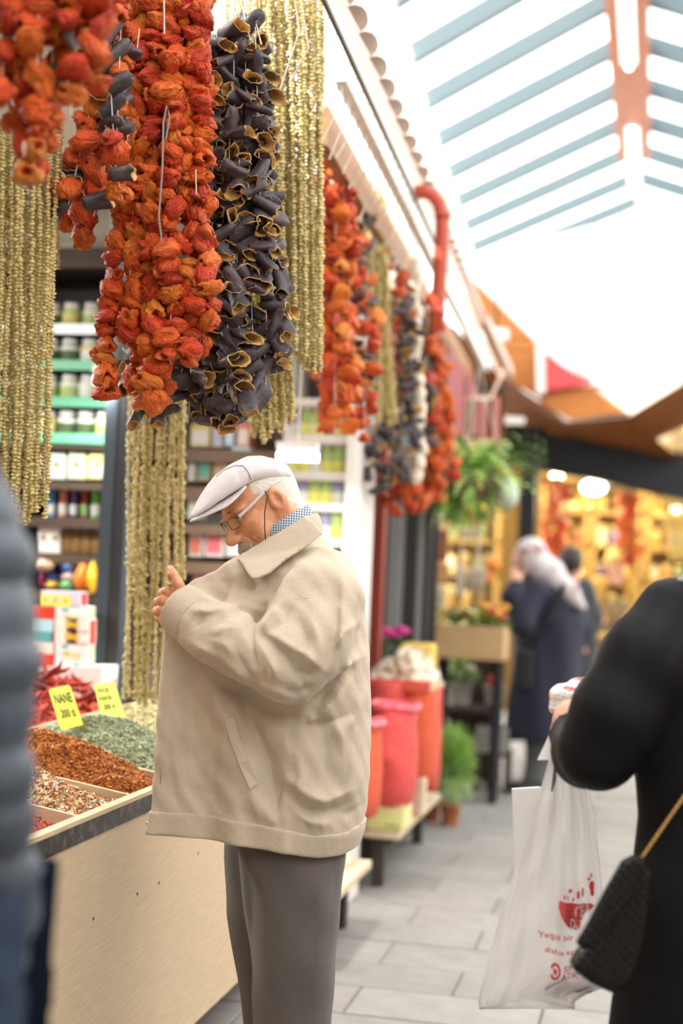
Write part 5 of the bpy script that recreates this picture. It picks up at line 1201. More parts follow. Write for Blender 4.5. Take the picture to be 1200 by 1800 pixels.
# ---- plastic carrier bag
BD = 2.86
BB, b_ = frame_at(960, BD)
bag = empty('plastic_bag', BB, 'translucent white plastic carrier bag with red print held by woman', 'bag', rz=TH)
film = thin('white_bag_film', (.97, .97, .97), .05, .6, .25)
rowsL = [(1300, 972), (1330, 966), (1380, 952), (1440, 935), (1520, 908), (1600, 882), (1680, 858), (1730, 845), (1752, 840), (1762, 842)]
rowsR = [(1300, 990), (1330, 1012), (1380, 1034), (1440, 1045), (1520, 1054), (1600, 1062), (1680, 1075), (1710, 1080), (1730, 1062), (1748, 1010)]
def bagx(v):
    py = 1300+462*v; l = np.interp(py, [r[0] for r in rowsL], [r[1] for r in rowsL]); r = np.interp(py, [r[0] for r in rowsR], [r[1] for r in rowsR]); return py, l, r
def bagpt(u, v):
    """u in [0,1) round the bag, v from handles to the bottom"""
    py, l, r = bagx(v); a = 2*pi*u; x = (l+r)/2-(r-l)/2*cos(a)
    th = .012+.060*sin(pi*min(1, v*1.02)**1.3)**.8
    d = -th*sin(a)*abs(sin(a))**.2+.010*sin(9*a+4*v)*(1-v*.6)*min(1, v*4)+.006*sin(17*a-6*v)+.004*sin(5*a+25*v)
    py += 12*sin(a*2+1)*max(0, v-.85)/.15+(18*(x-840)/230*-1 if v > .97 else 0)*0
    return b_(x, py, d)
NU, NV = 72, 46
m = MB()
for i in range(NV+1):
    for j in range(NU): m.v.append(bagpt(j/NU, i/NV))
for i in range(NV):
    for j in range(NU): k = (j+1) % NU; m.f.append((i*NU+j, i*NU+k, i*NU+NU+k, i*NU+NU+j)); m.mi.append(0)
m.f.append(tuple(NV*NU+j for j in range(NU))); m.mi.append(0)
wpart('bag_body', m.mesh('bag_body', film, True), bag)
for k, (xa, xb) in enumerate(((970, 958), (985, 1016))):
    hb = MB()
    for i in range(7):
        t = i/6; x0 = xa+(xb-xa)*t; hw = 5+9*t; py = 1290+46*t
        for s in (-1, 1): hb.v.append(b_(x0+s*hw, py, -.012-.01*t))
    hb.f = [(2*i, 2*i+1, 2*i+3, 2*i+2) for i in range(6)]; hb.mi = [0]*6
    wpart('handle', hb.mesh('handle', film), bag)
wpart('dark_gap', MB().add([b_(974, 1336, -.03), b_(980, 1336, -.03), b_(975, 1390, -.045), b_(968, 1392, -.045)], [(0, 1, 2, 3)]).mesh('dark_gap', mat('grey_strap', (.12, .12, .125), .6)), bag)
# red print on the front sheet
pr_m = mat('red_bag_print', (.74, .10, .10), .5)
def bag_front(px, py):
    v = (py-1300)/462; _, l, r = bagx(v); c_ = max(-1, min(1, ((l+r)/2-px)/((r-l)/2))); a = math.acos(c_)
    q = bagpt(a/(2*pi), v); th = .0045
    q2 = b_(px, py, 0)
    return (q2[0]+0, q[1]-th, q2[2]) if True else q
def print_poly(name, polys):
    mb = MB()
    for pl in polys: mb.add([bag_front(x, y) for x, y in pl], [tuple(range(len(pl)))])
    return wpart(name, mb.mesh(name, pr_m), bag)
def print_text(txt, x0, x1, y0, y1, slope=0.12, name='lettering', slant=0, white=False):
    me = text_mesh(txt, 1.0, 'LEFT'); xs = [v.co.x for v in me.vertices]; ys_ = [v.co.y for v in me.vertices]; X0, X1, Y0_, Y1_ = min(xs), max(xs), min(ys_), max(ys_)
    for v in me.vertices:
        u = (v.co.x-X0)/(X1-X0); q = (v.co.y-Y0_)/(Y1_-Y0_); px = x0+(x1-x0)*u+slant*q; py = y1+(y0-y1)*q+slope*(x1-x0)*u
        p = bag_front(px, py); v.co = (p[0], p[1]-(.001 if white else 0), p[2])
    me.materials.clear(); me.materials.append(mat('white_print', (.88, .86, .86), .5) if white else pr_m); wpart(name, me, bag)
bowl = [[(968, 1566), (976, 1567), (984, 1569), (992, 1571), (1000, 1573), (1010, 1575), (1022, 1577), (1034, 1574), (1035, 1579), (1028, 1588), (1018, 1594), (1012, 1606), (1008, 1622), (1000, 1621), (990, 1617), (981, 1606), (974, 1592), (969, 1578)]]
# split the bowl in vertical strips so that it follows the sheet
def strips(outline, x0, x1, n):
    out = []
    for k in range(n):
        a, b = x0+(x1-x0)*k/n, x0+(x1-x0)*(k+1)/n
        def span(x):
            ys2 = []
            for (p, q) in zip(outline, outline[1:]+outline[:1]):
                if (p[0]-x)*(q[0]-x) <= 0 and p[0] != q[0]: ys2.append(p[1]+(q[1]-p[1])*(x-p[0])/(q[0]-p[0]))
            return (min(ys2), max(ys2)) if ys2 else None
        sa, sb = span(a+.01), span(b-.01)
        if sa and sb: out.append([(a, sa[0]), (b, sb[0]), (b, sb[1]), (a, sa[1])])
    return out
print_poly('bowl_emblem', strips(bowl[0], 968, 1035, 12))
dots = []
for (x, y, rx, ry) in ((962, 1554, 5, 3), (972, 1550, 2.5, 2.5), (991, 1551, 4, 3.5), (980, 1560, 2, 4), (986, 1562, 1.5, 5), (1005, 1558, 3, 8), (1014, 1556, 3, 9), (973, 1528, 1, 1.2), (1025, 1533, 3, 3), (1030, 1545, 5, 10), (1031, 1556, 4, 7), (1028, 1526, 2, 4), (996, 1566, 2, 4)):
    dots.append([(x+rx*cos(2*pi*k/8), y+ry*sin(2*pi*k/8)) for k in range(8)])
print_poly('food_emblem', dots)
print_text('CE', 1000, 1018, 1577, 1599, .05, white=True); print_text('DO', 993, 1013, 1601, 1622, .05, white=True)
print_text('Yeşil bir gelecek', 936, 1062, 1620, 1634, .17); print_text('daha az poşet', 950, 1046, 1650, 1663, .13)
print_text('SIFIR', 982, 1018, 1684, 1696, .03); print_text('ATIK', 979, 1012, 1698, 1711, .05)
ring = []
for k in range(14):
    a, b2 = 2*pi*k/14, 2*pi*(k+1)/14
    ring.append([(968+9*cos(a), 1694+17*sin(a)), (968+9*cos(b2), 1694+17*sin(b2)), (968+5*cos(b2), 1694+11*sin(b2)), (968+5*cos(a), 1694+11*sin(a))])
print_poly('round_emblem', ring[:6]+ring[8:]); print_poly('round_emblem_core', [[(965, 1688), (971, 1690), (970, 1700), (965, 1699)]])
# things in the bag
cb_ = MB(); cb_.box((0, 0, 0), (.16, .05, .05), bev=.004)
q = b_(930, 1752, .0)
bx = empty('grocery_pack', BB, 'striped grocery pack at the bottom inside the plastic bag', 'package', rz=TH)
mb = MB(); mb.box((q[0]+.03, q[1]-.008, q[2]+.014), (q[0]+.125, q[1]+.008, q[2]+.05), bev=.003); wpart('pack_body', mb.mesh('pack_body', mat('dull_violet_pack', (.35, .30, .40), .5, col2=(.62, .30, .28), scale=60, stretch=(.2, .2, 3))), bx)
sh = empty('paper_sheet', BB, 'plain white paper bag sticking out behind the plastic bag', 'paper bag', rz=TH)
mb = prism([b_(900, 1387, .05), b_(948, 1384, .05), b_(1000, 1395, .05), b_(1000, 1600, .05), b_(905, 1560, .05)], (0, .012, 0)); wpart('paper', mb.mesh('paper', mat('white_paper', (.86, .86, .86), .7)), sh)
# ---- black quilted handbag with gold chain
HB, h_ = frame_at(1070, 2.50)
hbag = empty('handbag', HB, 'black quilted leather handbag with gold chain on her hip', 'handbag', rz=TH)
leather = bpy.data.materials.new('black_quilted_leather'); leather.use_nodes = True; nt = leather.node_tree; bb = nt.nodes['Principled BSDF']; bb.inputs['Base Color'].default_value = (.004, .004, .0045, 1); bb.inputs['Roughness'].default_value = .38; bb.inputs['Specular IOR Level'].default_value = .22
tc = nt.nodes.new('ShaderNodeTexCoord'); mp = nt.nodes.new('ShaderNodeMapping'); mp.inputs['Rotation'].default_value = (0, .785, 0); nt.links.new(tc.outputs['Object'], mp.inputs[0])
sep = nt.nodes.new('ShaderNodeSeparateXYZ'); nt.links.new(mp.outputs[0], sep.inputs[0]); acc = None
for ax_ in (0, 2):
    mu = nt.nodes.new('ShaderNodeMath'); mu.operation = 'MULTIPLY'; mu.inputs[1].default_value = 230; nt.links.new(sep.outputs[ax_], mu.inputs[0]); sn = nt.nodes.new('ShaderNodeMath'); sn.operation = 'SINE'; nt.links.new(mu.outputs[0], sn.inputs[0]); ab = nt.nodes.new('ShaderNodeMath'); ab.operation = 'ABSOLUTE'; nt.links.new(sn.outputs[0], ab.inputs[0])
    if acc is None: acc = ab
    else: mi_ = nt.nodes.new('ShaderNodeMath'); mi_.operation = 'MINIMUM'; nt.links.new(acc.outputs[0], mi_.inputs[0]); nt.links.new(ab.outputs[0], mi_.inputs[1]); acc = mi_
bp = nt.nodes.new('ShaderNodeBump'); bp.inputs['Strength'].default_value = .4; bp.inputs['Distance'].default_value = .003; nt.links.new(acc.outputs[0], bp.inputs['Height']); nt.links.new(bp.outputs[0], bb.inputs['Normal'])
def slab_sdf(name, pts, d0, th, rnd, parent):
    pl = [(h_(x, y, d0)[0], h_(x, y, d0)[2]) for x, y in pts]
    xs = [p[0] for p in pl]; zs = [p[1] for p in pl]
    def f(X, Y, Z): return smax(poly2(X, Z, pl)-rnd*.4, np.abs(Y-d0-(X-xs[0])*.35)-th, rnd)
    return wpart(name, sdf_mesh(name, f, (min(xs)-.02, d0-.12, min(zs)-.02), (max(xs)+.02, d0+.12, max(zs)+.02), .004, leather), parent)
slab_sdf('bag_body', [(1085, 1545), (1118, 1512), (1135, 1530), (1120, 1640), (1096, 1712), (1066, 1722), (1030, 1703), (1002, 1680), (1010, 1668), (1045, 1632)], .01, .035, .02, hbag)
slab_sdf('flap', [(1112, 1502), (1128, 1512), (1100, 1570), (1052, 1628), (1030, 1648), (1013, 1648), (1007, 1640), (1026, 1612), (1060, 1555), (1090, 1510)], -.045, .012, .012, hbag)
gold = mat('gold_chain_metal', (.62, .38, .12), .3, metal=.9)
ca_, cb2 = Vector(h_(1112, 1530, -.03)), Vector(h_(1235, 1352, -.02)); nlink = 44
lk = MB().tube([(.0042*cos(2*pi*k/8), .0022*sin(2*pi*k/8), 0) for k in range(9)], .0011, 5, cap=False).mesh('chain_link', gold, True)
for k in range(nlink):
    p = ca_.lerp(cb2, k/(nlink-1)); o = wpart('chain_link', lk, hbag); o.location = p; dq = (cb2-ca_).normalized().to_track_quat('X', 'Z'); o.rotation_mode = 'QUATERNION'; o.rotation_quaternion = dq @ Matrix.Rotation((k % 2)*pi/2, 3, 'X').to_quaternion()
cc = Vector(h_(1400, 1075, .06)); nl2 = 64
for k in range(1, nl2):
    t = k/(nl2-1); p = cb2.lerp(cc, t)+Vector((0, .05*sin(pi*t)*.2, 0)); o = wpart('chain_link', lk, hbag); o.location = p; dq = (cc-cb2).normalized().to_track_quat('X', 'Z'); o.rotation_mode = 'QUATERNION'; o.rotation_quaternion = dq @ Matrix.Rotation((k % 2)*pi/2, 3, 'X').to_quaternion()
wpart('chain_ring', MB().tube([Vector(h_(1108+8*cos(a), 1536+8*sin(a), -.032)) for a in [2*pi*k/12 for k in range(13)]], .0018, 6, cap=False).mesh('chain_ring', gold, True), hbag)
wpart('strap_tab', MB().bar(h_(1100, 1560, -.035), h_(1110, 1538, -.034), .012, .02).mesh('strap_tab', leather), hbag)

# ================================================================== PERSON IN PUFFER JACKET (nearest, left edge)
PB, p_ = frame_at(-203, 1.55)
puf = empty('person', PB, 'person in slate blue puffer jacket and jeans, blurred at left edge', 'person', rz=TH)
slate = mat('slate_puffer_nylon', (.048, .068, .098), .45, col2=(.036, .052, .076), scale=10, bump=.15, bscale=40)
_p0 = p_
def p_(x, y, d=0.0): return _p0(x-13, y, d)
def prow(py, l, r, hy, cy=0.0):
    a = p_(l, py, cy); b = p_(r, py, cy); return (a[2], (a[0]+b[0])/2, cy, (b[0]-a[0])/2, hy)
def puffer(X, Y, Z):
    d = loft(X, Y, Z, [prow(735, -310, -120, .06), prow(775, -400, -30, .10), prow(900, -450, 0, .14), prow(1200, -450, -10, .15), prow(1660, -450, -15, .15), prow(1705, -440, -25, .14)])
    arm = chain(X, Y, Z, [p_(-70, 880, 0), p_(-58, 990, -.02), p_(-50, 1160, -.04), p_(-58, 1400, -.04), p_(-43, 1570, .0), p_(-52, 1670, .04), p_(-65, 1740, .06)], [.060, .070, .072, .070, .072, .064, .050], .03)
    arm2 = chain(X, Y, Z, [p_(-400, 880, 0), p_(-425, 1160, -.03), p_(-425, 1400, -.03), p_(-410, 1620, .04)], [.065, .072, .068, .055], .03)
    d = smin(smin(d, arm, .02), arm2, .02)
    q = np.abs(np.sin((Z-.02*np.sin(X*7))*pi/.058)); return d-.011*(np.sqrt(q)-.6)
def ppart(name, me): o = bpy.data.objects.new(name, me); COL.objects.link(o); o.parent = puf; return o
ppart('puffer_jacket', sdf_mesh('puffer_jacket', puffer, (p_(-560, 1000)[0], -.22, p_(0, 1790)[2]), (p_(110, 1000)[0], .22, p_(0, 715)[2]), .0085, slate))
denim = mat('blue_denim', (.025, .050, .10), .8, col2=(.016, .03, .065), scale=30, bump=.2, bscale=300)
def jeans(X, Y, Z):
    d = None
    for s in (-1, 1):
        e = chain(X, Y, Z, [p_(-190+s*110, 1560, 0), p_(-190+s*120, 1900, 0), p_(-190+s*118, 2300, .02), p_(-190+s*115, 3100, 0)], [.135, .11, .075, .058], .03); d = e if d is None else smin(d, e, .03)
    return np.maximum(d, .06-Z)
ppart('jeans', sdf_mesh('jeans', jeans, (p_(-560, 1000)[0], -.2, .03), (p_(110, 1000)[0], .2, p_(0, 1540)[2]), .012, denim))
def phead(X, Y, Z):
    hc = p_(-200, 560, .02); d = ell(X, Y, Z, hc, (.078, .098, .118)); d = smin(d, ell(X, Y, Z, (hc[0], hc[1]+.1, hc[2]-.02), (.013, .02, .025)), .015); d = smin(d, ell(X, Y, Z, (hc[0], hc[1]+.055, hc[2]-.06), (.055, .045, .06)), .03)
    d = smin(d, cap(X, Y, Z, (hc[0], hc[1], hc[2]-.06), p_(-200, 770, 0), .058, .065), .03)
    for s in (-1, 1): d = smin(d, ell(X, Y, Z, (hc[0]+s*.08, hc[1]-.005, hc[2]-.01), (.01, .02, .033)), .006)
    return d
l5 = (p_(-360, 560)[0], -.14, p_(0, 780)[2]); h5 = (p_(-40, 560)[0], .17, p_(0, 340)[2])
Va, Qa = surface_nets(phead(*np.meshgrid(*[np.arange(l5[i], h5[i], .007, dtype=np.float32) for i in range(3)], indexing='ij', copy=False)), l5, .007)
Vs, Qs, nv = [Va], [Qa], len(Va)
for (hx, hd) in ((-52, .07), (-412, .05)):
    hw = p_(hx-12, 1780, hd)
    def ph(X, Y, Z):
        d = ell(X, Y, Z, (hw[0], hw[1], hw[2]-.02), (.022, .042, .05)); d = smin(d, cap(X, Y, Z, (hw[0], hw[1], hw[2]+.04), (hw[0], hw[1], hw[2]), .028, .028), .02)
        for k in range(4): d = smin(d, chain(X, Y, Z, [(hw[0], hw[1]+.03-.02*k, hw[2]-.06), (hw[0]-.006, hw[1]+.033-.02*k, hw[2]-.095), (hw[0]-.02, hw[1]+.03-.02*k, hw[2]-.118+.006*abs(k-1))], [.0095, .009, .008], .004), .005)
        return smin(d, chain(X, Y, Z, [(hw[0]-.005, hw[1]+.035, hw[2]-.01), (hw[0]-.012, hw[1]+.06, hw[2]-.045), (hw[0]-.016, hw[1]+.062, hw[2]-.07)], [.012, .010, .009], .005), .006)
    lx = (hw[0]-.06, hw[1]-.07, hw[2]-.14); hx2 = (hw[0]+.05, hw[1]+.09, hw[2]+.07)
    V_, Q_ = surface_nets(ph(*np.meshgrid(*[np.arange(lx[i], hx2[i], .005, dtype=np.float32) for i in range(3)], indexing='ij', copy=False)), lx, .005)
    Vs.append(V_); Qs.append(Q_+nv); nv += len(V_)
ppart('body', np_mesh('body', np.concatenate(Vs), np.concatenate(Qs), wskin))
hc = p_(-200, 560, .02); ppart('hair', MB().ball((hc[0], hc[1]-.018, hc[2]+.02), (.086, .098, .112), 20, 14).mesh('hair', mat('dark_hair', (.03, .02, .015), .6, bump=.4, bscale=120), True))
for s in (-1, 1):
    q = p_(-190+s*115, 3100, 0); s_ = MB(); s_.ball((q[0], q[1]+.06, .045), (.05, .14, .045), 14, 8); ppart('shoe', s_.mesh('shoe', MATS['black_shoe'], True))

# ================================================================== FARTHER DOWN THE AISLE
fr = random.Random(99)
dk = mat('charcoal_beam', (.016, .017, .020), .6, spec=.2)
def pprism(name, pts, d, th, m, **k):
    """outline in pixels at a given depth (or per-point depths), thickened away from the camera"""
    q = [P(p[0], p[1], p[2] if len(p) > 2 else d) for p in pts]
    return prism(q, Vector((-sin(TH), cos(TH), 0))*th).build(name, m, **k)
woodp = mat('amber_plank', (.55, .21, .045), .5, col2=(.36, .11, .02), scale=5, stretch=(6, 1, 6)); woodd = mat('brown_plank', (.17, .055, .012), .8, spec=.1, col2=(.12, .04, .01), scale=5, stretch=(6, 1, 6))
def planks(root, quad, n, m, name='plank', th=.03):
    a, b, c, d = [P(*q) for q in quad]
    for k in range(n):
        t0, t1 = (k+.004)/n, (k+.996)/n
        prism([a.lerp(d, t0), b.lerp(c, t0), b.lerp(c, t1), a.lerp(d, t1)], Vector((-sin(TH), cos(TH), .2))*th).build(name, m, root)
can = empty('wooden_gable', P(1000, 690, 11.6), 'orange plank gable at the end of the aisle, under its sunlit white part', 'gable')
plank_m = mat('gable_plank', (.58, .22, .045), .55, col2=(.46, .16, .03), scale=4, stretch=(1, 6, 8)); sunlit_m = mat('sunlit_plank', (.88, .82, .70), .55)  # cream tone is sunlight put into the colour of the plank strip
def clad(outline, n, m, Y):
    y0, y1 = min(p[1] for p in outline), max(p[1] for p in outline)
    def hspan(y):
        xs = [p[0]+(q[0]-p[0])*(y-p[1])/(q[1]-p[1]) for p, q in zip(outline, outline[1:]+outline[:1]) if (p[1]-y)*(q[1]-y) <= 0 and p[1] != q[1]]
        return (min(xs), max(xs)) if len(xs) > 1 else None
    for k in range(n):
        ya, yb = y0+(y1-y0)*(k+.03)/n, y0+(y1-y0)*(k+.97)/n
        A, B = hspan(ya), hspan(yb)
        if A and B: prism([onY(A[0], ya, Y), onY(A[1], ya, Y), onY(B[1], yb, Y), onY(B[0], yb, Y)], (0, .03, 0)).build('plank', m, can)
clad([(800, 470), (835, 497), (952, 614), (957, 700), (935, 698), (870, 650), (830, 560)], 11, plank_m, 11.5)
clad([(957, 686), (1040, 680), (1108, 729), (1000, 739), (935, 698)], 4, plank_m, 11.5)
clad([(1040, 680), (1215, 655), (1215, 664), (1108, 729)], 5, sunlit_m, 11.5)
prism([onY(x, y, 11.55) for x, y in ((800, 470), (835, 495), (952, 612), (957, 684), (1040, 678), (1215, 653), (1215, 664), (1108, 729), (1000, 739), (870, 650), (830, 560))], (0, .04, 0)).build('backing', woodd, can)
MATS_W = mat('sunlit_white_gable', (.90, .89, .87), .6)  # white is sunlight painted onto the upper part of the plank wall
prism([onY(x, y, 11.6) for x, y in ((800, 468), (905, 440), (975, 415), (1060, 392), (1125, 362), (1215, 380), (1215, 660), (1040, 684), (952, 690), (950, 612), (835, 497))], (0, .08, 0)).build('sunlit_gable_wall', MATS_W, kind='structure')
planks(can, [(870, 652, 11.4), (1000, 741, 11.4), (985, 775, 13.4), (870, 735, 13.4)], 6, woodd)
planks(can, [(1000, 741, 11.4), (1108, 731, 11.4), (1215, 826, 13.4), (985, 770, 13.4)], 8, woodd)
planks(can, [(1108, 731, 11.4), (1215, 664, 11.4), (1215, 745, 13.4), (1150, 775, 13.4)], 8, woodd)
def yprism(name, pts, Y, th, m, **k): return prism([onY(x, y, Y) for x, y in pts], (0, th, 0)).build(name, m, **k)
yprism('trim_5', [(1118, 350), (1215, 370), (1215, 384), (1120, 366)], 11.4, .06, mat('peach_coping', (.75, .55, .40), .6), kind='structure')
wp = empty('white_batten_post', onY(948, 690, 11.4), 'short white upright batten at the left end of pink sign', 'post'); yprism('batten', [(941, 575), (955, 575), (957, 690), (943, 692)], 11.35, .06, mat('white_batten', (.86, .84, .80), .5), parent=wp)
sg = empty('pink_sign', onY(1050, 660, 11.4), 'coral red sign board under the sunlit gable part beside white batten', 'sign'); yprism('board', [(957, 618), (985, 640), (1010, 655), (1040, 668), (1040, 674), (957, 686)], 11.42, .05, mat('coral_red_board', (.66, .07, .08), .5), parent=sg)
for i, (pts, dd, lab) in enumerate((([(848, 574), (893, 578), (894, 596), (850, 592)], 10.9, 'white box lamp on the upper gable planks'), ([(850, 728), (922, 734), (922, 744), (850, 742)], 11.0, 'long white lamp under the gable above the fern'))):
    e = empty('canopy_lamp', P(pts[0][0], pts[0][1], dd), lab, 'lamp'); pprism('lamp_body', pts, dd, .08, bat_m, parent=e); qq = P((pts[0][0]+pts[1][0])/2, pts[0][1]+6, dd+.04); MB().tube([qq, qq+Vector((0, .1, .35))], .008, 5).build('bracket', dk if 'charcoal_beam' in MATS else woodd, e)
# dark lintel, post and warm-lit shop at the end
pprism('trim_7', [(885, 752), (1215, 800), (1215, 880), (885, 812)], 13.0, .15, dk, kind='structure')
pprism('trim_8', [(885, 745), (960, 752), (958, 815), (885, 815)], 12.4, .1, dk, kind='structure')
po = empty('charcoal_post', P(925, 1200, 12.2), 'charcoal steel post behind the headscarf', 'post')
A = P(928, 750, 12.2); B = P(914, 1230, 12.2); MB().box((B.x-.07, B.y-.06, 0), (B.x+.07, B.y+.06, A.z)).build('shaft', dk, po); MB().box((B.x-.11, B.y-.1, 0), (B.x+.11, B.y+.1, .03)).build('foot', dk, po)
YS = 14.6
warm = mat('warm_cream_wall', (.38, .26, .09), .8); shw = mat('honey_shelf', (.50, .31, .08), .6)
xl, xr = onY(740, 900, YS).x, onY(1290, 900, YS).x
MB().box((xl-.3, YS+.45, 0), (xr+2, YS+.55, 3.0)).build('wall_far', warm, kind='structure')
MB().box((xl-.3, 13.75, 2.72), (xr+2, YS+.5, 2.78)).build('ceiling_far', mat('warm_ceiling', (.62, .50, .30), .8), kind='structure')
MB().box((xr+1.9, 12.9, 0), (xr+2, YS+.5, 2.75)).build('wall_right', warm, kind='structure')
cols = [(.80, .62, .16), (.45, .10, .04), (.20, .13, .24), (.62, .40, .10), (.80, .70, .45), (.35, .22, .06), (.70, .30, .06), (.25, .30, .12)]
fj = [MB().lathe([(.045, 0), (.05, .01), (.05, .13), (.04, .15), (.04, .18), (.03, .181)], n=8, mis=[0, 0, 0, 1, 1]).mesh('shop_jar', [mat('shopjar_%d' % i, c, .3), mat('gold_lid', (.7, .55, .2), .3)], True) for i, c in enumerate(cols)]
rowname = ['lowest', 'second', 'third', 'fourth', 'fifth', 'topmost']
for ui, (pa_, pb_, nm) in enumerate(((755, 880, 'left'), (950, 1035, 'middle'), (1040, 1130, 'broad'), (1135, 1240, 'right'))):
    x0, x1 = onY(pa_, 900, YS).x, onY(pb_, 900, YS).x
    e = empty('shop_shelving', ((x0+x1)/2, YS+.2, 0), ['honey wood shelving of the back shop left of headscarf', 'honey wood shelving behind the orange hanging garland', 'honey wood shelving behind the shopkeeper', 'honey wood shelving at the right behind yellow loops'][ui], 'shelving')
    for x in (x0, x1-.05): MB().box((x, YS, 0), (x+.05, YS+.35, 2.5)).build('upright', shw, e)
    for r in range(7): MB().box((x0, YS, .35+r*.34), (x1, YS+.35, .38+r*.34)).build('shelf_board', shw, e)
    for r in range(1, 6):
        x = x0+.10; 
        while x < x1-.08:
            o = link('shop_jar', fr.choice(fj)); o.location = (x, YS+.10, .38+r*.34); s = fr.uniform(.8, 1.15); o.scale = (s, s, s)
            tag(o, 'jar on the %s shelf behind %s' % (rowname[r], ('the hanging fern', 'the orange hanging garland', 'the shopkeeper', 'the yellow loops')[ui]), 'jar', 'jars in the back shop'); x += fr.uniform(.11, .17)
def far_lamp(px, py, z, r, pw, label, col=(1, .86, .58)):
    c = P(px, py, z); e = empty('pendant_lamp', c, label, 'lamp', 'lamps in the back shop')
    MB().ball(c, (r*1.6, r, r*.9), 14, 8).build('bulb', glow('warm_bulb', col, 14) if 'warm_bulb' not in MATS else MATS['warm_bulb'], e, True)
    MB().tube([c+Vector((0, 0, r*.8)), Vector((c.x, c.y, 2.74))], .012, 6).build('stem', dk, e)
    if pw:
        l = bpy.data.lights.new('lamp_glow', 'POINT'); l.energy = pw; l.color = col; l.shadow_soft_size = r; lo2 = bpy.data.objects.new('lamp_light', l); COL.objects.link(lo2); lo2.parent = e; lo2.location = (0, -.0, -r*1.6)
far_lamp(1043, 856, 13.6, .07, 30, 'large white pendant lamp in the back shop'); far_lamp(979, 836, 13.6, .035, 12, 'small round lamp above the orange garland'); far_lamp(1189, 895, 14.0, .03, 10, 'small lamp at the right edge of back shop'); far_lamp(835, 870, 14.0, .035, 16, 'small warm lamp behind the hanging fern')
for i, (px, py) in enumerate(((1036, 910), (1092, 896), (1025, 1002), (1008, 890), (1117, 870))):
    c = onY(px, py, YS+.06); c.z = .38+.34*max(1, round((c.z-.38)/.34))+.052; e = empty('tin_lid', c, ['shiny tin catching light beside orange garland', 'shiny tin catching light left of red garland', 'yellow shiny tin above the dark coat', 'amber shiny tin right of orange garland', 'pale shiny tin above the red garland'][i], 'tin'); MB().lathe([(.045, -.05), (.05, -.045), (.05, .045), (.045, .05)], c, 12).build('tin_body', mat('shiny_tin', (.9, .7, .3), .12, metal=.9), e, True)
garland('pepper_garland', 'orange pepper garland hanging in the back shop behind the headscarf', 13.2, [(968, 838, 966, 975, 0), (976, 842, 978, 995, .05), (986, 845, 990, 985, 0)], 'garland', 'garlands in the back shop', size=2.0, gap=.08, seed=41, jit=.03)
garland('pepper_garland', 'deep red pepper garland hanging in the back shop above the shopkeeper', 13.2, [(1098, 880, 1092, 975, 0), (1104, 865, 1106, 995, .05), (1112, 875, 1118, 985, 0)], 'garland', 'garlands in the back shop', size=2.0, gap=.08, seed=42, jit=.03)
yl = empty('yellow_loops', P(1175, 880, 13.4), 'yellow loops of dried strings hanging at the right of back shop', 'garland', 'garlands in the back shop')
for k in range(5):
    x = 1168+k*8; MB().tube([P(x, 860, 13.4), P(x+4, 930, 13.4), P(x+12, 985, 13.4)], .02, 6).build('okra_loop', mat('yellow_okra', (.62, .44, .12), .7, bump=.5, bscale=80), yl)
# shop counter with goods in front of the shopkeeper
ct = empty('shop_counter', P(1090, 1150, 12.6), 'brown counter in front of the shopkeeper', 'counter'); a = P(1000, 1120, 12.6); b = P(1290, 1120, 12.6)
MB().box((a.x, a.y, 0), (b.x, a.y+.5, .86)).build('front', mat('counter_brown', (.20, .11, .05), .6), ct); MB().box((a.x-.03, a.y-.03, .86), (b.x+.03, a.y+.53, .90)).build('top', shw, ct)
for i, (px, py, c, lab, s) in enumerate(((1140, 1048, (.80, .62, .25), 'amber paper cone on the far counter', .13), (1168, 1040, (.85, .83, .78), 'white sack on the far counter near black sleeve', .12), (1150, 1075, (.65, .15, .05), 'red tub on the far counter', .10), (1190, 1038, (.80, .68, .60), 'pinkish sack on the far counter at right', .11))):
    c0 = P(px, py, 12.7); e = empty('goods_sack', (c0.x, c0.y, .9), lab, 'sack'); MB().lathe([(s*.8, 0), (s, s*.4), (s*.95, s*1.6), (s*.6, s*1.9), (s*.7, s*2.1)], (c0.x, c0.y, .9), 14).build('sack_body', mat('sackcol_%d' % i, c, .7), e, True)
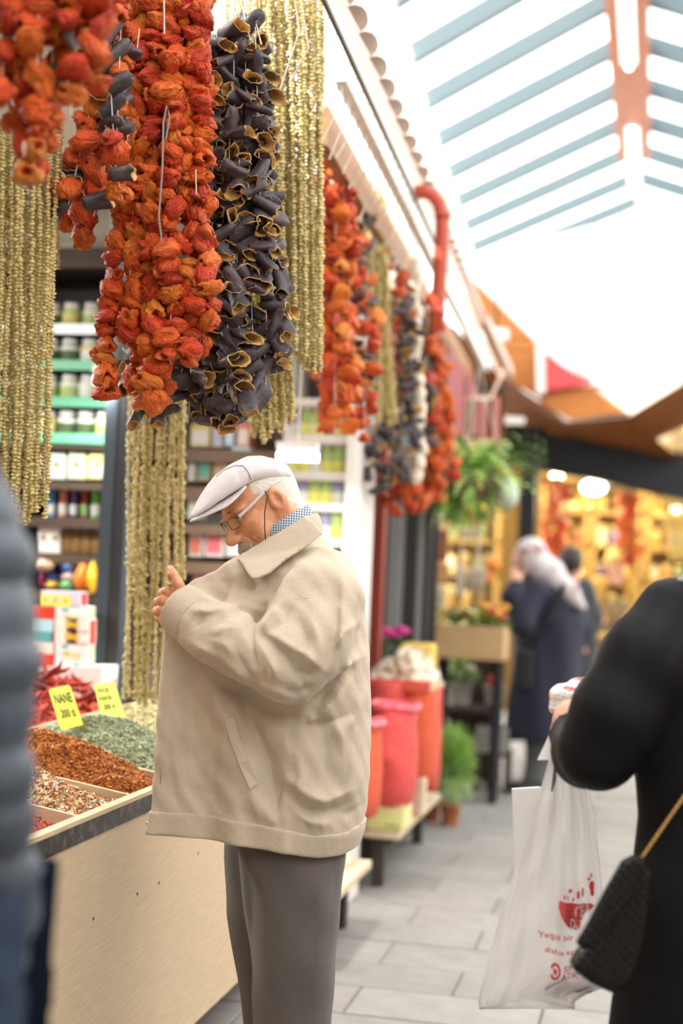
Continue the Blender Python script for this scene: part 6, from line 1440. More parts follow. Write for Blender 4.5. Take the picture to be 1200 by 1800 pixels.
# ---- people in the distance
def far_person(label, px, z, height, build, parts):
    base, f = frame_at(px, z); e = empty('person', base, label, 'person', rz=TH)
    for nm, fn, lo_, hi_, h, m in parts(f):
        o = bpy.data.objects.new(nm, sdf_mesh(nm, fn, lo_, hi_, h, m)); COL.objects.link(o); o.parent = e
    return e
navy = mat('navy_wool_coat', (.017, .018, .042), .8, col2=(.013, .014, .032), scale=8); scarf_m = mat('floral_headscarf', (.55, .53, .55), .7, col2=(.30, .10, .12), scale=14, lo=.52, hi=.66)
def woman_parts(f):
    def row(py, l, r, hy, cy=0): a = f(l, py, cy); b = f(r, py, cy); return (a[2], (a[0]+b[0])/2, cy, (b[0]-a[0])/2, hy)
    def coat(X, Y, Z):
        d = loft(X, Y, Z, [row(1012, 930, 985, .06), row(1022, 915, 1005, .12), row(1045, 903, 1022, .19), row(1090, 900, 1028, .20), row(1150, 900, 1022, .19), row(1200, 895, 1022, .20), row(1250, 890, 1028, .23), row(1296, 886, 1034, .25)])
        d = smin(d, chain(X, Y, Z, [f(945, 1040, -.18), f(915, 1095, -.24), f(900, 1050, -.20), f(904, 1030, -.16)], [.085, .08, .065, .055], .04), .03)
        d = smin(d, chain(X, Y, Z, [f(1005, 1045, .05), f(1020, 1100, .12), f(1005, 1150, .2)], [.08, .07, .06], .04), .03)
        return d-.006*np.sin(X*30+Z*5)
    def scarf(X, Y, Z):
        d = ell(X, Y, Z, f(933, 982, 0), (.115, .125, .14)); d = smin(d, ell(X, Y, Z, f(958, 1005, 0), (.13, .14, .10)), .05)
        d = smin(d, chain(X, Y, Z, [f(965, 1010, -.05), f(1000, 1040, -.14), f(1022, 1066, -.16)], [.09, .06, .03], .04), .03)
        return np.maximum(d, -ell(X, Y, Z, f(905, 990, -.05), (.06, .075, .10)))
    def body(X, Y, Z):
        d = ell(X, Y, Z, f(924, 985, 0), (.085, .08, .115)); d = smin(d, ell(X, Y, Z, f(903, 990, -.02), (.015, .012, .02)), .01)
        d = smin(d, ell(X, Y, Z, f(906, 1022, -.17), (.045, .03, .055)), .01)
        for k in range(4): d = smin(d, cap(X, Y, Z, f(904+k*2, 1015, -.17+.015*k), f(900+k*2, 1000, -.15+.015*k), .012, .01), .006)
        d = smin(d, cap(X, Y, Z, f(912, 1018, -.17), f(918, 1006, -.15), .012, .01), .006)
        d = smin(d, cap(X, Y, Z, f(930, 1005, 0), f(950, 1040, 0), .05, .06), .03); return d
    def trou(X, Y, Z):
        return np.minimum(chain(X, Y, Z, [f(945, 1260, -.07), f(948, 1330, -.07), f(938, 1372, -.07)], [.10, .085, .075]), chain(X, Y, Z, [f(960, 1260, .08), f(958, 1330, .08), f(955, 1368, .08)], [.10, .085, .075]))
    def shoe(X, Y, Z): return np.minimum(ell(X, Y, Z, (f(925, 1375, -.07)[0], -.07, .045), (.14, .05, .045)), ell(X, Y, Z, (f(945, 1375, .08)[0], .08, .045), (.14, .05, .045)))
    L, H = (-.45, -.4, 0), (.45, .4, 1.75)
    def strap(X, Y, Z): return chain(X, Y, Z, [f(990, 1030, -.19), f(965, 1090, -.24), f(925, 1130, -.25)], [.018, .018, .018])
    def bagf(X, Y, Z): return smax(np.abs(X-f(908, 1170)[0])-.06, smax(np.abs(Y+.27)-.05, np.abs(Z-f(902, 1170)[2])-.13, .03), .03)
    return [('coat', coat, (-.4, -.4, .30), (.4, .36, 1.5), .014, navy), ('headscarf', scarf, (-.35, -.3, 1.0), (.4, .3, 1.75), .012, scarf_m), ('body', body, (-.35, -.3, 1.1), (.3, .2, 1.7), .008, wskin), ('trousers', trou, (-.3, -.3, .02), (.3, .3, .6), .014, mat('grey_trousers', (.13, .14, .15), .8)), ('shoes', shoe, (-.5, -.2, 0), (.2, .2, .12), .01, MATS['black_shoe']), ('shoulder_strap', strap, (-.4, -.4, .8), (.4, 0, 1.5), .009, dk), ('shoulder_bag', bagf, (-.5, -.45, .4), (.1, -.1, 1.2), .012, dk)]
far_person('woman in navy coat and floral headscarf standing in the aisle', 960, 9.2, 1.6, None, woman_parts)
dkc = mat('dark_slate_jacket', (.022, .026, .035), .7)
def behind_parts(f):
    def jac(X, Y, Z):
        d = loft(X, Y, Z, [(f(0, 1012)[2], f(1005, 1000)[0], 0, .07, .07), (f(0, 1022)[2], f(1005, 1000)[0], 0, .17, .12), (f(0, 1060)[2], f(1003, 1000)[0], 0, .20, .13), (f(0, 1200)[2], f(1003, 1000)[0], 0, .20, .14)])
        return smin(d, chain(X, Y, Z, [f(1025, 1035, 0), f(1043, 1085, -.03), f(1030, 1130, -.1)], [.075, .065, .05], .03), .03)
    def body(X, Y, Z):
        d = ell(X, Y, Z, f(1003, 990, 0), (.078, .09, .11)); d = smin(d, ell(X, Y, Z, f(1003, 993, .1), (.014, .02, .02)), .01); d = smin(d, cap(X, Y, Z, f(1003, 1000, 0), f(1004, 1025, 0), .055, .06), .03); return smin(d, ell(X, Y, Z, f(1026, 1138, -.12), (.03, .03, .05)), .01)
    def trou(X, Y, Z): return np.minimum(cap(X, Y, Z, f(992, 1180, 0), (f(992, 1180)[0], 0, .08), .11, .07), cap(X, Y, Z, f(1015, 1180, 0), (f(1015, 1180)[0], 0, .08), .11, .07))
    def hair(X, Y, Z): return ell(X, Y, Z, f(1003, 985, -.015), (.086, .095, .108))
    def shoe(X, Y, Z): return np.minimum(ell(X, Y, Z, (f(992, 1180)[0], .05, .045), (.05, .14, .045)), ell(X, Y, Z, (f(1015, 1180)[0], .05, .045), (.05, .14, .045)))
    return [('jacket', jac, (-.4, -.3, .5), (.4, .3, 1.6), .015, dkc), ('body', body, (-.2, -.25, .7), (.3, .25, 1.7), .011, wskin), ('hair', hair, (-.2, -.2, 1.2), (.2, .2, 1.75), .012, MATS['dark_hair']), ('trousers', trou, (-.3, -.2, .02), (.3, .2, .9), .016, dkc), ('shoes', shoe, (-.3, -.2, 0), (.3, .3, .1), .012, MATS['black_shoe'])]
far_person('person in dark jacket mostly hidden behind the navy coat', 1005, 10.0, 1.7, None, behind_parts)
def keeper_parts(f):
    def vest(X, Y, Z):
        d = loft(X, Y, Z, [(f(0, 1008)[2], 0, 0, .08, .07), (f(0, 1015)[2], 0, 0, .20, .12), (f(0, 1040)[2], 0, 0, .24, .14), (f(0, 1110)[2], 0, 0, .23, .15), (f(0, 1190)[2], 0, 0, .22, .15)])
        return d
    def shirt(X, Y, Z):
        d = chain(X, Y, Z, [f(1052, 1028, 0), f(1043, 1065, 0), f(1055, 1090, -.15)], [.085, .075, .06], .03); return np.minimum(d, chain(X, Y, Z, [f(1108, 1028, 0), f(1118, 1065, 0), f(1105, 1090, -.15)], [.085, .075, .06], .03))
    def body(X, Y, Z):
        d = ell(X, Y, Z, f(1082, 992, -.01), (.085, .095, .12)); d = smin(d, ell(X, Y, Z, f(1082, 996, -.11), (.014, .02, .022)), .01); d = smin(d, cap(X, Y, Z, f(1082, 1000, 0), f(1082, 1020, 0), .06, .065), .03)
        for x in (1057, 1103): d = smin(d, ell(X, Y, Z, f(x, 1094, -.2), (.04, .05, .04)), .01)
        return d
    def capk(X, Y, Z): return np.maximum(ell(X, Y, Z, f(1082, 985, 0), (.105, .12, .105)), f(0, 987)[2]-Z)
    def trou(X, Y, Z): return np.minimum(cap(X, Y, Z, (-.09, 0, .75), (-.09, 0, .08), .12, .08), cap(X, Y, Z, (.09, 0, .75), (.09, 0, .08), .12, .08))
    return [('vest', vest, (-.35, -.25, .4), (.35, .25, 1.6), .016, mat('olive_brown_vest', (.22, .15, .07), .8)), ('shirt', shirt, (-.45, -.4, .8), (.45, .2, 1.6), .014, mat('ochre_shirt', (.55, .33, .07), .8)), ('body', body, (-.3, -.35, .8), (.3, .2, 1.8), .011, wskin), ('cap', capk, (-.2, -.2, 1.3), (.2, .2, 1.9), .012, mat('ochre_knit_cap', (.62, .42, .14), .9)), ('trousers', trou, (-.3, -.2, .02), (.3, .2, .95), .016, dkc)]
far_person('shopkeeper in ochre shirt, brown vest and knit cap in the back shop', 1082, 13.5, 1.7, None, keeper_parts)
# ---- left row beyond the stall: maroon post, shutters, second shop
mar = mat('maroon_paint', (.30, .045, .03), .45)
def upright(name, pxa, pxb, Y, z1, m, label, cat, d=.08):
    a, b = onY(pxa, 1000, Y).x, onY(pxb, 1000, Y).x; e = empty(name, ((a+b)/2, Y, 0), label, cat)
    MB().box((a, Y, 0), (b, Y+d, z1)).build('shaft', m, e); MB().box((a-.01, Y-.01, 0), (b+.01, Y+d+.01, .06)).build('foot', m, e); return e
upright('maroon_post', 648, 671, 7.0, 2.66, mar, 'maroon painted post behind the man\'s shoulder', 'post'); upright('plum_post', 630, 645, 6.9, 2.66, mat('plum_dark', (.07, .035, .045), .5), 'dark plum post beside the white shelf unit', 'post')
sh_g = mat('grey_shutter', (.34, .36, .38), .5); sh_d = mat('dark_shutter', (.05, .055, .06), .5)
st = empty('rolling_shutter', onY(715, 1200, 7.95), 'grey and black shutter panels behind magenta flowers', 'shutter')
for k, (a_, b2) in enumerate(((672, 682), (682, 695), (695, 709), (709, 722), (722, 733), (733, 745), (745, 757))):
    a, b = onY(a_, 1000, 7.95).x, onY(b2, 1000, 7.95).x; MB().box((a, 7.95+.01*(k % 2), 0), (b-.004, 8.0, 2.5)).build('slat', (sh_d, sh_g, sh_g, sh_d, sh_d, sh_g, sh_d)[k], st)
MB().box((-4.2, 8.6, 0), (-1.42, 8.7, 2.75)).build('wall_side', mat('dim_brown_wall', (.14, .09, .05), .8), kind='structure')
upright('black_column', 752, 766, 8.4, 2.6, dk, 'black column at the corner beside the wooden planter', 'post')
# packets hanging by the corner (orange and white cards)
for i, (x0, x1, y0, y1, c, lab) in enumerate(((752, 790, 990, 1025, (.80, .45, .20), 'orange hanging packet left of the planter shop'), (750, 782, 1030, 1072, (.72, .66, .50), 'cream hanging packet under the orange one'), (800, 817, 995, 1050, (.80, .76, .68), 'white narrow packet in the planter shop'), (820, 853, 998, 1032, (.72, .62, .48), 'tan basket packet in the planter shop'), (755, 788, 930, 985, (.35, .12, .07), 'brown red packet high beside the column'), (825, 850, 1032, 1050, (.62, .48, .25), 'straw packet low in the planter shop'))):
    a, b = onY(x0, y1, 9.6), onY(x1, y0, 9.6); e = empty('hanging_packet', ((a.x+b.x)/2, 9.6, a.z), lab, 'packet', 'packets hung at the corner shop'); MB().box((a.x, 9.6, a.z), (b.x, 9.66, b.z), bev=.015).build('packet_body', mat('packet_%d' % i, c, .6, col2=tuple(q*.6 for q in c), scale=18), e); MB().tube([((a.x+b.x)/2, 9.63, b.z), ((a.x+b.x)/2, 9.63, 2.62)], .004, 4).build('string', string_m, e)
for i, (px, py) in enumerate(((866, 993), (858, 1015))):
    c = P(px, py, 9.9); e = empty('orange_lantern', c, ['larger orange pumpkin hanging in the planter shop', 'smaller orange pumpkin under the larger one'][i], 'pumpkin'); MB().ball(c, (.055-.015*i,)*3, 12, 8).build('pumpkin_body', mat('pumpkin_orange', (.72, .22, .02), .5), e, True); MB().tube([c+Vector((0, 0, .04)), Vector((c.x, c.y, 2.62))], .005, 5).build('stem', dk, e)
# wooden planter box with flowers
a, b = onY(757, 1155, 8.6), onY(886, 1103, 8.6)
pl = empty('planter_box', ((a.x+b.x)/2, 8.8, a.z), 'pale wooden planter box of mixed flowers on dark stand', 'planter')
pbm = mat('planter_wood', (.62, .43, .23), .6, col2=(.54, .36, .18), scale=6, stretch=(1, 1, 8))
MB().box((a.x, 8.6, a.z), (b.x, 8.63, b.z)).build('front_board', pbm, pl); MB().box((a.x, 8.63, a.z), (a.x+.03, 8.95, b.z)).build('side_board', pbm, pl); MB().box((b.x-.03, 8.63, a.z), (b.x, 8.95, b.z)).build('side_board', pbm, pl); MB().box((a.x+.03, 8.63, a.z), (b.x-.03, 8.95, b.z-.03)).build('soil', mat('soil', (.05, .03, .02), .9), pl)
for x in (a.x+.05, b.x-.05): MB().box((x-.02, 8.68, 0), (x+.02, 8.92, a.z)).build('leg', dk, pl)
leafm = [mat('leaf_dark', (.05, .10, .025), .6), mat('leaf_mid', (.12, .22, .05), .6), mat('leaf_bright', (.30, .50, .10), .55)]
def leaves(name, c, r, n, ln, wd, mats, parent, droop=.3, up=.2, seed=0):
    rs = np.random.RandomState(seed); m = MB()
    for k in range(n):
        d = Vector(rs.normal(size=3)); d.z = d.z*.8+up; d.normalize(); p = Vector(c)+Vector((d.x*r[0], d.y*r[1], d.z*r[2]))*rs.uniform(.25, 1); L_ = ln*rs.uniform(.6, 1.3); s = d.cross(Vector((0, 0, 1))).normalized()*wd*rs.uniform(.7, 1.3)
        q = p+d*L_*.5; e = p+d*L_+Vector((0, 0, -droop*L_)); m.add([p, q+s, e, q-s], [(0, 1, 2, 3)], rs.randint(len(mats)))
    o = m.build(name, mats, parent); o['kind'] = 'stuff'; return o
leaves('foliage', ((a.x+b.x)/2, 8.78, b.z+.03), ((b.x-a.x)*.5, .15, .07), 420, .06, .012, leafm, pl, seed=1)
fcol = [mat('petal_yellow', (.80, .62, .04), .6), mat('petal_red', (.62, .05, .04), .6), mat('petal_orange', (.80, .35, .03), .6), mat('petal_magenta', (.62, .03, .28), .6), mat('petal_pink', (.80, .42, .45), .6), mat('petal_white', (.85, .82, .78), .6)]
flow = [MB().ball((0, 0, 0), (.03, .03, .018), 8, 5).mesh('flower', f_, True) for f_ in fcol]
for k in range(26):
    o = link('flower', flow[fr.choice((0, 0, 0, 2, 1, 5))], pl, False); o.location = Vector((a.x+(b.x-a.x)*(.25+.75*fr.random()), 8.62+fr.uniform(0, .25), b.z+.06+fr.uniform(0, .07)))-Vector(pl.location); o.scale = [fr.uniform(.7, 1.2)]*3
# pots, crates and buckets below the planter
def pot(px, pyb, pyt, z, rpx, m, label, cat='pot', name='flower_pot', group=None, taper=.75):
    c = P(px, pyb, z); t = P(px, pyt, z); r = rpx*z/FPX; h = t.z-c.z; e = empty(name, c, label, cat, group)
    MB().lathe([(r*taper, 0), (r*taper*1.02, .005), (r*.95, h*.86), (r, h*.86), (r, h), (r*.9, h), (r*.85, h*.9), (.01, h*.88)], c, 18).build('pot_body', m, e, True); return e, Vector((c.x, c.y, t.z)), r
terr = mat('terracotta_pot', (.45, .15, .06), .7); whp = mat('white_plastic', (.78, .78, .77), .5)
a1, a2 = onZ(770, 1300, 0), None
# grassy rosemary in a terracotta pot
def on_ground(px, py): q = onZ(px, py, 0); return (q-CAMLOC).dot(_f)
gz = on_ground(792, 1450)
e, tp, r = pot(790, 1450, 1412, gz, 18, terr, 'terracotta pot of bright green feathery herb on the floor', 'plant', 'potted_herb')
leaves('foliage', tp+Vector((0, 0, .19)), (.095, .095, .20), 1900, .085, .0035, [mat('herb_light', (.36, .60, .13), .6), mat('herb_mid', (.24, .45, .09), .6), mat('herb_pale', (.50, .68, .24), .6)], e, droop=-.1, up=.45, seed=8)
pot(757, 1447, 1412, gz+.12, 17, terr, 'terracotta pot half hidden behind the herb pot')
bz = on_ground(863, 1334); e, tp, r = pot(863, 1334, 1272, bz, 26, whp, 'white plastic bucket on the floor beside the navy coat', 'bucket', 'white_bucket', taper=.86); MB().tube([tp+Vector((r*cos(a), r*sin(a)-.0, .0)) for a in [2*pi*k/20 for k in range(21)]], .008, 6, cap=False).build('rim', whp, e)
# low dark rack that carries pots
rk = empty('plant_rack', P(830, 1290, 9.3), 'dark wooden rack of flower pots under the planter box', 'rack'); a3, b3 = P(770, 1240, 9.4), P(878, 1240, 9.4)
MB().box((a3.x, a3.y-.15, a3.z-.03), (b3.x, a3.y+.3, a3.z)).build('shelf_board', mat('rack_brown', (.06, .04, .03), .7), rk)
for x in (a3.x+.03, b3.x-.03):
    for y in (a3.y-.12, a3.y+.27): MB().box((x-.02, y-.02, 0), (x+.02, y+.02, a3.z-.03)).build('leg', MATS['rack_brown'], rk)
MB().box((a3.x, a3.y+.28, 0), (b3.x, a3.y+.30, a3.z+.35)).build('back_board', MATS['rack_brown'], rk)
e, tp, r = pot(805, 1238, 1196, 9.4, 25, whp, 'white flower pot with pink blooms on the dark rack', 'plant', 'potted_flowers'); leaves('foliage', tp+Vector((0, 0, .06)), (.11, .11, .08), 160, .07, .014, leafm[1:], e, seed=3)
for k in range(7): o = link('flower', flow[fr.choice((4, 4, 5))], e, False); o.location = tp+Vector((fr.uniform(-.11, .11), fr.uniform(-.12, 0), fr.uniform(.02, .12)))-Vector(e.location); o.scale = [1.1]*3
e, tp, r = pot(868, 1236, 1205, 9.35, 20, whp, 'white tub with red lid on the dark rack', 'tub', 'lidded_tub'); MB().lathe([(r*.8, 0), (r*.85, .03), (r*.5, .06), (.02, .065)], tp, 16).build('lid', mat('red_lid', (.65, .04, .04), .4), e, True)
for k in range(3):
    c = P(868, 1270, 9.15); z0 = .26+.055*k; e = empty('plastic_crate', (c.x, c.y, z0), ['bottom grey crate of the small stack above the bucket', 'middle grey crate of the small stack above the bucket', 'top grey crate of the small stack above the bucket'][k], 'crate', 'small crates'); 
    for dy in (-.1, .1): MB().box((c.x-.1, c.y+dy-.004, z0), (c.x+.1, c.y+dy+.004, z0+.045)).build('crate_side', mat('crate_grey', (.42, .41, .40), .6), e)
    for dx in (-.1, .1): MB().box((c.x+dx-.004, c.y-.1, z0), (c.x+dx+.004, c.y+.1, z0+.045)).build('crate_side', MATS['crate_grey'], e)
    MB().box((c.x-.1, c.y-.1, z0), (c.x+.1, c.y+.1, z0+.006)).build('crate_floor', MATS['crate_grey'], e)
c = P(868, 1270, 9.15); stl = empty('low_stool', (c.x, c.y, 0), 'dark low stool carrying the grey crates', 'stool'); MB().box((c.x-.12, c.y-.12, .23), (c.x+.12, c.y+.12, .258)).build('seat', MATS['rack_brown'], stl)
for dx in (-.1, .1):
    for dy in (-.1, .1): MB().box((c.x+dx-.012, c.y+dy-.012, 0), (c.x+dx+.012, c.y+dy+.012, .23)).build('leg', MATS['rack_brown'], stl)
# ---- benches with red mesh sacks
bw = mat('bench_board', (.66, .56, .38), .6, col2=(.58, .48, .31), scale=6, stretch=(4, 1, 1)); BX = -1.04
for (y0, y1, lab) in ((4.86, 5.51, 'low pale bench ending behind the man\'s trousers'), (6.12, 7.34, 'low pale bench under the red mesh sacks')):
    e = empty('low_bench', (-1.4, (y0+y1)/2, 0), lab, 'bench'); MB().box((-1.85, y0, .222), (BX, y1, .25)).build('bench_top', bw, e)
    for y in (y0+.08, y1-.08):
        for x in (-1.75, BX-.10): MB().box((x-.025, y-.025, 0), (x+.025, y+.025, .222)).build('leg', mat('bench_leg_dark', (.05, .04, .035), .7), e)
    MB().box((-1.8, y0+.04, .06), (BX-.14, y1-.04, .09)).build('lower_board', MATS['bench_leg_dark'], e)
mesh_red = mat('red_mesh_bag', (.74, .05, .05), .45, col2=(.86, .16, .14), scale=160, lo=.45, hi=.6, bump=.6, bscale=220); mesh_or = mat('orange_mesh_bag', (.72, .09, .035), .5, col2=(.80, .16, .06), scale=160, lo=.45, hi=.6, bump=.6, bscale=220); rimm = mat('hot_pink_rim', (.80, .06, .12), .4, col2=(.85, .2, .25), scale=40)
lent = mat('orange_lentils', (.72, .30, .10), .7, col2=(.60, .22, .06), scale=120, bump=.6, bscale=200)
def sack(px, z, pyb, pyt, rpx, m, label, fill=lent, seed=0, rim=True):
    c = P(px, pyb, z); t = P(px, pyt, z); r = rpx*z/FPX; h = t.z-c.z; e = empty('mesh_sack', c, label, 'sack', 'red mesh sacks on the bench'); q = MB(); q.lathe([(r*.55, 0), (r*.86, h*.05), (r*1.02, h*.2), (r*1.06, h*.5), (r*.98, h*.8), (r*1.0, h*.95), (r*.95, h*.965), (r*.88, h*.93), (r*.5, h*.955), (.01, h*.97)], n=28, mis=[0, 0, 0, 0, 0, 0, 0, 1, 1])
    q.v = [(x*(1+.04*sin(5*atan2(y, x)+seed+z*9)+.02*sin(11*atan2(y, x)+z*25)), y*(1+.04*sin(4*atan2(y, x)+seed)), z) for x, y, z in q.v]; o = q.build('sack_body', [m, fill], e, True, world=False)
    if rim: MB().tube([(r*1.0*cos(a), r*1.0*sin(a), h*.955+.006*sin(3*a)) for a in [2*pi*k/24 for k in range(25)]], .016, 8, cap=False).build('rolled_rim', rimm, e, True, world=False)
    return e, t, r
sack(686, 6.25, 1418, 1233, 42, mesh_red, 'red mesh sack of orange lentils with rolled pink rim, front one'); sack(630, 5.9, 1438, 1262, 36, mesh_or, 'orange red mesh sack half hidden by the jacket')
sack(733, 6.75, 1380, 1205, 34, mesh_or, 'tall orange red mesh sack behind the front one', rim=False); sack(757, 7.1, 1392, 1195, 14, mesh_red, 'narrow red mesh sack at the end of the bench', rim=False)
sack(672, 6.75, 1330, 1190, 40, mesh_red, 'red mesh sack at the back, under the garlic', rim=False)
gar = MB().lathe([(.006, -.022), (.024, -.016), (.028, 0), (.020, .016), (.006, .026), (.004, .045)], n=10).mesh('garlic_bulb', mat('garlic_white', (.82, .75, .62), .6, rand=((.86, .80, .68), (.78, .66, .48), (.88, .84, .76))), True)
ga, gb = P(655, 1190, 6.8), P(768, 1192, 7.0)
tray = empty('garlic_crate', ga.lerp(gb, .5), 'shallow crate of garlic on top of the red sacks', 'crate'); MB().box((ga.x-.05, ga.y-.06, ga.z-.05), (gb.x+.02, gb.y+.12, ga.z-.03)).build('crate_floor', bw, tray); MB().box((ga.x-.05, ga.y-.08, ga.z-.05), (gb.x+.02, ga.y-.06, ga.z+.0)).build('crate_side', mat('crate_red', (.70, .10, .07), .6), tray)
for k in range(70):
    u = fr.random(); o = link('garlic_bulb', gar); o.location = (ga.x+(gb.x-ga.x)*u, ga.y-.02+fr.uniform(0, .25), ga.z-.01+fr.uniform(0, .13)*(1-abs(2*u-1.0)**2)); o.rotation_euler = (fr.uniform(-1, 1), fr.uniform(-1, 1), fr.uniform(0, 6)); o.scale = [fr.uniform(.9, 1.4)]*3
    tag(o, 'pale garlic bulb in the heap above the red mesh sacks', 'garlic', 'garlic bulbs heaped above the sacks')
a, b = P(702, 1166, 7.0), P(760, 1134, 7.0); e = empty('yellow_carton', ((a.x+b.x)/2, a.y, a.z), 'yellow and white carton behind the garlic heap', 'carton'); MB().box((a.x, a.y, a.z-.02), (b.x, a.y+.2, b.z), bev=.01).build('carton_body', mat('carton_yellow', (.80, .55, .12), .5), e); MB().box((a.x+.02, a.y-.002, a.z), (b.x-.04, a.y+.002, b.z-.02)).build('printed_panel', white_c, e)
a, b = P(640, 1462, 6.2), P(712, 1398, 6.2); e = empty('lime_carton', ((a.x+b.x)/2, a.y, .25), 'pale lime carton lying on the bench end', 'carton'); MB().box((a.x, a.y, .252), (b.x, a.y+.25, b.z), bev=.01).build('carton_body', mat('carton_lime', (.80, .78, .36), .5, col2=(.72, .70, .28), scale=8), e); MB().box((a.x+.09, a.y-.002, .27), (b.x-.02, a.y+.002, .285)).build('printed_line', mat('dull_green_print', (.40, .48, .18), .5), e)
for i, (x0, x1) in enumerate(((712, 722), (723, 734), (735, 748))):
    a, b = P(x0, 1405, 6.6), P(x1, 1370, 6.6); e = empty('small_packet', ((a.x+b.x)/2, a.y, .25), ['tan packet nearest the lime carton', 'pink packet in the middle of the small row', 'cream packet at the end of the small row'][i], 'packet', 'packets in a row on the bench'); MB().box((a.x, a.y, .251), (b.x, a.y+.06, b.z), bev=.006).build('packet_body', mat('smallpk_%d' % i, ((.70, .55, .35), (.78, .45, .36), (.80, .70, .52))[i], .6), e)
# white canister and red bag at the end of the nearer bench
c = onZ(640, 1500, .25); e = empty('white_canister', (BX-.17, 5.30, .25), 'white rounded canister at the end of the nearer bench', 'canister'); MB().lathe([(.07, 0), (.085, .02), (.085, .17), (.06, .21), (.03, .215), (.03, .24), (.01, .242)], (BX-.13, 5.36, .25), 18).build('canister_body', whp, e, True)
e = empty('red_netting', (BX-.1, 5.08, .25), 'small red net bag in front of the white canister', 'sack'); MB().lathe([(.045, 0), (.07, .03), (.075, .09), (.05, .13), (.015, .15), (.02, .17)], (BX-.13, 5.10, .25), 16).build('sack_body', mesh_or, e, True)
# magenta flowers in a pot on the crate
c = P(692, 1160, 7.6); fp_ = empty('potted_flowers', c, 'pot of magenta flowers in front of the grey shutter', 'plant'); MB().lathe([(.06, -.18), (.075, 0), (.08, 0), (.07, -.01), (.01, -.012)], c, 14).build('pot_body', terr, fp_, True); leaves('foliage', c+Vector((0, 0, .05)), (.12, .1, .07), 200, .06, .014, leafm[:2], fp_, seed=5)
for (px, py) in ((678, 1108), (684, 1112), (704, 1106), (710, 1110), (690, 1116), (672, 1112), (700, 1112)): o = link('flower', flow[3], fp_, False); o.location = P(px, py, 7.55)-c; o.scale = [1.1]*3
std = empty('flower_stand', (c.x, c.y, 0), 'narrow dark stand under the magenta flowers', 'stand'); MB().box((c.x-.12, c.y-.10, c.z-.21), (c.x+.12, c.y+.1, c.z-.185)).build('top', MATS['rack_brown'], std); MB().box((c.x-.03, c.y-.03, .02), (c.x+.03, c.y+.03, c.z-.21)).build('leg', MATS['rack_brown'], std); MB().box((c.x-.12, c.y-.1, 0), (c.x+.12, c.y+.1, .02)).build('base', MATS['rack_brown'], std)
# hanging fern basket
hc = P(835, 835, 8.0); fe = empty('hanging_fern', hc, 'lush green fern in a hanging basket under the awning end', 'plant')
MB().lathe([(.03, -.16), (.13, -.10), (.17, 0), (.15, 0), (.1, -.08)], hc, 16).build('basket', mat('basket_brown', (.22, .15, .08), .8), fe, True)
for k in range(3): an = 2*pi*k/3; MB().tube([hc+Vector((.16*cos(an), .16*sin(an), 0)), hc+Vector((0, 0, .62))], .004, 4).build('basket_wire', wire_m, fe)
fm = [mat('fern_light', (.36, .60, .10), .55), mat('fern_mid', (.24, .46, .07), .55), mat('fern_deep', (.10, .22, .04), .6), mat('fern_pale', (.52, .72, .26), .55)]
rs = np.random.RandomState(12); mf = MB()
for k in range(120):
    an = rs.uniform(0, 6.28); el = rs.uniform(.1, 1.3); L_ = rs.uniform(.22, .46); d = Vector((cos(an)*cos(el), sin(an)*cos(el), sin(el))); p = hc+Vector((cos(an)*.06, sin(an)*.06, 0)); prev = p; mi = rs.randint(4)
    for s in range(9):
        d2 = (d+Vector((0, 0, -.16*s))).normalized(); q = prev+d2*L_/8; sd_ = d2.cross(Vector((0, 0, 1))); sd_.normalize(); w = .055*(1-s/9.5)
        for sg_ in (-1, 1):
            mf.add([prev, prev+sd_*sg_*w+d2*.012, prev+sd_*sg_*w*.9+d2*.03, prev+d2*.018], [(0, 1, 2, 3)], mi)
        prev = q
mf.build('fronds', fm, fe, kind='stuff')
leaves('trailing_leaves', hc+Vector((-.08, 0, -.08)), (.24, .2, .16), 260, .09, .016, fm, fe, droop=.8, up=-.2, seed=9)
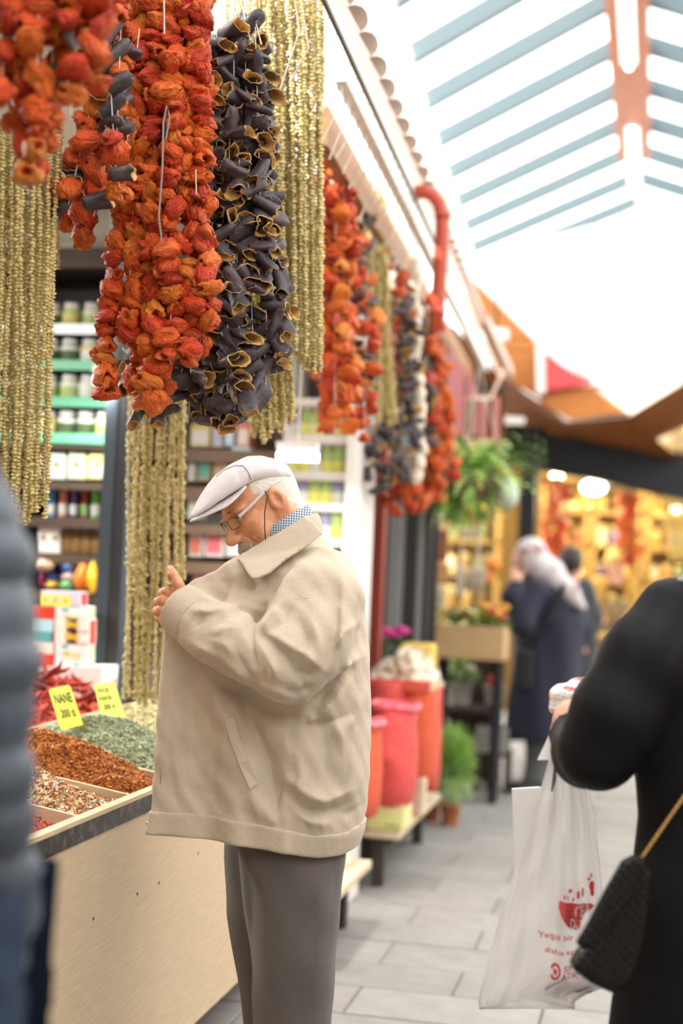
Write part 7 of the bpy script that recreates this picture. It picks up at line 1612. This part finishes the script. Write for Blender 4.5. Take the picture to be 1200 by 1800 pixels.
c = hc+Vector((.20, -.1, -.10)); pg = empty('pale_gourd', c, 'pale green gourd hanging at the right of the fern', 'gourd'); MB().lathe([(.01, -.09), (.05, -.06), (.06, -.01), (.04, .05), (.015, .09)], c, 14).build('gourd_body', mat('mint_gourd', (.55, .70, .55), .4), pg, True); MB().tube([c+Vector((0, 0, .09)), c+Vector((-.02, 0, .16))], .005, 5).build('stem', leafm[1], pg)
# pink strips under the awning end, gutter end, drain pipe
pk_s = mat('pink_lath', (.62, .24, .25), .5)
vl = empty('pink_valance', P(840, 640, 8.2), 'row of pink hanging laths under the far awning end', 'valance')
for (x, y0, y1, dd) in ((793, 610, 760, 8.0), (802, 630, 770, 8.0), (812, 640, 765, 8.1), (836, 680, 765, 8.4), (851, 710, 768, 8.5), (873, 698, 785, 8.7), (826, 655, 700, 8.2)):
    pprism('lath', [(x-5, y0), (x+5, y0), (x+3, y1), (x-6, y1)], dd, .03, pk_s, parent=vl)
MB().tube([P(818, 700, 8.2), P(862, 700, 8.6), P(885, 650, 8.8)], .012, 6).build('bracket', mat('peach_bracket', (.62, .42, .32), .5), vl)
pm = mat('red_drain_pipe', (.46, .07, .035), .4)
dp = empty('drain_pipe', P(770, 450, 5.9), 'rust red drain pipe with a swan-neck bend at the eave', 'pipe')
pts = [P(728, 340, 5.9), P(744, 336, 5.9), P(760, 342, 5.9), P(772, 358, 5.9), P(778, 382, 5.9), P(776, 430, 5.9), P(769, 540, 5.9), P(766, 580, 5.9)]
MB().tube(pts, .030, 12).build('pipe_run', pm, dp, True)
MB().tube([P(778, 372, 5.9), P(778, 384, 5.9)], .034, 12).build('pipe_collar', pm, dp, True); MB().tube([P(769, 540, 5.9), P(768, 556, 5.9)], .034, 12).build('pipe_collar', pm, dp, True)
# awning gutter beam running to its end
MB().bar(P(850, 560, 8.0), P(895, 655, 9.6), .05, .06).build('trim_10', MATS['peach_bracket'], kind='structure')

# planked end wall of the left row behind the laths
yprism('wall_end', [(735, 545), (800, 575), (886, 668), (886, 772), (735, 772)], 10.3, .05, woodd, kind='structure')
q0, q1 = onY(742, 800, 9.63), onY(880, 800, 9.63)
MB().box((q0.x, 9.60, 2.62), (q1.x, 9.66, 2.68)).build('trim_11', dk, kind='structure')
